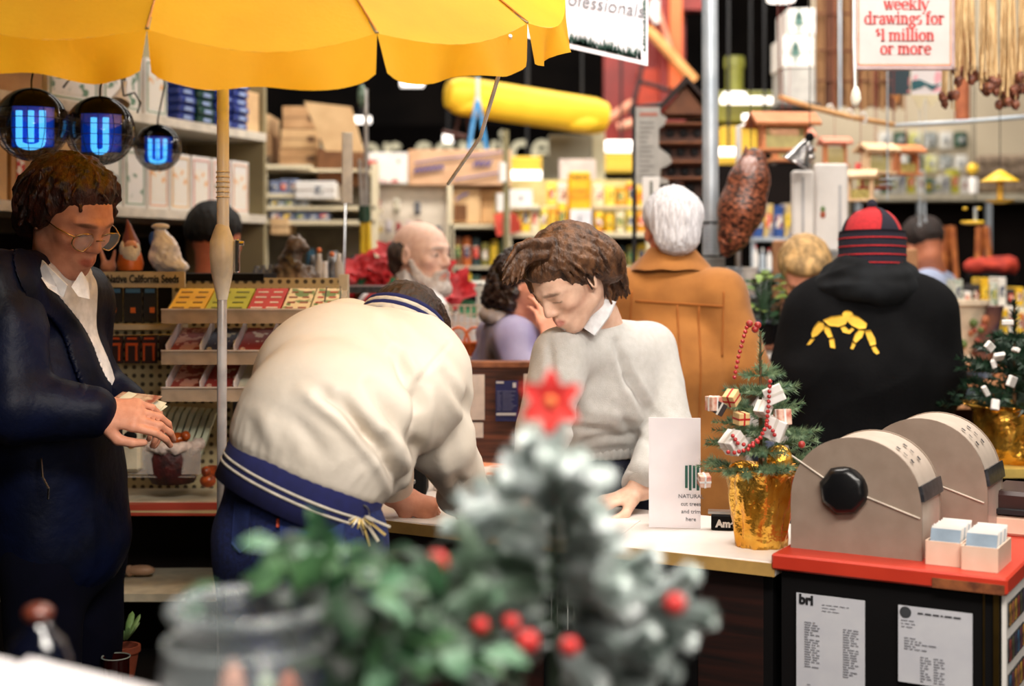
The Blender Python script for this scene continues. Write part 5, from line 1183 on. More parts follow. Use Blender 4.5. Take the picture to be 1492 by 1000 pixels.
pk1=printmat('packet_photo',(22,22,26),(60,90,140),22,.6,soft=.1);
for i,(x0,x1)in enumerate(((152,178),(180,207),(208,228),(230,250))):
    t=thing('seed_packet','dark picture seed packet, %s under the header board'%ORD[i],'packet',W((x0+x1)/2,470,3.9),'picture packets under the header board');mb=MB();mb.pbox(x0,419-3*(i==1),x1,470,3.905-.002*(i%2),.008,bev=.002);mb.build('packet',pk1 if i<3 else BLACK,t)
    if i<3:mb=MB();mb.pbox(x0+10,448,x0+17,456,3.900,.003);mb.build('orange_print',paint((214,110,40)),t)
    if i<3:mb=MB();mb.pbox(x0+3,421,x1-3,427,3.900,.003);mb.build('title_print',paint((60,110,160)),t)
mb=MB();mb.box((W(206,0,3.9).x,3.9,W(0,476,3.9).z),(.24,.07,.014));mb.build('packet_ledge',SHF,label='narrow beige ledge below the picture packets',cat='ledge')
mb=MB();mb.cyl(W(150,490,3.86),W(262,488,3.86),.0028);mb.cyl(W(262,488,3.86),W(262,484,3.95),.0028);mb.cyl(W(152,490,3.86),W(152,486,3.95),.0028);mb.build('hanging_rod',MATS['chrome'],label='chrome rod carrying the orange edged packets',cat='rod')
for i in range(4):
    x0=156+i*25;t=thing('hanging_packet','orange edged dark packet hanging from the rod, %s from the man'%ORD[i],'packet',W(x0+11,528,3.86),'orange edged packets on the chrome rod')
    mb=MB();mb.pbox(x0,490,x0+23,530-(4 if i>2 else 0),3.858,.01,bev=.002);mb.build('packet',mat('packet_brown',(54,22,18),(30,14,14),scale=30),t)
    if i<3:
        mb=MB();mb.pbox(x0+2,500,x0+20,504,3.853,.003);mb.pbox(x0+2,504,x0+5,526,3.853,.003);mb.pbox(x0+16,504,x0+19,526,3.853,.003);mb.pbox(x0+4,492,x0+18,495,3.853,.003);mb.build('orange_frame',paint((206,84,24)),t)
bh=thing('brochure_holder','clear holder stuffed with slanting white brochures on the base shelf','holder',W(240,690,3.82));mb=MB();pp=mat('brochure_paper',(196,200,176),(176,182,156),rough=.8,scale=14)
for i in range(9):
    x0=200+i*10;a=W(x0+26,600+i*.6,3.86);b=W(x0-2,684,3.78);mb=MB();d=.007;w_=.0;
    P=[b+Vector((0,0,0)),b+Vector((.014,0,0)),a+Vector((.014,0,0)),a];Q=[q+Vector((0,.05,.012))for q in P];mb.add(P+Q,[(0,1,2,3),(7,6,5,4),(0,4,5,1),(1,5,6,2),(2,6,7,3),(3,7,4,0)]);mb.build('brochure',pp,bh)
mb=MB();mb.box(W(240,672,3.74)+Vector((0,0,.0)),(.19,.003,.07));mb.box(W(240,690,3.80)+Vector((0,0,.0)),(.19,.12,.004));mb.build('clear_front',ACR,bh)
t=thing('seed_bag','white seed bag printed with a black and orange bird','bag',W(186,680,3.74));mb=MB();mb.pbox(170,622,204,688,3.72,.04,bev=.008);mb.build('bag',mat('bag_white',(216,206,180),rough=.6),t)
mb=MB();mb.sph(W(190,636,3.72),.018,12,(1,.15,.8));mb.build('bird_print',BLACK,t,smooth='all');mb=MB();mb.sph(W(191,650,3.718),.009,10,(1,.15,.8));mb.build('beak_print',paint((220,140,30)),t,smooth='all')
t=thing('lidded_basket','dark red basket with white fluffy rim and amber ornament inside','basket',W(252,704,3.78));c=W(252,703,3.8)
mb=MB();mb.lathe([(.055,0),(.07,.03),(.074,.07),(.066,.1),(.06,.1),(.066,.07),(.05,.01),(.001,.01)],c,24,wob=lambda a,k:1+.02*math.cos(a*12));mb.build('basket',mat('maroon_weave',(78,22,20),(40,12,14),rough=.6,scale=40,bump=.4),t,smooth='all')
S=SDF(.004)
for q in range(26):a=q*2*PI/26;S.ell(c+Vector((.068*math.cos(a),.068*math.sin(a),.1+.004*math.sin(q*2.3))),(.017,.017,.014+.003*math.sin(q*3.7)),.006)
S.build('fluffy_rim',mat('white_fluff',(224,208,200),(190,170,160),rough=.95,scale=80),t,disp=lambda V:.003*vnoise(V*200,3))
mb=MB();mb.sph(c+Vector((.012,0,.115)),.024,14,(1.2,1,.8));mb.sph(c+Vector((.036,-.01,.125)),.014,12);mb.build('amber_ornament',mat('amber_glass',(190,90,30),(130,50,20),rough=.12,scale=30),t,smooth='all')
t=thing('figurine','small orange and brown figurine at the end of the base shelf','figurine',W(302,712,3.78));c=W(303,711,3.76);mb=MB();mb.sph(c+Vector((0,0,.018)),.02,12,(1.1,.8,.9));mb.sph(c+Vector((-.004,-.004,.044)),.014,12);mb.box(c+Vector((.01,.02,.04)),(.03,.03,.03));mb.build('body',mat('orange_glaze',(190,90,40),(110,50,30),rough=.3,scale=50),t,smooth=True)
tp=thing('top_shelf','dark shelf on top of the seed rack holding gnomes','shelf',(-1.0,4.05,1.50));mb=MB();mb.box((-1.02,4.06,1.512),(.66,.22,.02));mb.build('board',BLACK,tp)
def gnome(c,lab,s=1.0,capm=None,face_r=True):
    t=thing('garden_gnome',lab,'gnome',c);B=lambda x,y,z:c+Vector((x,y,z))*s
    mb=MB();mb.lathe([(.034,0),(.038,.02),(.03,.05),(.02,.065)],c,18);mb.v=[c+(q-c)*s for q in mb.v];mb.build('body',mat('gnome_orange',(206,110,44),(170,84,36),rough=.4),t,smooth=True)
    mb=MB();mb.sph(B(.004,-.01,.068),.022*s,16);mb.sph(B(.022,-.028,.068),.006*s,8);mb.build('face',mat('gnome_skin',(226,160,132),rough=.4),t,smooth='all')
    S=SDF(.0025);S.ell(B(.006,-.024,.046),(.022*s,.014*s,.028*s),.006);S.ell(B(-.016,-.01,.06),(.012*s,.018*s,.026*s),.006);S.ell(B(.024,-.014,.058),(.008*s,.014*s,.02*s),.006);S.build('beard',mat('gnome_white',(228,222,214),rough=.5),t,disp=lambda V:.001*vnoise(V*250,1))
    S=SDF(.0025);S.cap(B(.0,-.0,.076),B(-.004,.0,.122),.027*s,.009*s,.004);S.cap(B(-.004,0,.122),B(-.01,.0,.145),.009*s,.003*s,.004);S.build('cap',capm or mat('gnome_cap',(130,66,56),rough=.4),t)
gnome(W(190,394,3.98),'bearded garden gnome with a brown pointed cap above the header board',.98)
t=thing('gift_bag','clear cellophane gift bag with blue and white tag beside the gnome','bag',W(242,395,3.98));c=W(240,395,4.0)
S=SDF(.004);S.ell(c+Vector((0,0,.045)),(.045,.03,.05),.02);S.cap(c+Vector((-.005,0,.08)),c+Vector((-.012,0,.115)),.022,.016,.02);S.ell(c+Vector((.04,0,.012)),(.03,.025,.02),.02);S.build('wrapping',printmat('cello',(226,226,236),(110,130,170),22,.55,soft=.2,rough=.15),t,disp=lambda V:.004*vnoise(V*60,3)+.002*vnoise(V*140,4))
mb=MB();mb.sph(c+Vector((-.01,-.01,.125)),.024,12,(1.1,.6,.4));mb.build('ribbon',WHITE,t,smooth='all');mb=MB();mb.sph(c+Vector((-.034,-.0,.09)),.018,10,(.6,.5,1.2));mb.build('blue_ribbon',mat('blue_ribbon',(40,90,170),rough=.3),t,smooth='all')
for i,(px,lb)in enumerate(((8,'partly hidden pink figurine with raised ears at the frame edge'),(158,'small pink figurine with raised ears beside the man\'s nose'))):
    c=W(px,396,4.0);t=thing('rabbit_figurine',lb,'figurine',c);S=SDF(.003);S.ell(c+Vector((0,0,.012)),(.022,.018,.018),.01);S.cap(c+Vector((-.01,0,.02)),c+Vector((-.022,0,.062)),.008,.005,.008);S.cap(c+Vector((.01,0,.02)),c+Vector((.018,0,.058)),.008,.004,.008);S.build('body',mat('pink_clay',(206,140,110),rough=.5),t)
mb=MB();mb.box((W(5,0,4.05).x,4.08,1.512),(.3,.2,.02));mb.build('side_shelf',BLACK,label='dark shelf board beside the leather jacket',cat='shelf')
for i,(px,py,lb)in enumerate(((196,806,'cream ceramic shell on the lower shelf'),)):
    c=W(205,828,3.85);c.z=.70;t=thing('seashell',lb,'ornament',c);mb=MB();mb.sph(c+Vector((0,0,.02)),.024,12,(1.7,.8,.6));mb.sph(c+Vector((-.03,0,.018)),.016,12,(.8,.8,1));mb.build('shell',mat('shell',(190,150,120),rough=.4),t,smooth='all')
lt=thing('low_table','dark low plant table beside the leather jacket man','table',(-1.0,3.45,0));mb=MB();mb.box((-.95,3.55,.52),(.6,.4,.03));mb.build('tabletop',BLACK,lt)
for x in(-1.2,-.7):
    for y in(3.4,3.7):mb=MB();mb.box((x,y,.25),(.04,.04,.51));mb.build('leg',BLACK,lt)
tc_=mat('terracotta',(150,70,40),(120,54,34),rough=.8)
for i,(x,lb)in enumerate(((-1.0,'left'),(-.95,'right'))):
    c=Vector((W(152+i*30,0,3.5).x,3.5,.536));t=thing('terracotta_pot','small terracotta pot %s on the low table'%('nearer the man' if i==0 else 'nearer the glass jar'),'pot',c);mb=MB();mb.lathe([(.024,0),(.034,.06),(.038,.06),(.038,.075),(.032,.075),(.03,.06),(.02,.01),(.001,.01)],c,18);mb.build('pot',tc_,t,smooth=True)
    mb=MB();r=random.Random(i)
    for q in range(12):a=r.uniform(0,6.28);l=r.uniform(.04,.09);d=Vector((math.cos(a)*.7,math.sin(a)*.7,1)).normalized();mb.sph(c+Vector((0,0,.08))+d*l*.6,l*.35,8,(.35,.12,1),R=d.to_track_quat('Z','Y').to_matrix())
    mb.build('foliage',mat('pale_leaf',(140,170,110),(90,130,70),rough=.6),t,smooth='all',kind='stuff')
c=Vector((W(155,0,3.3).x,3.38,.536));t=thing('glass_candle','dark glass candle jar with a pale rim on the low table','candle',c);mb=MB();mb.lathe([(.03,0),(.032,.075),(.034,.08),(.03,.08),(.028,.01),(.001,.01)],c,20);mb.build('glass',mat('dark_glass',(50,14,12),rough=.1),t,smooth=True)
mb=MB();mb.tube([c+Vector((.033*math.cos(a*PI/10),.033*math.sin(a*PI/10),.081))for a in range(20)],.0018,5,closed=True);mb.build('rim',mat('pale_rim',(150,160,156),rough=.2),t)
# ================================================================ BACKGROUND, LEFT AND MIDDLE
def carton(name,label,x0,y0,x1,y1,Y,d,m,group=None,lab=None,cat='box',tape=True,rz=0):
    a=W(x0,y0,Y);b=W(x1,y1,Y);t=thing(name,label,cat,Vector(((a.x+b.x)/2,Y+d/2,b.z)),group);mb=MB();c=Vector(((a.x+b.x)/2,Y+d/2,(a.z+b.z)/2))
    mb.box(c,(b.x-a.x,d,a.z-b.z),rz,bev=.003);mb.build('carton',m,t);R=Matrix.Rotation(rz,3,'Z')
    if tape:mb=MB();mb.box(c+R@Vector((0,-d/2-.001,0)),((b.x-a.x)*.99,.0015,.003),rz);mb.build('flap_seam',mat('seam_dark',(120,84,54)),t)
    if lab:mb=MB();mb.box(c+R@Vector(((b.x-a.x)*lab[0],-d/2-.0015,(a.z-b.z)*lab[1])),((b.x-a.x)*lab[2],.002,(a.z-b.z)*lab[3]),rz);mb.build('printed_label',lab[4],t)
    return t
Yc=6.4
cs=thing('cream_shelving','cream metal shelving unit with boxes behind the animal statue','shelving',W(465,450,Yc).xy.to_3d())
def ptpart(parent,name,m,*boxes,Y=Yc,d=.02,bev=0):
    mb=MB()
    for(x0,y0,x1,y1)in boxes:mb.pbox(x0,y0,x1,y1,Y,d,bev)
    return mb.build(name,m,parent)
for x in(383,546):ptpart(cs,'post',CREAM,(x-5,238,x+5,860),d=.04)
for x in(383,546):ptpart(cs,'post',CREAM,(x-5,238,x+5,860),Y=Yc+.42,d=.04)
for y in(243,285,303,324,450):ptpart(cs,'shelf',CREAM,(383,y-3,546 if y>300 else 452,y+3),d=.42)
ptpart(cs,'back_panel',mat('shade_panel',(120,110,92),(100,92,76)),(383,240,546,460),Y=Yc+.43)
cols=[paint((226,220,206)),paint((196,160,110)),paint((180,190,200)),paint((120,130,160)),CREAM,CARD2,WHITE]
r=random.Random(12)
def rowof(name,cat,base,y,x0,x1,Y,n,hmin,hmax,mats,group,desc,shape='box',d=.12,lab=True):
    z=EYE-(y-HZ)*Y/FX;X0,X1=W(x0,0,Y).x,W(x1,0,Y).x;w=(X1-X0)/n
    for i in range(n):
        h=r.uniform(hmin,hmax)*Y/FX;m=mats[(i*7+len(group))%len(mats)]if not callable(mats)else mats(i);c=Vector((X0+w*(i+.5),Y+d/2+.01,z))
        t=thing(name,'%s, %s from the left %s'%(desc[0]if isinstance(desc,tuple)and i%2==0 else(desc[1]if isinstance(desc,tuple)else desc),ORD[min(i,17)],base),cat,c,group)
        mb=MB()
        if shape=='box':mb.box(c+Vector((0,0,h/2)),(w*.9,d,h),bev=.003)
        elif shape=='bottle':mb.lathe([(w*.36,0),(w*.38,h*.1),(w*.38,h*.6),(w*.14,h*.78),(w*.13,h*.9)],c,12)
        elif shape=='bag':mb.lathe([(w*.40,0),(w*.46,h*.1),(w*.46,h*.75),(w*.40,h*.88),(w*.34,h)],c,12,sy=.5)
        elif shape=='can':mb.lathe([(w*.4,0),(w*.42,h*.03),(w*.42,h*.97),(w*.4,h)],c,14)
        mb.build('body',m,t,smooth=shape!='box')
        if shape=='bottle':mb=MB();mb.lathe([(w*.17,h*.88),(w*.17,h)],c,10);mb.build('cap',WHITE if i%2 else paint((190,60,50)),t)
        if lab and shape!='bottle':
            mb=MB();q=c+Vector((0,-d/2-.001 if shape=='box' else-w*.43*(.5 if shape=='bag' else 1)-.003,h*.5));mb.box(q,(w*.55,.003,h*.4));mb.build('label',LABS[(i*3+n)%len(LABS)],t)
LABS=[printmat('lab_a',(232,226,214),(150,60,50),50,.52),printmat('lab_b',(60,100,60),(226,210,120),50,.55),printmat('lab_c',(206,60,44),(240,226,200),50,.56),printmat('lab_d',(236,200,60),(90,70,40),50,.56),printmat('lab_e',(50,60,90),(216,214,206),50,.55)]
rowof('storage_box','box','on the second cream shelf',283,392,448,Yc,4,14,26,cols,'boxes on the second cream shelf',('pale box','tan box'))
rowof('storage_box','box','on the third cream shelf',301,392,448,Yc,3,10,13,cols,'boxes on the third cream shelf',('flat white box','flat blue-grey box'))
rowof('boxed_fitting','box','on the fourth cream shelf',321,392,480,Yc,5,9,14,cols,'boxes on the fourth cream shelf',('small cream box','small tan box'))
rowof('glassware','glassware','in the lower cream bay',448,392,540,Yc,9,40,90,[mat('aqua_glass',(150,196,196),(90,140,150),rough=.1),mat('teal_box',(30,70,90),rough=.3),WHITE,paint((196,196,200))],'glassware in the lower bay of the cream shelving',('aqua glass jar','dark teal box'),'can')
carton('white_carton','long white carton lying on top of the cream shelving',430,264,488,290,Yc-.02,.3,WHITE,lab=(.1,0,.2,.4,LABS[4]))
carton('brown_tin','tan carton hanging in the cream shelving beside the post',394,318,420,342,Yc-.02,.2,CARD2)
mb=MB()
for i in range(3):mb.lathe([(.02,0),(.06,.012),(.058,.014),(.02,.004)],W(378,240-i*4,Yc+.2),18)
mb.build('stacked_dishes',MATS['steel'],label='grey stacked dishes on the corner of the cream shelving',cat='dishes',smooth=True)
Yb=6.6
for i,(x0,y0,x1,y1,lb)in enumerate(((406,155,458,188,'topmost'),(404,189,458,216,'middle'),(402,217,458,245,'lowest'))):
    carton('brown_carton','tan carton in the stack of three beside the open carton, %s'%lb,x0,y0,x1,y1,Yb,.3,CARD if i!=1 else CARD2,'tan cartons stacked on the cream shelving',lab=(.3,0,.2,.3,MATS['seam_dark']),rz=.12)
for i,(x0,y0,x1,y1)in enumerate(((336,166,392,194),(336,195,396,238))):carton('kraft_carton','kraft carton at the end of the wall shelving, %s of two'%('upper' if i==0 else 'lower'),x0,y0,x1,y1,6.7,.3,CARD2 if i==0 else CARD,lab=(.2,0,.3,.3,MATS['seam_dark']))
t=thing('open_carton','large open carton with its flap standing up above the shelving','box',W(495,268,6.5));mb=MB();mb.pbox(462,216,527,268,6.5,.32,bev=.003);mb.build('carton',mat('cardboard_dark',(120,78,46),(100,64,36),rough=.9),t)
a_=[W(443,148,6.48),W(512,156,6.48),W(531,222,6.5),W(474,220,6.5)];mb=MB();mb.add(a_+[q+Vector((0,.008,0))for q in a_],[(0,3,2,1),(4,5,6,7),(0,1,5,4),(1,2,6,5),(2,3,7,6),(3,0,4,7)]);mb.build('flap',CARD2,t)
mb=MB();mb.pbox(372,246,536,250,6.45,.55);mb.pbox(372,250,378,860,6.95,.05);mb.pbox(530,250,536,860,6.95,.05);mb.build('carton_rack',CREAM,label='cream rack top carrying the stacked tan cartons',cat='rack',group=None)
t=thing('rod_sign','narrow white sign plate clipped on a tall thin rod','sign',W(502,440,4.7));mb=MB();c=W(506,245,4.7);mb.box(c,(.036,.006,.235),.5,bev=.001);mb.build('plate',mat('sign_white',(232,226,214),rough=.4),t)
mb=MB();mb.cyl(W(504,272,4.71),W(500,450,4.71),.0045);mb.cyl(W(504,280,4.71),W(504,290,4.71),.008);mb.build('rod',MATS['chrome'],t)
mb=MB();mb.cyl(W(500,450,4.71),Vector((W(500,450,4.71).x,4.71,.0)),.006);mb.lathe([(.09,0),(.09,.01),(.01,.02)],Vector((W(500,450,4.71).x,4.71,0)),20);mb.build('stand',MATS['steel'],t,smooth=True)
t=thing('garden_lopper','long handled garden lopper with green collar and yellow grips','tool',W(533,430,5.6));mb=MB();mb.cyl(W(524,232,5.6),W(528,306,5.6),.008);mb.cyl(W(533,130,5.6),W(534,306,5.6),.009);mb.build('shaft',MATS['steel'],t,smooth=True)
mb=MB();mb.cyl(W(531,300,5.6),W(531,324,5.6),.023);mb.build('collar',paint((20,56,36),rough=.4),t,smooth=True);mb=MB();mb.cyl(W(529,323,5.6),W(528,440,5.6),.012);mb.cyl(W(536,323,5.6),W(540,440,5.6),.012);mb.build('grip',paint((226,186,30),rough=.4),t,smooth=True)
mb=MB();mb.sph(W(527,140,5.6),.03,12,(.6,.5,1.6));mb.build('blade_head',mat('green_steel',(110,130,110),(60,80,64),rough=.3,scale=60),t,smooth='all')
mb=MB();mb.box((W(534,450,5.65).x,5.65,.69),(.1,.16,1.38));mb.build('tool_stand',MATS['dark_steel'],label='dark stand holding the yellow gripped lopper',cat='stand')
t=thing('animal_statue','dark bronze sitting animal statue looking up to one side','statue',W(425,418,4.4));S=SDF(.004);s_=4.5/FX
P=lambda px,py,dy=0:W(px,py,4.4)+Vector((0,dy,0))
S.cap(P(424,412),P(422,382),.055,.032,.03);S.cap(P(422,382),P(430,362),.03,.026,.02);S.ell(P(432,356),(.028,.026,.024),.02);S.cap(P(436,356,-.01),P(449,362,-.01),.017,.009,.01);S.cap(P(437,361,-.01),P(447,367,-.01),.008,.006,.006)
S.ell(P(424,348,.005),(.009,.007,.014),.006);S.ell(P(434,346,.005),(.009,.007,.012),.006)
S.cap(P(410,395,-.02),P(408,416,-.03),.02,.024,.015);S.cap(P(440,392,-.03),P(444,416,-.03),.018,.02,.015);S.ell(P(450,408,.02),(.03,.03,.045),.02)
S.build('body',mat('bronze',(120,100,84),(42,34,30),rough=.35,scale=14),t,disp=lambda V:.003*vnoise(V*90,2))
dt=thing('glass_display_table','long display table behind the seed rack carrying statue and vases','table',W(440,430,4.5).xy.to_3d())
mb=MB();mb.box((W(430,0,4.5).x,4.55,W(0,417,4.4).z-.012),(.58,.3,.02));mb.build('tabletop',MATS['dark_steel'],dt)
for x in(-.92,-.44):mb=MB();mb.box((x+.02,4.66,.72),(.025,.025,1.42));mb.build('leg',MATS['dark_steel'],dt)
r=random.Random(5)
vm=[mat('white_ceramic',(226,224,226),rough=.15),mat('grey_ceramic',(150,154,162),(60,64,74),rough=.2,scale=20),mat('pale_ceramic',(196,190,184),rough=.2),mat('dark_blue_glaze',(24,34,56),(120,130,150),rough=.12,scale=14)]
for i,px in enumerate((374,384,394,404,456,465,474,484,494)):
    c=W(px,417,4.46);h=(28+r.random()*10 if i<4 else 42+r.random()*14)*4.46/FX;w=.018
    t=thing('vase','%s small vase, %s %s the animal statue'%(['white','grey speckled','pale','dark blue'][3 if i<4 else i%3],ORD[i if i<4 else i-4],'before' if i<4 else 'after'),'vase',c,'small vases around the animal statue')
    mb=MB();mb.lathe([(w*.6,0),(w,h*.25),(w*.95,h*.5),(w*.4,h*.75),(w*.45,h*.85),(w*.35,h*.86),(.001,h*.84)],c,14);mb.build('body',vm[3 if i<4 else i%3],t,smooth='all')
    if i>4 and i%2:mb=MB();mb.sph(c+Vector((0,0,h*.95)),w*.5,10);mb.build('stopper',paint((214,120,70)),t,smooth='all')
t=thing('wire_rack','grey wire rack of white garden gloves on cards hanging behind the lopper','rack',W(560,430,6.8).xy.to_3d())
mb=MB();mb.pbox(504,270,655,352,6.98,.02);mb.pbox(504,352,655,860,7.0,.02);mb.build('panel',mat('pale_panel',(226,214,196),(214,202,184),rough=.6),t)
mb=MB();mb.pbox(652,268,659,860,6.9,.05);mb.build('post',CREAM,t)
r=random.Random(8);cc=[(206,60,50),(230,226,220),(60,60,66),(220,190,60),(190,190,196),(150,60,60),(240,200,190)]
for i in range(30):
    px=508+(i%10)*14.5;py=330+(i//10)*32+r.random()*8
    if i<3:px,py=(548,296,)[0]+i*30,298+i*3
    mb=MB();c=W(px,py,6.93);w=.036*r.uniform(.7,1.1);h=.075*r.uniform(.7,1.1);mb.box(c,(w,.03,h),r.uniform(-.2,.2),bev=.008);mb.sph(c+Vector((0,-.018,-.01)),w*.42,8,(1,.5,1.2));mb.build('carded_tool',mat('tool_%d'%(i%7),cc[i%7],tuple(k*.6 for k in cc[(i+2)%7]),scale=50),label='small %s carded tool, %s in the %s row behind the bearded man'%(['red','white','black','yellow','grey','maroon','pink'][i%7],ORD[i%10],['upper','middle','lower'][i//10]),cat='tool',group='carded tools on the pale panel',smooth=True)
carton('red_white_carton','white carton with red panel and white drawing above the pale panel',503,222,594,268,6.9,.25,WHITE,tape=False,lab=(.12,-.1,.5,.7,printmat('red_drawing',(196,50,40),(236,226,220),9,.52)))
blue_script=printmat('blue_script',(204,166,128),(90,100,170),16,.62,stretch=(1,1,3));BS=paint((46,58,150))
def scriptlines(t,pts,w=.004,Y=6.88):
    mb=MB()
    for P_ in pts:mb.tube([W(x,y,Y)for x,y in P_],w,5)
    mb.build('blue_script',BS,t,kind='stuff')
t=carton('long_carton','long tan carton printed with blue script below the back wall letters',595,218,745,270,6.9,.3,mat('cardboard_pink',(214,172,136),(202,158,122),rough=.9,scale=12),tape=False)
scriptlines(t,[[(604,238),(640,232),(700,226),(736,221)],[(662,262),(700,256),(736,250)]]);scriptlines(t,[[(604+i*2.3,252-(i%3)*3.5-i*.3)for i in range(19)]],.006);scriptlines(t,[[(690+i*2.4,243-(i%3)*5)for i in range(12)]],.005)
t=carton('side_carton','tan carton with blue mark below the long carton',657,275,700,326,6.95,.25,CARD2,tape=False);scriptlines(t,[[(664,292),(672,286),(682,282)]],.005,6.93)
mb=MB();mb.pbox(662,298,680,322,6.94,.02);mb.build('hand_hole',MATS['cardboard_dark'],t)
carton('corner_carton','tan carton beside the white tubes below the long carton',701,275,741,326,6.98,.25,mat('cardboard_tape',(208,166,116),(190,148,100),rough=.9),tape=True,lab=(.0,.0,.1,.9,mat('tape',(190,160,96))))
for i,(x,y0,y1)in enumerate(((732,237,265),(728,282,308))):mb=MB();mb.cyl(W(x,y0,6.6),W(x,y1,6.6),.018);mb.build('white_tube',WHITE,label='%s white lamp tube by the tan cartons'%('upper' if i==0 else 'lower'),cat='tube',smooth=True)
mb=MB();mb.cyl(W(737,190,6.62),Vector((W(737,0,6.62).x,6.62,0)),.014);mb.build('display_post',mat('khaki',(130,120,84),rough=.5),label='khaki post standing beside the tan cartons',cat='post',smooth=True)
gd=thing('product_gondola','cream gondola shelving filled with yellow garden products','shelving',W(790,440,7.0).xy.to_3d())
YG=6.9
for x in(658,742,945):ptpart(gd,'post',CREAM,(x-3,330,x+3,840),Y=YG,d=.04)
ptpart(gd,'shelf',CREAM,(655,327,745,332),Y=YG,d=.42);ptpart(gd,'shelf',CREAM,(742,338,948,345),Y=YG,d=.42);ptpart(gd,'shelf',CREAM,(790,300,948,304),Y=YG+.12,d=.3)
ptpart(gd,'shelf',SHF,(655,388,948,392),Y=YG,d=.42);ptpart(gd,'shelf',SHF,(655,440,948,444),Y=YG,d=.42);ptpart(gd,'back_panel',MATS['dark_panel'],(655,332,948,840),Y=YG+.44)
ptpart(gd,'upper_back_panel',mat('buff_panel',(206,190,130),(190,172,112)),(745,262,948,340),Y=YG+.44)
yl=[mat('prod_yellow',(240,196,40),(226,176,20),rough=.5,scale=9),mat('prod_gold',(230,160,40),rough=.5),mat('prod_pale',(236,226,190),rough=.5),printmat('prod_print',(240,200,50),(206,70,40),22,.57),mat('prod_lemon',(240,216,90),rough=.5)]
dk_=[printmat('prod_dark',(226,190,40),(40,36,30),20,.55),mat('prod_green',(40,80,60),(30,50,44),scale=20),mat('prod_brown',(130,80,44),(90,56,36)),mat('prod_rust',(200,110,40),(160,70,30),scale=20),mat('prod_teal',(24,54,60)),mat('prod_olive',(150,140,60),(90,90,50),scale=20)]
rowof('garden_product','bottle','on the main yellow shelf',338,746,826,YG,6,34,48,yl,'products on the main yellow shelf',('yellow carton','pale yellow carton'))
rowof('garden_product','box','on the main shelf beside the big yellow bag',338,866,944,YG,5,26,34,yl,'products on the main shelf right of the bag',('yellow canister','golden canister'),'can')
rowof('stock_carton','box','on the upper step of the gondola',300,796,828,YG+.14,2,30,40,[WHITE,yl[4]],'cartons on the upper step',('white carton','pale carton'))
rowof('stock_carton','box','on the upper step past the yellow bag',300,864,946,YG+.14,5,22,52,yl,'cartons on the upper step right of the bag',('yellow printed carton','cream carton'))
rowof('dark_product','box','in the shaded bay below the tan cartons',388,660,740,YG,6,34,46,dk_,'products in the shaded bay',('yellow and black packet','dark packet'),'bag')
rowof('dark_product','box','on the lowest shaded shelf',440,660,740,YG,6,28,42,dk_,'products on the lowest shaded shelf',('dark green packet','orange packet'))
rowof('garden_bag','bag','in the bay under the yellow products',388,746,944,YG,13,26,40,dk_,'bags under the yellow products',('orange and green bag','brown bag'),'bag')
rowof('garden_bag','bag','on the lowest gondola shelf',440,746,944,YG,12,30,44,dk_,'bags on the lowest gondola shelf',('olive bag','rust bag'),'bag')
t=thing('yellow_sack','tall yellow sack with a white price card in the gondola','sack',W(846,338,6.9));mb=MB();mb.pbox(828,250,861,338.2,6.905,.1,bev=.012);mb.build('sack',mat('sack_yellow',(244,184,20),(236,170,14),rough=.5),t)
mb=MB();mb.pbox(831,305,862,331,6.893,.006);mb.build('price_card',mat('sign_white2',(232,228,232)),t);text('1',.05,facing(W(845,319,6.888)),paint((120,120,130)),t)
text('NEW',.038,facing(W(845,258,6.90)),paint((120,90,20)),t);text('CORN\nBLOOM',.03,facing(W(845,283,6.90)),paint((216,110,30)),t)
t=thing('red_price_paper','crumpled red paper price sign on the gondola corner','sign',W(739,345,6.86));mb=MB();P_=[W(719,312,6.86),W(738,309,6.89),W(754,312,6.86),W(759,337,6.86),W(742,341,6.89),W(724,344,6.86)];mb.add(P_+[q+Vector((0,.006,0))for q in P_],[(0,5,4,1),(1,4,3,2),(6,7,10,11),(7,8,9,10)]+[(i,(i+1)%6,(i+1)%6+6,i+6)for i in range(6)]);mb.build('paper',mat('red_paper',(214,84,64),(200,70,54),rough=.8),t)
mb=MB();
for y in(322,328):mb.tube([W(727,y+1,6.853),W(738,y-1,6.87),W(752,y,6.853)],.002,4)
mb.build('handwriting',paint((150,40,36)),t,kind='stuff')
carton('white_note_card','plain white carton between the lit soffit and the yellow products',742,276,776,302,6.9,.2,WHITE,lab=(0,0,.1,.2,LABS[4]),tape=False)
mb=MB();mb.pbox(739,302,790,305,6.88,.25);mb.pbox(739,305,743,840,6.86,.03);mb.build('side_ledge',SHF,label='cream ledge carrying the plain white carton',cat='ledge')
for i,(x0,y0,x1,y1,c_,lb)in enumerate(((800,196,862,300,(170,164,144),'grey boxed column beside the wall letters'),(862,195,880,260,(226,216,180),'cream boxed column beside the wall letters'),(790,228,814,300,(176,172,150),'short grey column above the yellow products'))):
    mb=MB();a=W(x0,y0,8.0+i*.1-.2*(i==2));b=W(x1,y1,8.0+i*.1-.2*(i==2));mb.box(((a.x+b.x)/2,8.1,a.z/2),(b.x-a.x,.2-.02*i,a.z));mb.build('boxed_column',mat('col_%d'%i,c_,rough=.8,scale=3),label=lb,cat='column')
carton('pale_display','pale pink display board behind the yellow sack',815,232,868,300,7.7,.05,mat('pale_pink',(236,216,206),rough=.6),tape=False)
mb=MB();mb.box((W(842,0,7.7).x,7.73,W(0,300,7.7).z/2),(.18,.04,W(0,300,7.7).z));mb.build('display_plinth',SHF,label='cream base under the pale pink display board',cat='plinth')
t=thing('wall_lettering','large dim letters spelling customer service high on the dark back wall','sign',W(670,245,12));lm_=mat('dim_letters',(226,220,190),rough=.7)
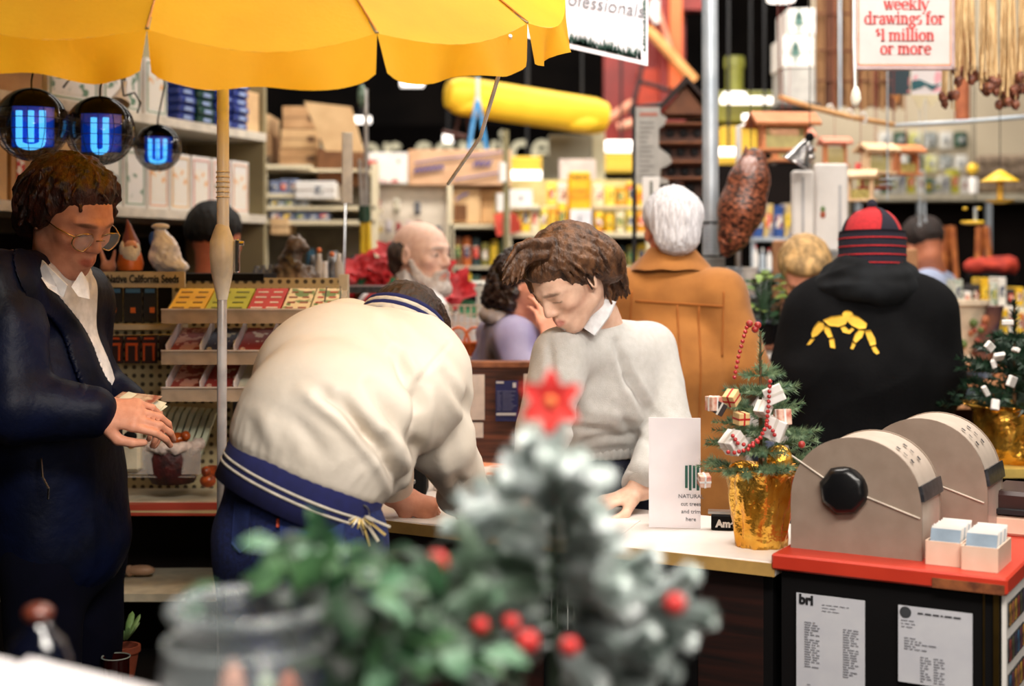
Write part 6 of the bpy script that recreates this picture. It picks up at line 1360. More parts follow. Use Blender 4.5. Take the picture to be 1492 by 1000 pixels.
text('customer service',.47,facing(W(806,217,12.0),roll=.02),lm_,t,'letters',align='RIGHT',off=.004,ext=.02,sx=.88)
mb=MB();mb.pbox(380,182,830,250,12.05,.04);mb.build('backing_board',mat('board_dark',(7,6,6),(5,4,4),rough=1,spec=.02),t);mb=MB();mb.pbox(440,150,446,196,12.05,.03);mb.pbox(800,150,806,196,12.05,.03);
mb.build('hanger',MATS['board_dark'],t,kind='stuff')
LAMPM=mat('fluorescent',(255,250,240),emit=((255,244,236),2.6));HOODY=mat('hood_yellow',(236,196,60),(220,176,44),rough=.5,scale=3);HOODO=mat('hood_olive',(140,140,50),(110,112,40),rough=.5,scale=3)
def fixture(lab,x0,y0,x1,y1,Y,hood=None,d=.12):
    t=thing('fluorescent_fixture',lab,'light',W((x0+x1)/2,y1,Y));mb=MB();ym=(y0+y1)/2;mb.cyl(W(x0,ym,Y),W(x1,ym,Y),(y1-y0)*.5*Y/FX,n=12);mb.build('tube',LAMPM,t,smooth=True)
    if hood:mb=MB();mb.pbox(hood[0],hood[1],hood[2],hood[3],Y+.08,d,bev=.01);mb.build('hood',hood[4],t)
    mb=MB();a=W((x0+x1)/2,y0,Y+.12);mb.cyl(a,Vector((a.x,a.y,4.68)),.008);mb.build('hanger',inkb,t)
fixture('fluorescent tube under a yellow soffit left of the yellow sack',742,249,794,262,8.6,(738,228,798,252,HOODY))
fixture('fluorescent tube above an olive soffit beside the grey price board',882,205,928,222,8.6,(880,224,930,252,HOODY))
fixture('far small fluorescent light hanging under the umbrella edge',584,117,617,127,9.5)
fixture('far small fluorescent light beside the lopper head',514,170,540,180,9.5)
fixture('dim far fluorescent light below the yellow roll',646,196,660,208,10)
fixture('long fluorescent tube on an olive hood right of the steel pole',1050,141,1138,152,7.6,(1046,132,1150,178,HOODO),.25)
fixture('second fluorescent tube below the long one above the bird feeders',1082,166,1146,176,7.4,(1050,184,1106,232,HOODY),.2)
fixture('short fluorescent tube beside the steel pole at fish height',1045,215,1078,228,7.2,(1042,226,1085,246,HOODY),.2)
t=thing('vent_stack','olive round vent stack standing on the olive hood','pipe',W(1070,140,7.6));mb=MB();mb.lathe([(.048,0),(.048,.125),(.056,.13),(.056,.17),(.052,.19)],W(1070,134,7.7),20);mb.build('pipe',HOODO,t,smooth=True);mb=MB();mb.lathe([(.06,0),(.065,.012),(.06,.024)],W(1070,142,7.55),20);mb.build('lamp_ring',LAMPM,t,smooth=True)
t=thing('ceiling_lamp_disc','round white ceiling lamp cut by the top edge of the frame','light',W(1138,0,7.5));mb=MB();mb.lathe([(.02,.02),(.07,0),(.075,.012),(.02,.05)],W(1138,2,7.5),20);mb.build('lamp',LAMPM,t,smooth=True);mb=MB();mb.cyl(W(1138,0,7.5)+Vector((0,0,.04)),W(1138,0,7.5)*1+Vector((0,0,1.7)),.008);mb.build('stem',inkb,t)
yr=thing('yellow_roll','long yellow rolled awning lying slanted high in the hall','awning',W(770,150,7.6));A_,B_=W(664,138,7.4),W(872,170,7.7);ax=(B_-A_)
mb=MB();L_=ax.length;mb.lathe([(.02,-.06),(.07,-.045),(.095,0),(.1,.04),(.1,L_*.7),(.1,L_-.03),(.085,L_+.03),(.03,L_+.05)],A_,26,ax,wob=lambda a,k:1+.03*math.sin(3*a));mb.build('roll',mat('awning_yellow',(250,206,50),(236,186,30),rough=.6,scale=3),yr,smooth=True)
for q_ in(.86,.1):mb=MB();mb.sph(A_+ax*q_+Vector((.0,-.03,-.05)),.075,14,(1.6,.9,.75));mb.build('loose_end',MATS['awning_yellow'],yr,smooth='all')
for q in(.12,.5,.88):mb=MB();p_=A_+ax*q;mb.cyl(p_+Vector((0,0,.08)),Vector((p_.x,p_.y,4.68)),.006);mb.build('hanger',inkb,yr)
bt_=thing('blue_trestle','blue A-frame stand below the yellow roll','stand',W(696,214,7.3));BL=mat('sky_blue_paint',(60,140,200),rough=.4)
mb=MB();mb.tube([W(695,146,7.2),W(687,190,7.15),W(681,232,7.1)],.011,8);mb.build('leg',BL,bt_,smooth=True);mb=MB();mb.tube([W(697,146,7.2),W(704,190,7.2),W(711,232,7.2)],.011,8);mb.build('leg',BL,bt_,smooth=True)
mb=MB();mb.sph(W(696,146,7.2),.017,10);mb.cyl(W(696,144,7.2),W(696,112,7.2),.01);mb.build('crown',mat('pale_blue_cap',(196,214,222),rough=.4),bt_,smooth=True)
mb=MB();mb.pbox(676,229,718,233,7.05,.3);mb.build('foot_board',CARD,bt_)
mb=MB();mb.tube([W(660,205,7.5),W(668,175,7.5),W(675,130,7.5)],.008,6);mb.tube([W(685,205,7.5),W(680,160,7.5),W(675,130,7.5)],.008,6);mb.tube([W(645,192,7.5),W(680,200,7.5)],.012,6);mb.build('dark_bracket',mat('rust_steel',(84,44,34),rough=.6),label='dark rusty bracket beside the blue A-frame stand',cat='bracket')
OR=mat('orange_steel',(232,110,50),(214,96,40),rough=.5,scale=3);DR=mat('dark_red_steel',(150,34,24),(120,24,18),rough=.5,scale=3)
ow=thing('orange_steelwork','orange and dark red steel column with diagonal braces at centre top','steelwork',W(935,200,9.4))
for(x0,y0,x1,y1,Y,m,nm)in((880,60,966,198,9.6,DR,'red_web'),(976,-60,994,128,9.3,OR,'orange_column'),(962,-60,976,150,9.4,DR,'column_flange'),(994,-60,1034,14,9.5,DR,'cross_beam'),(866,168,930,206,9.55,DR,'lower_beam'),(930,100,972,160,9.5,mat('lit_orange',(196,66,38)),'gusset_plate')):
    mb=MB();mb.pbox(x0,y0,x1,y1,Y,.12);mb.build(nm,m,ow)
mb=MB();a=W(962,210,9.6);mb.box((a.x,9.7,3.4),(.35,.1,2.6));mb.build('rear_column',DR,ow)
for P_,rr,m in((((942,40),(1012,118)),.035,mat('light_timber',(226,160,96),(206,140,80),rough=.7)),(((955,0),(980,80)),.016,mat('pink_rod',(226,150,120))),(((885,175),(922,150)),.03,MATS['pink_rod']),(((900,186),(928,178)),.03,mat('pink_lamp',(246,170,140)))):
    mb=MB();mb.cyl(W(*P_[0],9.2),W(*P_[1],9.2),rr);mb.build('diagonal_brace',m,ow,smooth=True)
mb=MB();mb.tube([W(955,0,9.15),W(952,20,9.15),W(958,34,9.15)],.03,8,rs=[.03,.036,.02]);mb.build('rope_knot',MATS['white_cord'],ow,smooth=True)
mb=MB();mb.tube([W(936,95,8.9),W(932,118,8.9),W(918,168,8.9)],.014,6);mb.tube([W(930,118,8.9),W(975,132,8.9)],.014,6);mb.build('cable_bracket',inkb,ow)
bn=thing('hanging_banner','white banner ending in ssionals with green grass edge','banner',W(885,90,4.2));YB=4.15
q0=[W(760,-110,YB),W(945,-110,YB),W(944,96,YB),W(820,68,YB),W(745,50,YB)];mb=MB();nn=5;mb.add(q0+[q+Vector((0,.004,0))for q in q0],[(0,4,3,2,1),(5,6,7,8,9)]+[(i,(i+1)%5,(i+1)%5+5,i+5)for i in range(5)]);mb.build('cloth',mat('banner_cloth',(236,230,236),(228,222,230),rough=.8),bn)
GI=paint((40,84,70))
text('professionals',.055,facing(W(872,6,YB-.003),roll=-.17),paint((120,120,126)),bn,off=0,sx=.95)
mb=MB();r=random.Random(1)
for i in range(170):
    f=r.random();x=822+f*112;y=62+f*26-1;h=r.uniform(8,20);l=r.uniform(-6,6);a,b,c_=W(x,y,YB-.002),W(x+2.4,y+.5,YB-.002),W(x+l,y-h,YB-.002);mb.add([a,b,c_],[(0,1,2)])
for i in range(60):
    y=-20+i*1.6;x=941;a,b,c_=W(x,y,YB-.002),W(x,y+2,YB-.002),W(x-r.uniform(3,8),y+r.uniform(-3,3),YB-.002);mb.add([a,b,c_],[(0,2,1)])
mb.build('grass_print',GI,bn,kind='stuff')
mb=MB();mb.cyl(W(755,-112,YB),W(950,-112,YB),.012);mb.cyl(W(790,-112,YB),Vector((W(790,0,YB).x,YB,4.68)),.004);mb.cyl(W(935,-112,YB),Vector((W(935,0,YB).x,YB,4.68)),.004);mb.build('banner_rod',inkb,bn)
# ================================================================ MIDDLE RIGHT
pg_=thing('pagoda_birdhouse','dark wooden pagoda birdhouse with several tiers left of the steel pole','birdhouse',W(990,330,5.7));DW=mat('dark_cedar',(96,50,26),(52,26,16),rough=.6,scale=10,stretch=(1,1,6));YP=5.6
mb=MB()
c=W(1000,300,YP);cx0=c.x
def zof(y,Y=YP):return EYE-(y-HZ)*Y/FX
mb.prism([(W(956,0,YP).x,zof(158)),(cx0-.005,zof(112)),(W(1040,0,YP).x,zof(160)),(W(1040,0,YP).x,zof(166)),(cx0,zof(122)),(W(958,0,YP).x,zof(166))],YP-.05,YP+.3);mb.build('roof',mat('dark_roof',(44,24,18),rough=.7),pg_)
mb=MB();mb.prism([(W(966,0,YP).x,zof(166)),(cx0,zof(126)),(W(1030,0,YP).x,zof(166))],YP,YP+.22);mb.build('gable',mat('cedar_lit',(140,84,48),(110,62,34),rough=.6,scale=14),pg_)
for i,(y,x0,x1)in enumerate(((182,950,1034),(210,946,1036),(238,952,1036),(262,940,1038))):
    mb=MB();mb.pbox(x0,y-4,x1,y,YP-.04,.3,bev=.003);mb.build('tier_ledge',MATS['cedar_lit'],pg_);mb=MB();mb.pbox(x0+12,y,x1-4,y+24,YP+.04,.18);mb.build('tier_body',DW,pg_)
    for k in range(3):mb=MB();mb.sph(W(x0+26+k*20,y+12,YP+.035),.018,10,(1,.3,1));mb.build('nest_hole',inkb,pg_,smooth='all')
mb=MB();mb.cyl(W(1000,286,YP+.1),Vector((cx0,YP+.1,0)),.02);mb.build('stand_pole',DW,pg_);mb=MB();mb.cyl(W(985,310,YP),W(985,265,YP),.035);mb.build('hanging_tube',mat('smoky_tube',(90,60,50),(50,30,26),rough=.15,scale=20),pg_,smooth=True)
t=thing('price_board','grey shaped cardboard price list hanging beside the pagoda birdhouse','sign',W(950,272,5.35));mb=MB();Yq=5.35;O=[(926,156),(962,156),(962,166),(972,172),(968,182),(960,188),(960,215),(975,226),(980,236),(972,242),(962,246),(962,258),(974,262),(974,268),(926,268)]
mb.prism([(W(x,y,Yq).x,W(x,y,Yq).z)for x,y in O][::-1],Yq,Yq+.01);mb.build('board',mat('grey_board',(186,182,176),(170,166,160),rough=.8),t)
mb=MB();mb.pbox(932,164,958,169,Yq-.003,.003);mb.build('red_heading',paint((200,120,100)),t);mb=MB();r=random.Random(6)
for y in range(178,262,7):mb.pbox(932,y,932+r.uniform(10,24),y+2,Yq-.003,.003)
mb.build('printed_lines',paint((140,136,132)),t,kind='stuff');mb=MB();mb.tube([W(924,272,Yq+.02),W(924,154,Yq+.02),W(964,152,Yq+.02)],.008,6);mb.cyl(W(924,272,Yq+.02),Vector((W(924,0,Yq+.02).x,Yq+.02,0)),.008);mb.build('frame',inkb,t)
t=thing('white_thermometer','white plastic thermometer plate above the white-haired man','thermometer',W(950,300,5.0));mb=MB();mb.pbox(936,258,961,320,5.0,.008,bev=.002);mb.build('plate',WHITE,t);mb=MB();mb.pbox(947,264,951,300,4.997,.004);mb.build('scale',paint((110,110,100)),t)
mb=MB();mb.cyl(W(950,315,5.02),Vector((W(950,0,5.02).x,5.02,0)),.006);mb.lathe([(.08,0),(.08,.01),(.01,.02)],Vector((W(950,0,5.02).x,5.02,0)),16);mb.build('stand',MATS['steel'],t)
sp=thing('steel_pole','tall galvanised steel pole standing between the tan coat and hooded shopper','pole',Vector((W(1034,0,4.95).x,4.95,0)));X_=W(1034,0,4.95).x
GAL=mat('galvanised',(196,204,212),(170,180,190),rough=.4,metal=.35,scale=8);mb=MB();mb.cyl((X_+.004,4.95,1.68),(X_-.012,4.95,4.68),.0285);mb.build('shaft',GAL,sp,smooth=True)
mb=MB();
for q in range(9):mb.lathe([(.0275,0),(.0315,.006),(.0275,.012)],(X_+.004,4.95,1.575+q*.0125),18)
mb.build('ribbed_sleeve',GAL,sp,smooth='all');mb=MB();mb.tube([(X_+.004+.031*math.cos(a*PI/8),4.95+.031*math.sin(a*PI/8),1.69)for a in range(16)],.0035,6,closed=True);mb.build('strap',inkb,sp)
mb=MB();mb.box((X_,4.97,.785),(.10,.1,1.57),bev=.004);mb.build('pedestal',mat('grey_box',(140,140,138),rough=.6),sp)
fs=thing('fish_ornament','large brown scaly fish ornament hanging nose down beside the steel pole','ornament',W(1080,375,4.75));S=SDF(.0045);P=lambda px,py,dy=0:W(px,py,4.75)+Vector((0,dy,0))
S.cap(P(1100,232),P(1092,262),.034,.056,.03);S.cap(P(1092,262),P(1080,305),.058,.068,.05);S.cap(P(1080,305),P(1068,345),.066,.046,.05);S.cap(P(1068,345),P(1058,366),.044,.02,.03)
S.cap(P(1086,232),P(1087,212),.014,.003,.012);S.cap(P(1108,232),P(1098,218),.014,.006,.012);S.cap(P(1070,252,-.02),P(1062,262,-.02),.01,.008,.01)
S.ell(P(1052,350,-.03),(.012,.01,.012),.01,'-')
fm=mat('brown_scales',(168,96,66),(30,16,13),rough=.35,scale=70,stretch=(1,1,1.6),bump=.3,detail=8)
r_=[n for n in fm.node_tree.nodes if n.type=='VALTORGB'][0];r_.color_ramp.elements[0].position=.42;r_.color_ramp.elements[1].position=.66
S.build('body',fm,fs,disp=lambda V:.0022*np.abs(np.sin(V[:,2]*260+8*np.sin(V[:,0]*120))))
mb=MB();mb.sph(P(1088,244,-.055),.03,12,(1.1,.5,1.2));mb.build('pale_patch',mat('pale_scales',(206,180,176),(150,100,84),rough=.3,scale=60),fs,smooth='all');mb=MB();mb.sph(P(1063,350,-.037),.012,10);mb.build('eye',mat('eye_gold',(150,130,60),(20,16,14),rough=.1,scale=90),fs,smooth='all')
mb=MB();mb.tube([P(1094,225),P(1094,-40)],.0016,5);mb.build('hanging_wire',inkb,fs)
# ================================================================ RIGHT SIDE
r=random.Random(21);REED=mat('reed',(150,110,70),(112,76,46),rough=.8,scale=40,stretch=(1,1,.1));REED2=mat('reed_dark',(106,60,34),(76,42,26),rough=.8,scale=30,stretch=(1,1,.1))
for gi,(x0,x1,n,lb)in enumerate(((1190,1246,9,'dark rolled reed screens hanging left of the lottery sign'),(1250,1318,12,'reed screens showing below the lottery sign'))):
    t=thing('reed_screen',lb,'screen',Vector((W((x0+x1)/2,0,6.9).x,6.9,2.3)))
    for i in range(n):
        x=x0+(x1-x0)*(i+.5)/n;mb=MB();a=W(x,158+r.uniform(-4,4),6.9+r.uniform(-.03,.03));mb.cyl((a.x,a.y,a.z),(a.x+r.uniform(-.01,.01),a.y,4.69),r.uniform(.007,.012),n=8);mb.build('reed',REED if r.random()<.55 else REED2,t,smooth=True)
    for y in(74,118,20,-30):a,b=W(x0,y,6.87),W(x1,y,6.87);mb=MB();mb.cyl(a,b,.005);mb.build('binding',REED2,t)
    mb=MB();a,b=W(x0,0,6.97),W(x1,0,6.97);mb.box(((a.x+b.x)/2,6.99,3.5),(b.x-a.x,.02,2.37));mb.build('backing_mat',REED2,t)
mb=MB();mb.cyl(W(1224,160,6.8),(W(1222,0,6.8).x,6.8,4.69),.006);mb.build('grey_cane',GAL,label='thin grey cane in front of the narrow reed bundle',cat='cane')
mb=MB();a=W(1402,0,6.8);mb.cyl((a.x,6.8,2.23),(a.x,6.8,4.69),.035);mb.build('clay_pipe',mat('clay_brown',(170,96,60),(140,76,46),rough=.8),label='brown cardboard tube hanging by the partition below the pods',cat='tube',smooth=True)
ls=thing('lottery_sign','white sign with red border reading weekly drawings for $1 million or more','sign',W(1319,100,4.3));YS=4.3
mb=MB();mb.pbox(1247,-90,1390,100,YS,.02,bev=.004);mb.build('panel',mat('sign_pale',(190,180,177),(184,174,171),rough=.35,spec=.4),ls)
PK=mat('sign_red',(190,56,56),rough=.5);mb=MB()
for(x0,y0,x1,y1)in((1250,93,1386,95.5),(1250,-88,1252,95),(1384,-88,1386,95)):mb.pbox(x0,y0,x1,y1,YS-.002,.003)
mb.build('border',mat('sign_peach',(232,150,120)),ls);mb=MB()
for(x0,y0,x1,y1)in((1247,97,1390,101),(1388,-90,1391,101)):mb.pbox(x0,y0,x1,y1,YS-.004,.03)
mb.build('frame',mat('mauve_frame',(176,150,150),rough=.4),ls)
TH,TN=.25,.10
def st(mb,p,q,w):
    (x0,y0),(x1,y1)=p,q;mb.append([(x0-w/2,y0),(x0+w/2,y0),(x1+w/2,y1),(x1-w/2,y1)])
def hz(mb,x0,x1,y,w=TN):mb.append([(x0,y-w/2),(x1,y-w/2),(x1,y+w/2),(x0,y+w/2)])
def arc(mb,cx,cy,rx,ry,a0,a1,n=12):
    for i in range(n):
        a,b=a0+(a1-a0)*i/n,a0+(a1-a0)*(i+1)/n;wa,wb=[TN/2+(TH-TN)/2*abs(math.cos(k))**1.3 for k in(a,b)]
        P=lambda t,w,s_:(cx+(rx+s_*w)*math.cos(t),cy+(ry+s_*w)*math.sin(t));q=[P(a,wa,-1),P(a,wa,1),P(b,wb,1),P(b,wb,-1)];mb.append(q if a1>a0 else q[::-1])
def serif(mb,x,y,l=.2):hz(mb,x-l,x+l,y,TN)
D_=math.radians
def glyph(c):
    m=[];w=.6
    if c=='w':st(m,(.08,1),(.34,0),TH);st(m,(.34,0),(.56,1),TN);st(m,(.52,1),(.78,0),TH);st(m,(.78,0),(1.0,1),TN);serif(m,.08,.97,.14);serif(m,.54,.97,.12);serif(m,1.0,.97,.13);w=1.08
    elif c=='e':arc(m,.4,.5,.3,.48,D_(5),D_(320));hz(m,.12,.74,.53);w=.78
    elif c=='k':st(m,(.2,0),(.2,1.5),TH);st(m,(.3,.45),(.68,.97),TN);st(m,(.42,.62),(.72,0),TH);serif(m,.2,.03);serif(m,.1,1.47,.1);serif(m,.68,.97,.15);serif(m,.72,.03,.16);w=.88
    elif c in 'l1':st(m,(.25,0),(.25,1.5 if c=='l' else 1.42),TH);serif(m,.25,.03,.22);hz(m,.02,.25,1.46 if c=='l' else 1.32);w=.46
    elif c=='y':st(m,(.08,1),(.4,0),TH);st(m,(.26,-.4),(.74,1),TN);serif(m,.08,.97,.15);serif(m,.74,.97,.14);hz(m,.08,.26,-.42,.12);w=.8
    elif c=='d':arc(m,.38,.5,.28,.48,D_(50),D_(310));st(m,(.66,0),(.66,1.5),TH*.95);serif(m,.74,.03,.12);serif(m,.55,1.47,.12);w=.88
    elif c=='r':st(m,(.2,0),(.2,1),TH);arc(m,.46,.62,.24,.34,D_(160),D_(70));m.append([(.5,.76),(.64,.76),(.64,.96),(.5,.99)]);serif(m,.2,.03);serif(m,.12,.97,.1);w=.66
    elif c=='a':arc(m,.36,.7,.2,.28,D_(0),D_(170));st(m,(.58,.1),(.58,.7),TH*.95);arc(m,.34,.26,.22,.25,D_(60),D_(330));hz(m,.58,.76,.05);w=.76
    elif c=='i':st(m,(.22,0),(.22,1),TH);serif(m,.22,.03);serif(m,.12,.97,.1);m.append([(.13,1.2),(.31,1.2),(.31,1.4),(.13,1.4)]);w=.44
    elif c in 'nm':
        st(m,(.2,0),(.2,1),TH);serif(m,.2,.03,.17);serif(m,.1,.97,.1);xs=(.2,)if c=='n' else(.2,.66)
        for x in xs:arc(m,x+.26,.64,.2,.34,D_(150),D_(0));st(m,(x+.46,0),(x+.46,.66),TH);serif(m,x+.46,.03,.17)
        w=.88 if c=='n' else 1.34
    elif c=='g':arc(m,.36,.64,.22,.32,0,D_(360),16);arc(m,.36,-.16,.28,.24,0,D_(360),14);hz(m,.5,.74,.92);st(m,(.2,.36),(.24,.08),TN*1.3);w=.76
    elif c=='s':arc(m,.32,.74,.2,.22,D_(40),D_(240));arc(m,.32,.26,.22,.24,D_(60),D_(-140));w=.62
    elif c=='f':st(m,(.24,0),(.24,1.2),TH);arc(m,.42,1.2,.18,.26,D_(180),D_(40));hz(m,.04,.5,.97);serif(m,.24,.03);w=.54
    elif c=='o':arc(m,.4,.5,.3,.48,0,D_(360),18);w=.8
    elif c=='$':m=[[(x*.78,y*.74+.62)for x,y in q]for q in glyph('s')[0]];st(m,(.25,.52),(.25,1.46),TN*.8);w=.52
    elif c==' ':w=.36
    return m,w
def serif_text(s,M,size,m,parent,cond=.86):
    mb=MB();x=0;G=[]
    for ch in s:g,w=glyph(ch);G.append((x,g));x+=w+.03
    off=x/2
    for gx,g in G:
        for q in g:
            P=[M@Vector(((px+gx-off)*size*cond,py*size,.0))for px,py in q];Qb=[M@Vector(((px+gx-off)*size*cond,py*size,-.002))for px,py in q];mb.add(P+Qb,[(0,1,2,3)]+[(i,i+4,(i+1)%4+4,(i+1)%4)for i in range(4)])
    return mb.build('lettering',m,parent,kind='stuff')
for s_,xx,yb in(('weekly',1321,14),('drawings for',1318,35),('$1 million',1319,59.5),('or more',1320,79)):serif_text(s_,facing(W(xx,yb,YS-.003)),.026,PK,ls,1.06)
mb=MB();
for x in(1262,1375):a=W(x,-90,YS+.01);mb.cyl(a,Vector((a.x,a.y,4.68)),.003)
mb.build('hanging_wire',inkb,ls)
t=thing('pull_cord','white pull cord with a wound white bobbin left of the lottery sign','cord',W(1247,150,4.2));mb=MB();mb.tube([W(1244,-60,4.2),W(1244,60,4.2),W(1246,126,4.2)],.0042,6);mb.build('cord',MATS['white_cord'],t,smooth=True);mb=MB();mb.tube([W(1247,126,4.2),W(1247,134,4.2),W(1247,144,4.2),W(1246,152,4.2),W(1246,157,4.2)],.01,10,rs=[.006,.013,.0165,.012,.004]);mb.build('bobbin',mat('bobbin',(230,222,204),rough=.8),t,smooth='all')
for i,(x0,y0,x1,y1,lb)in enumerate(((1148,12,1188,50,'topmost white carton with green tree drawing'),(1140,52,1186,98,'middle white carton with green tree drawing'),(1142,100,1188,150,'plain grey carton under the tree drawings'))):
    t=carton('tree_carton',lb,x0,y0,x1,y1,6.9,.3,WHITE if i<2 else mat('grey_carton',(176,172,166),rough=.8),tape=i==1)
    if i<2:a=W((x0+x1)/2-4,y0+(y1-y0)*.62,6.893);mb=MB();mb.prism([(a.x-.028,a.z),(a.x+.028,a.z),(a.x,a.z+.055)],6.892,6.896);mb.prism([(a.x-.022,a.z+.03),(a.x+.022,a.z+.03),(a.x,a.z+.08)],6.892,6.896);mb.box((a.x,6.894,a.z-.018),(.012,.004,.04));mb.build('tree_print',paint((80,120,110)),t)
mb=MB();a=W(1165,150,6.9);mb.box((a.x,7.05,a.z-.012),(.2,.34,.02));
for dx in(-.09,.09):mb.box((a.x+dx,7.1,a.z/2),(.02,.03,a.z))
mb.build('carton_stand',paint((60,50,44)),label='dark stand carrying the white tree cartons',cat='stand')
RF=mat('raffia',(222,190,140),(186,146,96),rough=.8,scale=60,stretch=(2,2,.3));PD=mat('pod',(140,80,54),(70,34,26),rough=.5,scale=60)
r=random.Random(31)
for gi,(xa,xb,y_b,n,lb)in enumerate(((1372,1392,150,6,'short raffia bunch of dried pods below the lottery sign corner'),(1392,1425,108,16,'raffia bunch of dried pods next to the lottery sign'),(1425,1455,122,15,'raffia bunch of dried pods, second from the lottery sign'),(1455,1480,142,14,'raffia bunch of dried pods, third from the lottery sign'),(1480,1510,118,14,'raffia bunch of dried pods at the frame edge'))):
    t=thing('dried_pod_bunch',lb,'dried flowers',W((xa+xb)/2,y_b,4.6),'raffia bunches of dried pods');mb=MB();tips=[]
    for i in range(n*2):
        x=r.uniform(xa,xb);tx=(xa+xb)/2+(x-(xa+xb)/2)*.6;y=y_b+r.uniform(-14,12);p=W(x,y,4.6+r.uniform(-.05,.05));tips.append(p);mb.tube([W(tx,-80,4.6),W((tx+x)/2+r.uniform(-3,3),y*.5-20,4.6+r.uniform(-.03,.03)),p],.003,4)
    mb.build('raffia',RF,t,kind='stuff')
    for i,p in enumerate(tips[:n]):mb=MB();mb.sph(p,r.uniform(.011,.017),10,(1,1,1.15));mb.sph(p+Vector((.0,-.008,-.014)),.006,6);mb.build('pod',PD,t,smooth='all')
mb=MB();mb.cyl(W(1365,-80,4.6),W(1530,-80,4.6),.012);
for x in(1375,1500):a=W(x,-80,4.6);mb.cyl(a,Vector((a.x,a.y,4.68)),.005)
mb.build('drying_rod',REED,label='overhead rod the dried pod bunches hang from',cat='rod')
for i,(x0,x1,lb,m)in enumerate(((1297,1326,'dark picture card hanging below the lottery sign',printmat('poster_dark',(40,60,70),(190,110,110),9,.56)),(1328,1372,'white and pink picture card hanging below the lottery sign',printmat('poster_pink',(236,226,226),(240,170,180),8,.54)))):
    t=thing('picture_card',lb,'card',W((x0+x1)/2,160,5.6));mb=MB();mb.pbox(x0,98,x1,138,5.6,.004);mb.build('card',m,t)
    Y_=5.598;f=lambda x,y:(W(x,y,Y_).x,W(x,y,Y_).z);mb=MB();xm=(x0+x1)/2
    mb.prism([f(x0,138),f(xm-3,150),f(xm,138)]if i==0 else[f(x0,138),f(x0+12,160),f(x0+20,140),f(x0+30,156),f(x1,138)][::-1]and[f(x0,138),f(x1,138),f(x0+30,156),f(x0+20,142),f(x0+12,160)],Y_,Y_+.005);mb.build('tail',paint((200,130,60))if i==0 else paint((236,220,180)),t)
    if i==1:mb=MB();mb.prism([f(x0,118),f(x0,132),f(x0+14,128),f(x0+20,124),f(x0+30,132),f(x1,122),f(x0+30,124),f(x0+12,116)],Y_-.002,Y_+.002);mb.build('teal_shape',paint((40,100,110)),t)
    mb=MB();a=W((x0+x1)/2,98,5.605);mb.cyl(a,Vector((a.x,a.y,4.68)),.002);mb.build('string',inkb,t)
rl=thing('display_rail','tan wooden rail joined to a thin steel rail above the bird feeders','rail',W(1300,182,5.6));mb=MB();mb.tube([W(1136,141,5.3),W(1180,156,5.4),W(1240,171,5.5),W(1302,182,5.6)],.0105,10);mb.build('wooden_rail',mat('tan_rail',(226,176,120),(214,160,104),rough=.6),rl,smooth='all')
mb=MB();mb.tube([W(1302,183,5.6),W(1400,178,5.5),W(1520,168,5.4)],.009,10);mb.build('steel_rail',GAL,rl,smooth='all')
for i,f in enumerate((.45,.62,.74)):
    x=1136+166*f;y=141+41*f+3;mb=MB();mb.tube([W(x-5,y-8,5.5),W(x,y-10,5.5),W(x+4,y-2,5.5),W(x,y+6,5.5)],.006,6);mb.build('hook',WHITE,rl)
mb=MB()
for x,y in((1136,141),(1302,182),(1500,170)):a=W(x,y,5.3 if x<1200 else 5.6 if x<1400 else 5.4);mb.cyl(a,Vector((a.x-.05*(x<1200),a.y,4.68)),.0028)
mb.build('suspension_wire',mat('rust_wire',(120,50,40)),rl)
CED=mat('cedar',(214,140,92),(196,120,74),rough=.6,scale=20,stretch=(1,1,5));CEP=mat('pale_cedar',(240,206,166),(226,186,144),rough=.6,scale=20);CER=mat('red_stain',(176,50,40),(150,40,34),rough=.5,scale=20);FG=mat('feeder_glass',(236,226,160),rough=.1,alpha=.55,spec=.6)
def feeder(lab,x0,yr,x1,yb,Y,roofm=CEP,bodym=CED,rw=10,rz=0.25,wire=True,glass=True):
    a,b=W(x0,yb,Y),W(x1,yr,Y);cx=(a.x+b.x)/2;w=b.x-a.x;z0,z1=a.z,b.z;h=z1-z0;t=thing('bird_feeder',lab,'bird feeder',Vector((cx,Y,z0)));R=Matrix.Rotation(rz,3,'Z');c=Vector((cx,Y,0));d=w*.55
    q=lambda x,y,z:c+R@Vector((x,y,z))
    mb=MB();mb.box(q(0,0,z0+h*.04),(w,d,h*.08),rz,bev=.002);mb.build('tray',bodym,t)
    for s in(-1,1):mb=MB();mb.box(q(s*w*.36,0,z0+h*.36),(.012,d*.6,h*.6),rz);mb.build('end_board',bodym,t)
    if glass:mb=MB();mb.box(q(0,-d*.25,z0+h*.34),(w*.68,.004,h*.5),rz);mb.build('pane',FG,t)
    mb=MB();mb.box(q(0,0,z0+h*.22),(w*.68,d*.4,h*.28),rz);mb.build('seed_fill',mat('seed_mix',(206,190,110),(150,130,70),scale=80),t)
    for s in(-1,1):
        mb=MB();RR=R@Matrix.Rotation(s*-.5,3,'X');mb.box(q(0,s*d*.34,z0+h*.80),(w*1.12,d*.82,.012),R=RR);mb.build('roof_board',roofm,t)
    if wire:mb=MB();p_=q(0,0,z1-.01);mb.cyl(p_,Vector((p_.x,p_.y,4.68)),.0012);mb.build('hanging_wire',mat('red_wire',(150,50,44)),t)
feeder('large cedar bird feeder with pale roof hanging below the olive hood',1097,162,1183,222,5.2,CED,CED,rz=.1)
feeder('small salmon bird feeder behind the large cedar one',1120,184,1180,236,6.1,mat('salmon_roof',(220,140,116),rough=.6),CED,rz=.15)
feeder('pink roofed bird feeder beside the white panels',1196,196,1236,244,6.0,MATS['salmon_roof'],CED,rz=.1)
feeder('pale roofed bird feeder, upper of the pair under the rail',1252,206,1303,254,5.7,CEP,CEP,rz=.35)
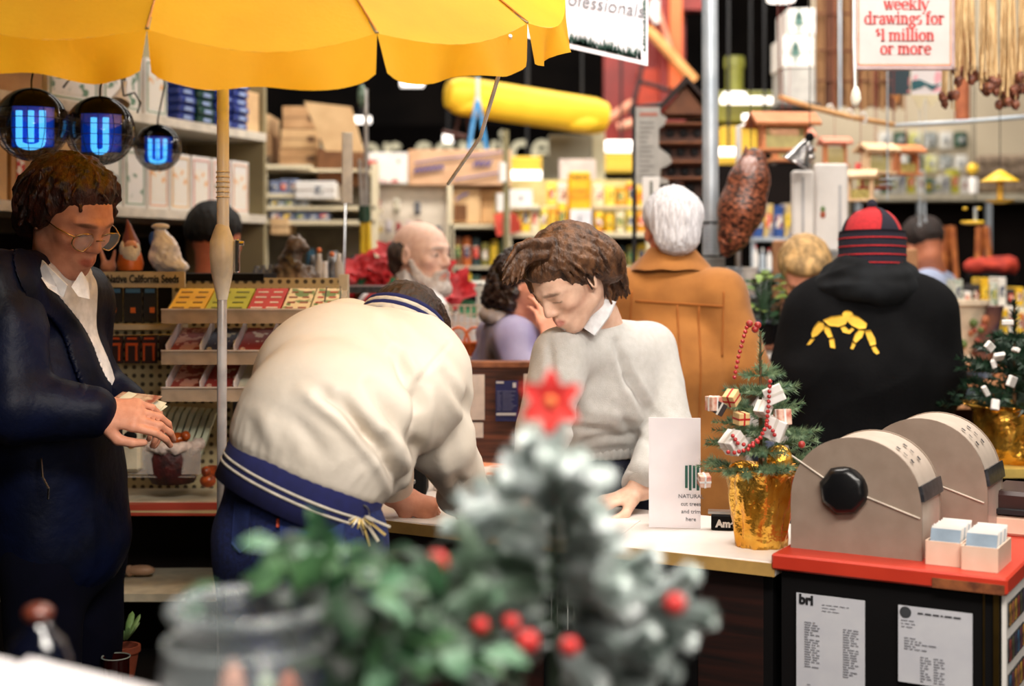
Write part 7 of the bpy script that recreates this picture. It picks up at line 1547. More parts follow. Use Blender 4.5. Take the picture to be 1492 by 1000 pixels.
feeder('cedar bird feeder beside the pale roofed one under the rail',1298,208,1342,256,5.8,CED,CED,rz=.35,glass=False)
feeder('dark red roofed bird feeder under the rail',1250,236,1298,276,5.9,CER,CER,rz=-.3)
feeder('low pale cedar bird feeder next to the white panels',1232,244,1276,294,5.3,CEP,CEP,rz=-.4,glass=False)
t=thing('white_tube_feeder','white pipe bracket beside the fish ornament','bracket',W(1080,215,5.6));mb=MB();mb.tube([W(1076,250,5.6),W(1076,186,5.6),W(1090,182,5.6)],.012,8);mb.build('pipe',WHITE,t,smooth=True);mb=MB();mb.cyl(W(1076,248,5.6),Vector((W(1076,0,5.6).x,5.6,0)),.012);mb.build('stem',MATS['steel'],t)
t=thing('silver_bell','silver bell shaped wind ornament with a black knob above the white panels','ornament',W(1165,240,4.9));c=W(1160,238,4.9);ax=Vector((.5,-.1,1)).normalized()
mb=MB();mb.lathe([(.052,0),(.05,.006),(.036,.03),(.026,.06),(.014,.085),(.004,.09)],c,24,ax);mb.build('bell',mat('silver',(214,210,206),(150,146,150),rough=.2,metal=.8,scale=30),t,smooth=True)
mb=MB();mb.sph(c+ax*.1,.017,12);mb.build('black_knob',BLACK,t,smooth='all');mb=MB();mb.sph(c+Vector((.045,-.01,.045)),.016,12,(1,1,1.3));mb.sph(c+Vector((.05,-.01,.02)),.014,10);mb.build('clapper',MATS['silver'],t,smooth='all')
mb=MB();mb.tube([c+ax*.1,c+ax*.1+Vector((.0,0,.06)),Vector((c.x+.05,c.y,4.68))],.0016,5);mb.build('string',inkb,t)
wp=thing('white_display_panels','pair of tall white display panels with a small green and red emblem','display',W(1195,364,5.0));Y_=5.0
for(x0,y0,x1,y1,dy)in((1155,248,1187,366,0),(1188,238,1236,366,.02)):mb=MB();mb.pbox(x0,y0,x1,y1,Y_+dy,.04,bev=.008);mb.build('panel',mat('panel_white',(230,224,220),(224,218,214),rough=.4),wp)
mb=MB();mb.pbox(1168,258,1172,362,Y_-.004,.006);mb.build('groove',paint((190,188,190)),wp);mb=MB();mb.pbox(1222,270,1226,360,Y_+.016,.006);mb.build('groove',paint((190,188,190)),wp)
mb=MB();mb.sph(W(1199,305,Y_+.018),.009,10,(1,.3,1.2));mb.build('green_emblem',paint((110,140,80)),wp,smooth='all');mb=MB();mb.sph(W(1199,313,Y_+.018),.010,10,(1,.3,1.3));mb.build('red_emblem',paint((180,90,60)),wp,smooth='all')
mb=MB();mb.pbox(1155,366,1236,374,Y_-.02,.1);
for x in(1160,1230):a=W(x,370,Y_+.03);mb.cyl(a,Vector((a.x,a.y,0)),.01)
mb.build('panel_stand',MATS['steel'],wp)
for i,(x0,y0,x1,y1,lb)in enumerate(((1126,350,1160,430,'tan hardboard sheet left of the blonde shopper'),(1230,362,1338,500,'large rounded tan hardboard sheet behind the knit hat'))):
    mb=MB();a=W(x0,y0,5.25+i*.1);b=W(x1,y0,5.25+i*.1);mb.box(((a.x+b.x)/2,5.26+i*.1,a.z/2),(b.x-a.x,.016,a.z),bev=.007);mb.build('hardboard_sheet',mat('hardboard',(180,130,90),(170,120,80),rough=.7,scale=30),label=lb,cat='board')
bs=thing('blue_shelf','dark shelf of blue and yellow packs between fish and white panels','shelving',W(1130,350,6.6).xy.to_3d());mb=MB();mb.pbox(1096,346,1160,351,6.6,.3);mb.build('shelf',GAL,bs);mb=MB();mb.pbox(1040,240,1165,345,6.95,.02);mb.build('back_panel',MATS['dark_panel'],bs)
for x in(1098,1158):mb=MB();a=W(x,350,6.62);mb.box((a.x,6.63,a.z/2),(.02,.02,a.z));mb.build('leg',GAL,bs)
r=random.Random(3);rowof('blue_pack','pack','on the shelf behind the fish',346,1098,1158,6.6,4,40,56,[mat('pack_blue',(40,80,150),(30,60,120)),mat('pack_blue2',(60,100,160),(230,190,60),scale=14)],'blue packs behind the fish',('blue pack','blue and yellow pack'))
rowof('clear_bottle','bottle','under the blue pack shelf',392,1100,1130,6.4,3,30,38,[WHITE,GAL],'bottles under the blue shelf','pale bottle','bottle')
mb=MB();mb.pbox(1096,392,1134,396,6.38,.2);a=W(1115,396,6.4);mb.box((a.x,6.48,a.z/2),(.02,.1,a.z));mb.build('small_stand',GAL,label='small steel stand under the pale bottles',cat='stand')
RS=thing('long_wall_shelf','long pale shelf against the beige partition with dark space below','shelving',W(1400,290,8.3).xy.to_3d());YR=8.3
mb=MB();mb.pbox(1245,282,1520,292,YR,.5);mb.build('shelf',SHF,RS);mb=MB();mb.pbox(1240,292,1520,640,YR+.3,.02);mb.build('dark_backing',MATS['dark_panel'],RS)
for x in(1250,1340,1440,1515):mb=MB();a=W(x,292,YR+.05);mb.box((a.x,a.y,a.z/2),(.03,.03,a.z));mb.build('leg',GAL,RS)
r=random.Random(17);rowof('shelf_pack','pack','on the long wall shelf',282,1258,1412,YR,12,18,42,[WHITE,mat('pack_grey',(190,188,182)),mat('pack_green',(60,100,70)),mat('pack_lime',(196,190,60)),mat('pack_clear',(206,204,200),(150,150,150))],'packs on the long wall shelf',('white pack','grey pack'))
for i in range(18):
    x=1282+(i%6)*22;y=192+(i//6)*34;m=[mat('wallcard_white',(216,214,208),(196,194,190)),mat('wallcard_green',(50,90,66),(30,50,44),scale=20),mat('wallcard_lime',(190,186,60),(210,210,190),scale=20),mat('wallcard_mix',(206,204,200),(110,120,120),scale=26)][(i*5+i//6)%4]
    t=thing('hanging_card','%s card of goods on the beige partition, %s in the %s row'%(['white','green','lime','grey'][(i*5+i//6)%4],ORD[i%6],['top','middle','lower'][i//6]),'card',W(x,y+26,8.8),'carded goods on the beige partition');mb=MB();mb.pbox(x,y,x+18,y+22+(i*7%5),8.86,.04,bev=.004);mb.build('card',m,t);mb=MB();mb.pbox(x+5,y+8,x+13,y+16,8.84,.03,bev=.004);mb.build('blister',mat('blister',(120,124,126),(200,200,200),scale=60,rough=.2),t)
for i,(x,y,s_)in enumerate(((1432,250,1),(1465,252,1),(1494,250,1),(1445,236,.9),(1480,236,.9),(1440,270,1),(1475,272,1),(1500,270,1))):
    mb=MB();c=W(x,y,8.4);mb.lathe([(.02,-.1),(.045*s_,-.09),(.05*s_,0),(.045*s_,.09),(.02,.1)],c,14,(1,.1,.05));mb.build('burlap_roll',mat('burlap',(160,140,118),(110,92,76),rough=.9,scale=40),label='grey-brown rolled sack on the long shelf, %s in the pile'%ORD[i],cat='roll',group='rolled sacks piled on the long shelf',smooth=True)
YF=mat('feeder_yellow',(246,206,60),(230,180,40),rough=.4)
t=thing('yellow_dome_feeder','yellow domed hanging feeder with a yellow dish at far right','bird feeder',W(1458,292,5.4));c=W(1457,265,5.4);mb=MB();mb.lathe([(.072,0),(.07,.004),(.04,.024),(.012,.042),(.004,.046)],c,24);mb.build('dome',YF,t,smooth=True)
mb=MB();mb.cyl(W(1457,264,5.4),W(1457,292,5.4),.012);mb.build('tube',mat('amber_clear',(236,186,70),rough=.15,alpha=.8),t,smooth=True);mb=MB();mb.lathe([(.02,0),(.05,.008),(.056,.014),(.03,.01)],W(1457,297,5.4),22);mb.build('dish',YF,t,smooth=True);mb=MB();mb.cyl(W(1457,250,5.4),Vector((c.x,5.4,4.68)),.0018);mb.build('wire',inkb,t)
t=thing('yellow_disc_feeder','small hanging feeder with yellow disc in the dark bay','bird feeder',W(1417,325,5.8));mb=MB();mb.lathe([(.03,0),(.048,.006),(.045,.014),(.01,.016)],W(1417,327,5.8),20);mb.build('disc',YF,t,smooth=True);mb=MB();mb.cyl(W(1421,324,5.8),W(1421,302,5.8),.007);mb.build('tube',GAL,t);
for x in(1406,1426):mb=MB();mb.sph(W(x,304,5.8),.011,8,(1,1,.5));mb.build('perch',YF,t,smooth='all')
mb=MB();mb.cyl(W(1421,302,5.8),Vector((W(1421,0,5.8).x,5.8,4.68)),.0015);mb.build('wire',inkb,t)
t=thing('ball_bottle','white bottle with a round yellow ball cap on the long shelf','bottle',W(1418,284,6.6));mb=MB();mb.lathe([(.022,0),(.024,.06),(.02,.075)],W(1418,282,6.6),16);mb.build('bottle',WHITE,t,smooth=True);mb=MB();mb.sph(W(1417,246,6.6),.028,16);mb.build('ball_cap',YF,t,smooth='all');mb=MB();mb.cyl(W(1417,240,6.6),Vector((W(1417,0,6.6).x,6.6,4.68)),.002);mb.build('wire',inkb,t)
t=thing('hanging_scale','silver hanging scale with two small discs below the cedar feeders','scale',W(1294,272,5.1));mb=MB()
for y in(262,270):mb.lathe([(.03,0),(.03,.004)],W(1293,y,5.1),18)
mb.build('disc',GAL,t);mb=MB();mb.cyl(W(1293,292,5.1),Vector((W(1293,0,5.1).x,5.1,4.68)),.003);mb.build('rod',GAL,t)
for i,(x,y0,y1)in enumerate(((1340,286,328),(1348,296,322))):
    mb=MB();mb.cyl(W(x,y0,5.9),W(x,y1,5.9),.004);mb.sph(W(x,y1,5.9),.008,8);mb.cyl(W(x,y0,5.9),Vector((W(x,0,5.9).x,5.9,4.68)),.0015);mb.build('tassel_rod',GAL,label='%s steel rod hanging over the stooping shopper'%('longer' if i==0 else 'shorter'),cat='rod',smooth=True)
for i,(x0,x1,lb)in enumerate(((1368,1402,'tall wooden easel stand in the dark bay'),(1418,1452,'tall wooden easel stand beside the red cushion'))):
    t=thing('wooden_easel',lb,'easel',W((x0+x1)/2,450,7.2).xy.to_3d());LW=mat('lit_wood',(196,116,56),(150,76,34),rough=.6,scale=20)
    for a,b,c_,d_ in((x0+8,330,x0-4,640),(x1-14,330,x1+8,640)):mb=MB();p0,p1=W(a,b,7.2),W(c_,d_,7.2);k=(p0.z)/(p0.z-p1.z);mb.cyl(p0,p0+(p1-p0)*k,.014);mb.build('leg',LW,t)
    mb=MB();p0,p1=W(x0+2,420,7.2),W(x1-4,420,7.2);mb.cyl(p0,p1,.01);mb.build('crossbar',LW,t);mb=MB();p0=W((x0+x1)/2,330,7.2);mb.cyl(p0,Vector((p0.x,7.7,0)),.012);mb.build('rear_leg',LW,t)
t=thing('red_cushion','red cloth heaped on a black stool in the dark bay','cushion',W(1455,396,6.4));S=SDF(.006);S.cap(W(1415,388,6.4),W(1470,386,6.4),.03,.04,.02);S.ell(W(1450,388,6.4),(.1,.08,.035),.02);S.build('cloth',mat('red_fabric',(190,60,36),(140,34,24),rough=.8,scale=20),t,disp=folds(.008,14,(1,1,1),2))
mb=MB();a=W(1445,396,6.45);mb.lathe([(.1,a.z-.06),(.11,a.z-.02),(.1,a.z)],(a.x,6.45,0),20);
for q in range(4):mb.cyl((a.x+.08*math.cos(q*PI/2+.7),6.45+.08*math.sin(q*PI/2+.7),a.z-.04),(a.x+.14*math.cos(q*PI/2+.7),6.45+.14*math.sin(q*PI/2+.7),0),.012)
mb.build('black_stool',BLACK,label='black round stool under the red cloth',cat='stool')
lg=thing('low_gondola','low shelf with yellow and green fertiliser packs at far right','shelving',W(1440,520,5.6).xy.to_3d());mb=MB();mb.pbox(1345,486,1510,492,5.6,.4);mb.build('shelf',SHF,lg);mb=MB();mb.pbox(1345,446,1510,450,5.75,.25);mb.build('shelf',SHF,lg)
for x in(1350,1505):mb=MB();a=W(x,448,5.98);mb.box((a.x,a.y,a.z/2),(.03,.03,a.z));mb.build('post',SHF,lg)
r=random.Random(9);rowof('fertiliser_pack','pack','on the low shelf behind the small tree',486,1400,1506,5.6,9,28,40,[yl[0],mat('green_white',(40,100,70),(220,220,210),scale=16),yl[3],WHITE],'fertiliser packs on the low shelf',('yellow pack','green pack'))
rowof('fertiliser_pack','pack','on the shelf below the red cloth',446,1392,1506,5.76,9,20,50,[mat('green_white',(40,100,70)),yl[0],mat('pack_dark',(50,44,40)),WHITE],'fertiliser packs under the red cloth',('green pack','yellow and white pack'))
bt2=thing('potting_bench','wooden bench stepping down behind the hooded shopper','bench',W(1420,640,4.9).xy.to_3d())
for i,(y,Y2)in enumerate(((534,5.0),(558,4.9),(590,4.8))):mb=MB();mb.pbox(1345,y,1462,y+7,Y2,.45-.1*i,bev=.003);mb.build('plank',mat('pale_plank',(206,150,106),(180,120,80),rough=.6,scale=12,stretch=(.3,2,2)),bt2)
for x in(1352,1455):mb=MB();a=W(x,534,5.3);mb.box((a.x,5.3,a.z/2),(.04,.04,a.z-.01));mb.build('leg',MATS['cedar'],bt2)
mb=MB();mb.pbox(1390,597,1440,700,4.95,.03);mb.build('front_board',MATS['rust_steel'],bt2)
c=W(1396,531,5.2);c.z=W(0,534,5.0).z;t=thing('painted_planter','cream ceramic planter painted with red and green flowers','planter',c);mb=MB();mb.lathe([(.055,0),(.06,.015),(.045,.03),(.07,.09),(.092,.17),(.10,.205),(.112,.212),(.112,.228),(.095,.228),(.085,.2),(.001,.19)],c,30);mb.build('pot',mat('cream_ceramic',(226,206,180),rough=.2),t,smooth=True)
r=random.Random(4);fm_=[mat('flower_red',(170,80,60)),mat('flower_green',(100,120,60)),mat('flower_rust',(190,110,70))]
for i in range(16):a=-PI/2+r.uniform(-1.2,1.2);z=r.uniform(.06,.18);rr=.052+.045*z/.19+.006;mb=MB();mb.sph(c+Vector((rr*math.cos(a),rr*math.sin(a),z)),r.uniform(.009,.017),8,(1,1,1));mb.build('painted_flower',fm_[i%3],t,smooth='all')
t=thing('blue_planter','dark blue painted planter behind the cream one','planter',W(1428,532,5.25));c=W(1428,532,5.3);c.z=W(0,534,5.0).z;mb=MB();mb.lathe([(.04,0),(.07,.12),(.085,.2),(.09,.205),(.08,.2),(.001,.19)],c,24);mb.build('pot',mat('blue_painted',(60,60,84),(170,110,80),rough=.25,scale=9),t,smooth=True)
LF=mat('leaf_bright',(150,170,80),(90,130,50),rough=.5,scale=14);LFD=mat('leaf_deep',(44,84,44),(22,50,30),rough=.5,scale=14)
ps_=thing('plant_shelf','white plant stand between the tan coat and the hooded shopper','stand',W(1110,510,4.8).xy.to_3d());mb=MB();a=W(1075,504,4.8);b=W(1150,504,4.8);mb.box(((a.x+b.x)/2,4.9,a.z-.006),(b.x-a.x,.26,.012));mb.build('top_board',mat('brown_board',(130,76,50)),ps_);mb=MB();mb.box(((a.x+b.x)/2,4.9,(a.z-.012)/2),(b.x-a.x-.01,.24,a.z-.014));mb.build('body',WHITE,ps_)
def leaf_mb(mb,p,d,n,L,w,fold=.25,cut=False):
    d=Vector(d).normalized();n=Vector(n);n=(n-d*n.dot(d)).normalized();s=d.cross(n);P=[]
    for t,ww,b in((0,.03,0),(.25,.75,.02),(.5,1,.03),(.78,.6,.0),(1,.02,-.09)):m_=p+d*(L*t)+n*(b*L);P+=[m_-s*(w*ww)+n*(fold*w*ww),m_,m_+s*(w*ww)+n*(fold*w*ww)]
    mb.add(P,[(k*3+i,k*3+i+1,k*3+i+4,k*3+i+3)for k in range(4)for i in range(2)])
def potplant(lab,c,h,spread,n,L,m,potm,seed,pr=.045,ph=.07):
    t=thing('potted_plant',lab,'plant',c);r=random.Random(seed);mb=MB();mb.lathe([(pr*.7,0),(pr,ph),(pr*1.05,ph),(pr*.9,ph*.9),(.001,ph*.88)],c,16);mb.build('pot',potm,t,smooth=True)
    st_=MB()
    for i in range(n):
        a=r.uniform(0,6.28);z=r.uniform(.1,1)*h;rr=spread*math.sqrt(r.random());b=c+Vector((math.cos(a)*rr,math.sin(a)*rr,ph+z));st_.tube([c+Vector((0,0,ph*.9)),c+Vector((math.cos(a)*rr*.4,math.sin(a)*rr*.4,ph+z*.7)),b],.0018,4)
        mb=MB();leaf_mb(mb,b,Vector((math.cos(a),math.sin(a),r.uniform(-.5,.6))),Vector((0,-.5,1)),L*r.uniform(.7,1.2),L*.32);mb.build('leaf',m if r.random()<.6 else LFD,t,smooth='all')
    st_.build('stems',LFD,t,kind='stuff');return t
zz=W(0,504,4.8).z+.0
potplant('leafy yellow-green potted plant beside the tan coat elbow',Vector((W(1112,0,4.86).x,4.86,zz)),.17,.055,34,.05,LF,mats_ if False else BLACK,5)
potplant('dark leafy potted plant behind the yellow-green one',Vector((W(1132,0,4.95).x,4.95,zz)),.11,.05,22,.045,LFD,BLACK,6)
for i,(px,py,m,lb)in enumerate(((1050,400,WHITE,'white plastic pot rim'),(1070,395,GAL,'grey planter rim'),(1090,392,WHITE,'tall white pot'))):
    c=W(px,430,5.1);t=thing('empty_pot','%s among the wares right of the tan coat collar'%lb,'pot',c);mb=MB();mb.lathe([(.022,0),(.032,.09),(.037,.092),(.037,.1),(.03,.1),(.02,.01),(.001,.01)],c,18);mb.build('pot',m,t,smooth=True)
mb=MB();a=W(1070,430,5.1);mb.box((a.x,5.12,a.z/2-.005),(.17,.12,a.z-.01));mb.build('ware_stand',mat('grey_stand',(110,112,116),rough=.6),label='grey stand under the empty pots right of the tan coat',cat='stand')
# ================================================================ SMALL TREES
def needles(mb,p0,p1,n,L,w=.0011,r=None,up=.2):
    ax=(p1-p0);l=ax.length;ax.normalize();u=ax.orthogonal().normalized();v=ax.cross(u)
    for i in range(n):
        t=r.random();a=r.uniform(0,6.28);o=(u*math.cos(a)+v*math.sin(a));d=(o+ax*.75+Vector((0,0,up))).normalized();b=p0+ax*(t*l);LL=L*r.uniform(.7,1.1)*(1-.4*t*(t>.9));s=d.cross(ax).normalized()*w
        mb.add([b-s,b+s,b+d*LL],[(0,1,2)])
def fir(name,lab,c,z0,H,br,needle_m,seed,Ln=.02,nn=150,levels=5,w=.0012,trunk_r=.005,cat='tree',bm=None,group=None):
    t=thing(name,lab,cat,c,group);r=random.Random(seed);mb=MB();b0=c+Vector((0,0,z0));mb.cyl(b0,b0+Vector((0,0,H)),trunk_r,trunk_r*.4,n=8);mb.build('trunk',bm or mat('bark',(110,80,50),(80,56,36),rough=.9),t)
    for k in range(levels):
        f=k/levels;nb=5 if k<levels-1 else 3
        for i in range(nb):
            a=i*2*PI/nb+k*1.1+r.uniform(-.3,.3);L=br*(1-f)**.8*r.uniform(.75,1.1)+br*.12;p0=b0+Vector((0,0,H*(.05+.78*f)));p1=p0+Vector((math.cos(a)*L,math.sin(a)*L,L*r.uniform(.05,.35)));mb=MB();mb.tube([p0,p1],.0022,4);needles(mb,p0,p1,int(nn*L/br)+20,Ln,w,r)
            for s_ in(-1,1):
                q0=p0.lerp(p1,.5);d=(p1-p0);q1=q0+Vector((d.x*.5-s_*d.y*.45,d.y*.5+s_*d.x*.45,d.z*.4));needles(mb,q0,q1,int(nn*.45*L/br)+8,Ln,w,r)
            mb.build('branch',needle_m,t)
    mb=MB();p0=b0+Vector((0,0,H*.72));needles(mb,p0,b0+Vector((0,0,H)),nn//2+20,Ln,w,r);mb.build('leader',needle_m,t);return t,b0
FIRM=mat('fir_needles',(134,156,116),(62,96,72),rough=.6,scale=50);GOLD=mat('gold_foil',(244,196,88),(214,146,44),rough=.26,metal=.85,scale=14,bump=.9,bscale=30)
def foil_pot(lab,c,H,rb,rt,seed,parent=None):
    t=thing('foil_wrapped_pot',lab,'pot',c)if parent is None else parent;mb=MB();r=random.Random(seed);ph=[r.uniform(0,6.28)for _ in range(6)]
    w=lambda a,k:1+.05*math.sin(7*a+ph[0]+k*.5)+.035*math.sin(13*a+ph[1]-k*.7)+.02*math.sin(23*a+ph[2]+k)+(.12*math.sin(9*a+ph[3])if k>=11 else 0)
    prof=[(.001,0)]+[(rb+(rt-rb)*i/10,H*i/10)for i in range(11)]+[(rt*1.12,H*1.05),(rt*1.25,H*1.09),(rt*.9,H*.97),(.001,H*.9)];mb.lathe(prof,c,64,wob=w);mb.build('foil_wrap',GOLD,t,smooth='all');return t
c=Vector((W(1108,0,2.99).x,2.99,.96));foil_pot('gold foil wrapped pot on the counter holding the small decorated fir',c,.152,.052,.068,3)
mb=MB();mb.sph(c+Vector((.035,-.03,.185)),.028,14,(1,.7,1.1));mb.sph(c+Vector((-.045,-.02,.165)),.02,12,(1.3,.8,.8));mb.build('foil_bow',GOLD,label='crumpled gold foil bow rising from the front gold pot',cat='bow',smooth='all')
tr_,b0=fir('decorated_fir','small live fir with red bead garland in the front gold pot',c+Vector((0,0,.14)),.0,.31,.128,FIRM,11,Ln=.02,nn=260,w=.0012,levels=6)
BEAD=mat('red_bead',(190,44,44),rough=.25,coat=.5)
def bead_string(lab,pts,rad,Y):
    t=thing('bead_garland',lab,'garland',W(pts[-1][0],pts[-1][1],Y));P=[W(x,y,Y)for x,y in pts];tot=[]
    for a,b in zip(P[:-1],P[1:]):n=max(1,int((b-a).length/(rad*1.9)));tot+=[a.lerp(b,i/n)for i in range(n)]
    for p in tot:mb=MB();mb.sph(p,rad,8);mb.build('bead',BEAD,t,smooth='all')
bead_string('red bead garland hanging down the upper left of the small fir',[(1090,471),(1084,490),(1076,520),(1070,550),(1067,562)],.0046,2.88)
bead_string('red bead garland looping across the front of the small fir',[(1122,556),(1119,600),(1117,620),(1108,638),(1092,650),(1075,646),(1064,630)],.0046,2.87)
bead_string('red bead garland end trailing right of the small fir',[(1117,618),(1126,628),(1131,640)],.0046,2.87)
bead_string('red bead garland low at the left of the small fir',[(1104,644),(1090,655),(1070,660),(1052,658)],.0046,2.86)
for i,(px,py)in enumerate(((1092,472),(1104,474),(1100,480),(1168,648))):mb=MB();mb.sph(W(px,py,2.88),.0075,12);mb.build('red_berry',mat('berry',(170,50,44),rough=.35),label='red berry on the small fir, %s'%['at the very tip','at the tip beside the first','just under the tip','low beside the card file'][i],cat='ornament',smooth='all')
gp=[mat('gift_red',(200,110,90),(230,200,180),scale=60),mat('gift_cream',(226,190,130)),mat('gift_dark',(40,26,26)),WHITE]
for i,(px,py,s_,mi,lb)in enumerate(((1040,588,.02,0,'pink wrapped box at the left of the fir'),(1048,595,.018,2,'dark box under the pink one'),(1066,580,.02,1,'tan box high in the fir'),(1080,610,.019,1,'tan box at the fir middle'),(1128,575,.026,3,'white box at the right of the fir'),(1112,596,.02,3,'white box beside the garland'),(1140,608,.022,0,'red patterned box at the right'),(1130,625,.03,3,'large white box low right'),(1068,645,.028,3,'white box low behind the loop'),(1026,700,.018,0,'pink box beside the gold pot rim'))):
    t=thing('gift_ornament','miniature %s'%lb,'ornament',W(px,py,2.9));R=Matrix.Rotation(.5+i,3,'Z')@Matrix.Rotation(.5*i,3,'X');mb=MB();c_=W(px,py,2.9);s_*=1.3;mb.box(c_,(s_,s_,s_*1.1),R=R,bev=.001);mb.build('box',gp[mi],t)
    mb=MB();mb.box(c_,(s_*1.04,s_*.16,s_*1.14),R=R);mb.box(c_,(s_*.16,s_*1.04,s_*1.14),R=R);mb.build('ribbon',(BEAD if mi==1 else paint((214,206,196)))if mi!=0 else WHITE,t)
c=Vector((W(1478,0,4.0).x,4.0,W(0,680,3.9).z));
sb=thing('side_counter','dark side counter with brass edge at far right','counter',Vector((c.x+.2,4.05,0)));mb=MB();mb.box((c.x+.22,4.1,c.z-.012),(.66,.5,.024));mb.build('top',mat('brass_edge',(200,170,90),rough=.4),sb);mb=MB();mb.box((c.x+.22,4.1,(c.z-.024)/2),(.62,.46,c.z-.026));mb.build('body',BLACK,sb)
foil_pot('gold foil wrapped pot at the right edge of the frame',c,.15,.09,.11,8)
tr2,b2=fir('broad_leaf_tree','small dark green tree with white tags at the right edge',c+Vector((0,0,.13)),0,.32,.17,mat('dark_needles',(36,66,44),(16,36,26),rough=.5,scale=30),13,Ln=.03,nn=90,w=.004)
for i,(px,py)in enumerate(((1468,470),(1442,505),(1455,520),(1480,510),(1448,530),(1474,556),(1436,570),(1450,590))):
    mb=MB();R=Matrix.Rotation(i*.7,3,'Y')@Matrix.Rotation(i*.5,3,'Z');mb.box(W(px,py,3.85),(.03,.012,.014+.008*(i%3)),R=R,bev=.002);mb.build('paper_tag',WHITE,label='white paper ornament on the dark tree at the frame edge, %s from its top'%ORD[i],cat='ornament',group='white paper ornaments on the dark tree')
def bloom(mb,c,n,R,d,r):
    d=Vector(d).normalized();u=d.orthogonal().normalized();v=d.cross(u)
    for i in range(n):a=i*2*PI/n+r.uniform(-.2,.2);o=u*math.cos(a)+v*math.sin(a);leaf_mb(mb,c,o+d*.35,d,R*r.uniform(.8,1.1),R*.34)
RP=mat('poinsettia_red',(200,26,34),(150,12,22),rough=.6,scale=20)
for k,(cx2,cy2,sx2,sy2,n,lb,Y2)in enumerate(((538,408,30,30,20,'large red poinsettia left of the bearded man',5.27),(648,420,20,26,5,'red poinsettia with green leaf right of the beard',5.22))):
    zt_=.95;c=Vector((W(cx2,0,Y2).x,Y2,zt_));t=thing('poinsettia',lb,'plant',c);r=random.Random(k+3)
    mb=MB();mb.lathe([(.06,0),(.08,.13),(.085,.14),(.07,.13),(.001,.12)],c,18);mb.build('pot',tc_,t,smooth=True);stm=MB()
    for i in range(n):
        p=W(cx2+r.uniform(-sx2,sx2),cy2+r.uniform(-sy2,sy2),Y2-.04+r.uniform(-.08,.08));
        if k==0:p=W(cx2+r.gauss(0,.5)*sx2+(HZ+30-cy2)*0,cy2+r.gauss(0,.5)*sy2,Y2+r.uniform(-.1,.05))
        stm.tube([c+Vector((0,0,.12)),(c+p)/2+Vector((0,0,.1)),p],.003,5);mb=MB();bloom(mb,p,7,.062 if k==0 else.1,Vector((r.uniform(-.5,.5),-1,.6)),r);bloom(mb,p+Vector((0,-.008,.004)),5,.04,(0,-1,.8),r);mb.build('bloom',RP,t,smooth='all')
        if i%3==0:mb=MB();leaf_mb(mb,p+Vector((0,.02,-.03)),(r.uniform(-1,1),-.3,-.8),(0,-1,.5),.1,.035);mb.build('leaf',mat('poinsettia_leaf',(50,130,80),(30,90,56),rough=.5),t,smooth='all')
    stm.build('stems',LFD,t,kind='stuff')
pb_=thing('plant_bench','low bench under the poinsettias behind the bearded man','bench',(W(590,0,5.15).x,5.2,0));mb=MB();mb.box((W(590,0,5.15).x,5.36,.93),(.7,.46,.03));mb.build('top',BLACK,pb_)
for x in(-.32,.32):
    for y in(5.17,5.56):mb=MB();mb.box((W(590,0,5.15).x+x,y,.46),(.03,.03,.92));mb.build('leg',BLACK,pb_)
t=thing('till_display','cream till display with a small dark window and black label strip','till',W(690,458,5.5));mb=MB();mb.pbox(665,410,716,458,5.5,.12,bev=.008);mb.build('housing',mat('till_cream',(206,204,192),rough=.4),t);mb=MB();mb.pbox(678,423,694,441,5.495,.01);mb.build('dark_window',BLACK,t);mb=MB();mb.pbox(675,413,704,415.5,5.496,.01);mb.build('label_strip',paint((70,72,76)),t);mb=MB();mb.pbox(666,424,676,440,5.496,.01);mb.build('side_panel',mat('till_blue',(120,150,160)),t)
mb=MB();a=W(690,458,5.5);mb.box((a.x,5.58,a.z/2),(.2,.2,a.z-.002));mb.build('till_stand',WHITE,label='white stand carrying the till display',cat='stand')
# ================================================================ FOREGROUND
ft=thing('foreground_table','dark foreground table holding the flocked tree, ivy and glass jar','table',(0,1.35,0));mb=MB();mb.box((0.05,1.32,.955),(1.7,.75,.03));mb.build('tabletop',BLACK,ft)
for x in(-.75,.85):
    for y in(1.0,1.64):mb=MB();mb.box((x,y,.47),(.05,.05,.94));mb.build('leg',BLACK,ft)
FL=mat('flocked_needles',(236,242,242),(196,210,204),rough=.95,scale=26);FLG=mat('flocked_green',(200,216,204),(96,132,96),rough=.9,scale=26);YT=1.42
r=random.Random(77);c=Vector((W(812,0,YT).x,YT,.97));t=thing('flocked_tree','blurred small christmas tree flocked with white snow in the foreground','tree',c)
mb=MB();mb.cyl(c,W(806,600,YT),.009,.004);mb.build('trunk',mat('bark_dim',(66,84,66),(40,56,42)),t,smooth=True)
mb=MB();mb.lathe([(.04,0),(.055,.08),(.058,.085),(.05,.08),(.001,.075)],c,18);mb.build('pot',tc_,t,smooth=True)
BR=[((812,800),(650,770)),((812,790),(700,720)),((812,760),(745,690)),((812,740),(842,672)),((812,760),(868,690)),((812,800),(900,790)),((812,830),(960,848)),((815,870),(1000,925)),((815,880),(1035,900)),((815,900),(985,985)),((812,860),(690,880)),((812,830),(640,830)),((812,900),(720,960)),((812,930),(860,1010)),((812,700),(808,610)),((812,740),(770,640)),((812,820),(760,850)),((812,820),(870,880)),((812,770),(680,745)),((812,860),(930,870)),((815,900),(900,960)),((815,930),(940,1020)),((812,850),(650,900)),((812,730),(800,660))]
for q in range(16):f_=q/16;BR.append(((812,760+f_*190),(812+(r.uniform(30,70)+f_*115)*(-1 if q%2 else 1),745+f_*230+r.uniform(-10,30))))
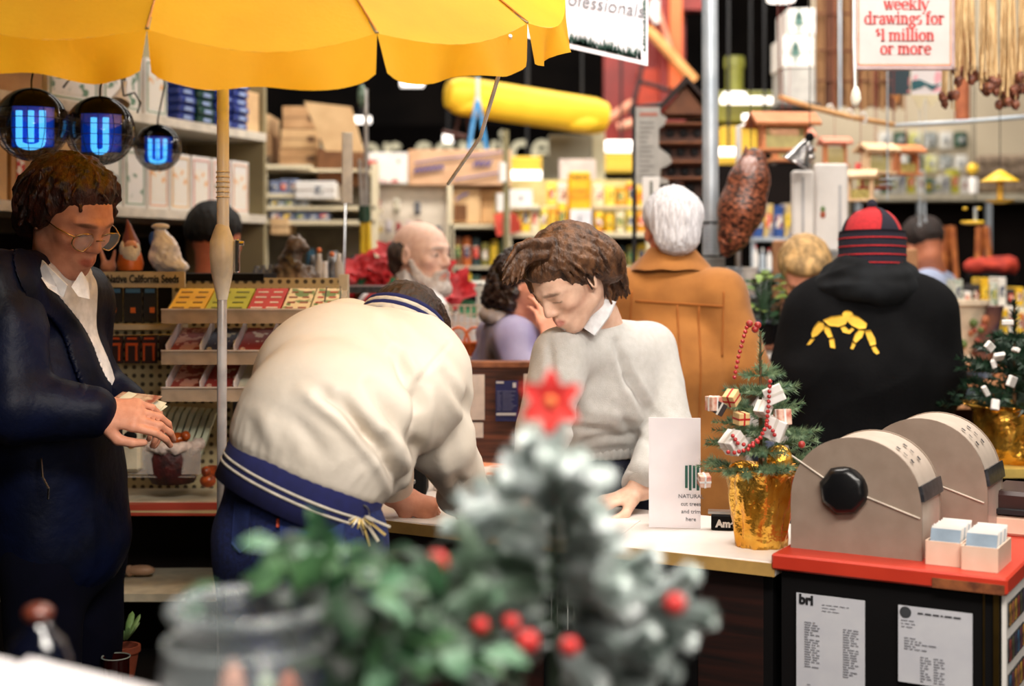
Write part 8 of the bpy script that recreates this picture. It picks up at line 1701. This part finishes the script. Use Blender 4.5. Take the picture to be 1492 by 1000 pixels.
for i,(a,b)in enumerate(BR):
    dy=r.uniform(-.12,.06);p0=W(*a,YT);p1=W(*b,YT+dy);mid=p0.lerp(p1,.55)+Vector((0,0,.008));mb=MB();mb.tube([p0,mid,p1],.0025,5)
    L_=(p1-p0).length;n=int(1500*L_/.12);needles(mb,p0.lerp(p1,.15),mid,n//2,.019,.0022,r,.1);needles(mb,mid,p1,n//2,.0185,.0022,r,.1)
    if i not in(14,23,3):
        d=p1-p0
        for s_ in(-1,1):q0=p0.lerp(p1,.6);q1=q0+Vector((d.x*.3+s_*d.z*.3,s_*.03,d.z*.3-s_*d.x*.3));needles(mb,q0,q1,n//3,.017,.0022,r,.1)
    mb.build('flocked_branch',FLG if i in(10,11,12,16,22,17)else FL,t)
RB=mat('red_ball',(206,50,48),rough=.45)
for i,(px,py,s_)in enumerate(((636,820,.0115),(768,935,.0115),(830,942,.0095),(983,880,.0105),(700,912,.008),(745,908,.008))):
    t=thing('red_bauble','small red bauble on the flocked tree, %s'%['far left beside the jeans','low and largest','small one right of the lowest','far right branch','dim one lower left','dim one beside the trunk'][i],'bauble',W(px,py,YT-.1));p=W(px,py,YT-.1);mb=MB();mb.sph(p,s_,14);mb.build('ball',RB,t,smooth='all');mb=MB();mb.cyl(p+Vector((0,0,s_*.9)),p+Vector((0,0,s_*1.3)),s_*.25);mb.build('cap',MATS['steel'],t)
t=thing('star_topper','blurred red poinsettia star on top of the flocked tree','ornament',W(804,600,YT));p=W(802,585,YT-.01);
for i in range(6):a=i*PI/3+.5;mb=MB();leaf_mb(mb,p,Vector((math.cos(a),-.15,math.sin(a))),(0,-1,0),.034 if i!=5 else.034,.0105);mb.build('petal',mat('topper_red',(224,60,54),(206,40,40),rough=.7),t,smooth='all')
mb=MB();mb.sph(p+Vector((0,-.003,0)),.006,10);mb.build('centre',mat('topper_centre',(230,130,70)),t,smooth='all')
IV=mat('ivy_leaf',(74,112,70),(24,58,32),rough=.4,scale=30);IVP=mat('ivy_pale',(116,150,124),(64,104,74),rough=.35,scale=30);IVD=mat('ivy_dark',(30,64,36),(14,36,22),rough=.4,scale=30)
iv=thing('foreground_ivy','blurred green leafy plant in front of the jeans beside the glass jar','plant',(W(500,0,1.4).x,1.4,.97));c=Vector((W(520,0,1.42).x,1.42,.97));mb=MB();mb.lathe([(.06,0),(.075,.1),(.08,.105),(.07,.1),(.001,.09)],c,20);mb.build('pot',tc_,iv,smooth=True)
r=random.Random(5);stm=MB();spots=[]
for i in range(150):
    f=r.random()
    if f<.55:px,py=r.gauss(540,62),r.gauss(920,50)
    elif f<.85:px,py=r.gauss(475,70),r.gauss(835,32)
    else:px,py=r.gauss(640,40),r.gauss(960,30)
    if py<775:py=775+r.random()*30
    if px<330 and py>800:continue
    if px<470 and py>850:continue
    spots.append((px,py,r.uniform(1.22,1.5)))
spots+=[(285,868,1.4),(300,858,1.42),(370,838,1.4),(395,850,1.4),(420,800,1.42),(385,786,1.45),(455,790,1.45),(500,800,1.45),(350,842,1.42),(450,880,1.35),(268,880,1.38)]
for i,(px,py,Y2)in enumerate(spots):
    p=W(px,py,Y2);a=r.uniform(0,6.28);
    if i%2==0:stm.tube([c+Vector((r.uniform(-.04,.04),r.uniform(-.04,.04),.09)),(c+p)/2+Vector((0,0,.05)),p],.0014,4)
    mb=MB();leaf_mb(mb,p,Vector((math.cos(a),r.uniform(-.5,.1),math.sin(a)*.6-.1)),Vector((r.uniform(-.3,.3),-.5,1)),r.uniform(.032,.052),r.uniform(.011,.017));mb.build('leaf',(IV,IVP,IVD,IV,IVD)[i%5],iv,smooth='all')
stm.build('stems',IVD,iv,kind='stuff')
GLJ=mat('jar_glass',(196,206,206),(150,160,166),rough=.12,alpha=.13,spec=1,coat=1,scale=9);RIM=mat('jar_rim',(190,198,198),(120,130,134),rough=.1,alpha=.42,spec=1,scale=9);c=Vector((W(362,0,1.3).x,1.3,.97));t=thing('glass_jar','wide blurred glass jar with thick rim in the foreground','jar',c);HJ=EYE-(876-HZ)*1.3/FX-.97-.0
mb=MB();mb.lathe([(.05,0),(.078,.006),(.082,.03),(.083,HJ-.075),(.078,HJ-.05),(.066,HJ-.028),(.066,HJ-.02),(.073,HJ-.012),(.0735,HJ-.002),(.069,HJ),(.064,HJ-.006),(.062,HJ-.024),(.073,HJ-.052),(.0785,HJ-.077),(.078,.03),(.05,.01),(.001,.01)],c,40);mb.build('glass',GLJ,t,smooth='all');mb=MB()
mb.tube([c+Vector((.0695*math.cos(a*PI/20),.0695*math.sin(a*PI/20),HJ-.006))for a in range(40)],.0058,8,closed=True);mb.build('thick_rim',RIM,t,smooth='all');mb=MB();mb.tube([c+Vector((.075*math.cos(a*PI/20),.075*math.sin(a*PI/20),HJ-.036))for a in range(40)],.003,6,closed=True);mb.build('shoulder_ring',RIM,t,smooth='all')
for i,(px,py,h,m,lb)in enumerate(((342,960,.03,(214,160,140),'pale pink'),(421,984,.02,(226,120,80),'orange'),(385,990,.015,(120,150,110),'green'))):
    p=Vector((W(px,0,1.3).x,1.29+.01*i,.983));zt_=EYE-(py-HZ)*1.29/FX;mb=MB();mb.lathe([(.017,0),(.019,(zt_-.983)*.7),(.011,(zt_-.983)*.92),(.003,zt_-.983)],p,14);mb.build('wrapped_sweet',mat('sweet_%d'%i,m,tuple(k*.8 for k in m),rough=.5,scale=60),label='%s wrapped stick standing inside the glass jar'%lb,cat='sweet',smooth='all')
c=Vector((W(36,0,1.42).x,1.46,.97));t=thing('stoppered_bottle','dark glass bottle with round brown stopper at the lower left','bottle',c);zt_=EYE-(905-HZ)*1.46/FX-.97
mb=MB();mb.lathe([(.03,0),(.034,.01),(.034,zt_-.04),(.026,zt_-.02),(.014,zt_-.008),(.012,zt_)],c,24);mb.build('bottle',mat('black_glass',(10,12,26),rough=.06,coat=1),t,smooth='all');mb=MB();mb.sph(c+Vector((0,0,zt_+.008)),.0125,16,(1.25,1.25,.8));mb.build('stopper',mat('cork_brown',(110,50,34),rough=.3,coat=.5),t,smooth='all')
for i,(x0,x1,ya,yb,lb)in enumerate(((-60,26,945,965,'white open carton at the lower left corner'),(42,232,958,1004,'wide white carton flap beside the lower left corner'))):
    Y2=1.3;P=[W(x0,ya,Y2+.06),W(x1,yb,Y2-.02 if i else Y2+.03)];t=thing('white_box',lb,'box',Vector(((P[0].x+P[1].x)/2,Y2,.97)));mb=MB();a,b=P;d=Vector((0,.0,0));Z=Vector((0,0,1))
    zb=.972;A=[Vector((a.x,a.y,zb)),Vector((b.x,b.y,zb)),b,a];B=[q+Vector((0,-.14,-.0))for q in A];mb.add(A+B,[(0,1,2,3),(7,6,5,4),(0,4,5,1),(1,5,6,2),(2,6,7,3),(3,7,4,0)]);mb.build('carton',mat('fore_white',(236,230,230),(230,224,226),rough=.6),t)
    mb=MB();q=a.lerp(b,.12 if i else.8)+Vector((0,-.144,-.035));mb.box(q,(.006,.002,.03));mb.build('slot',paint((80,50,70)),t)
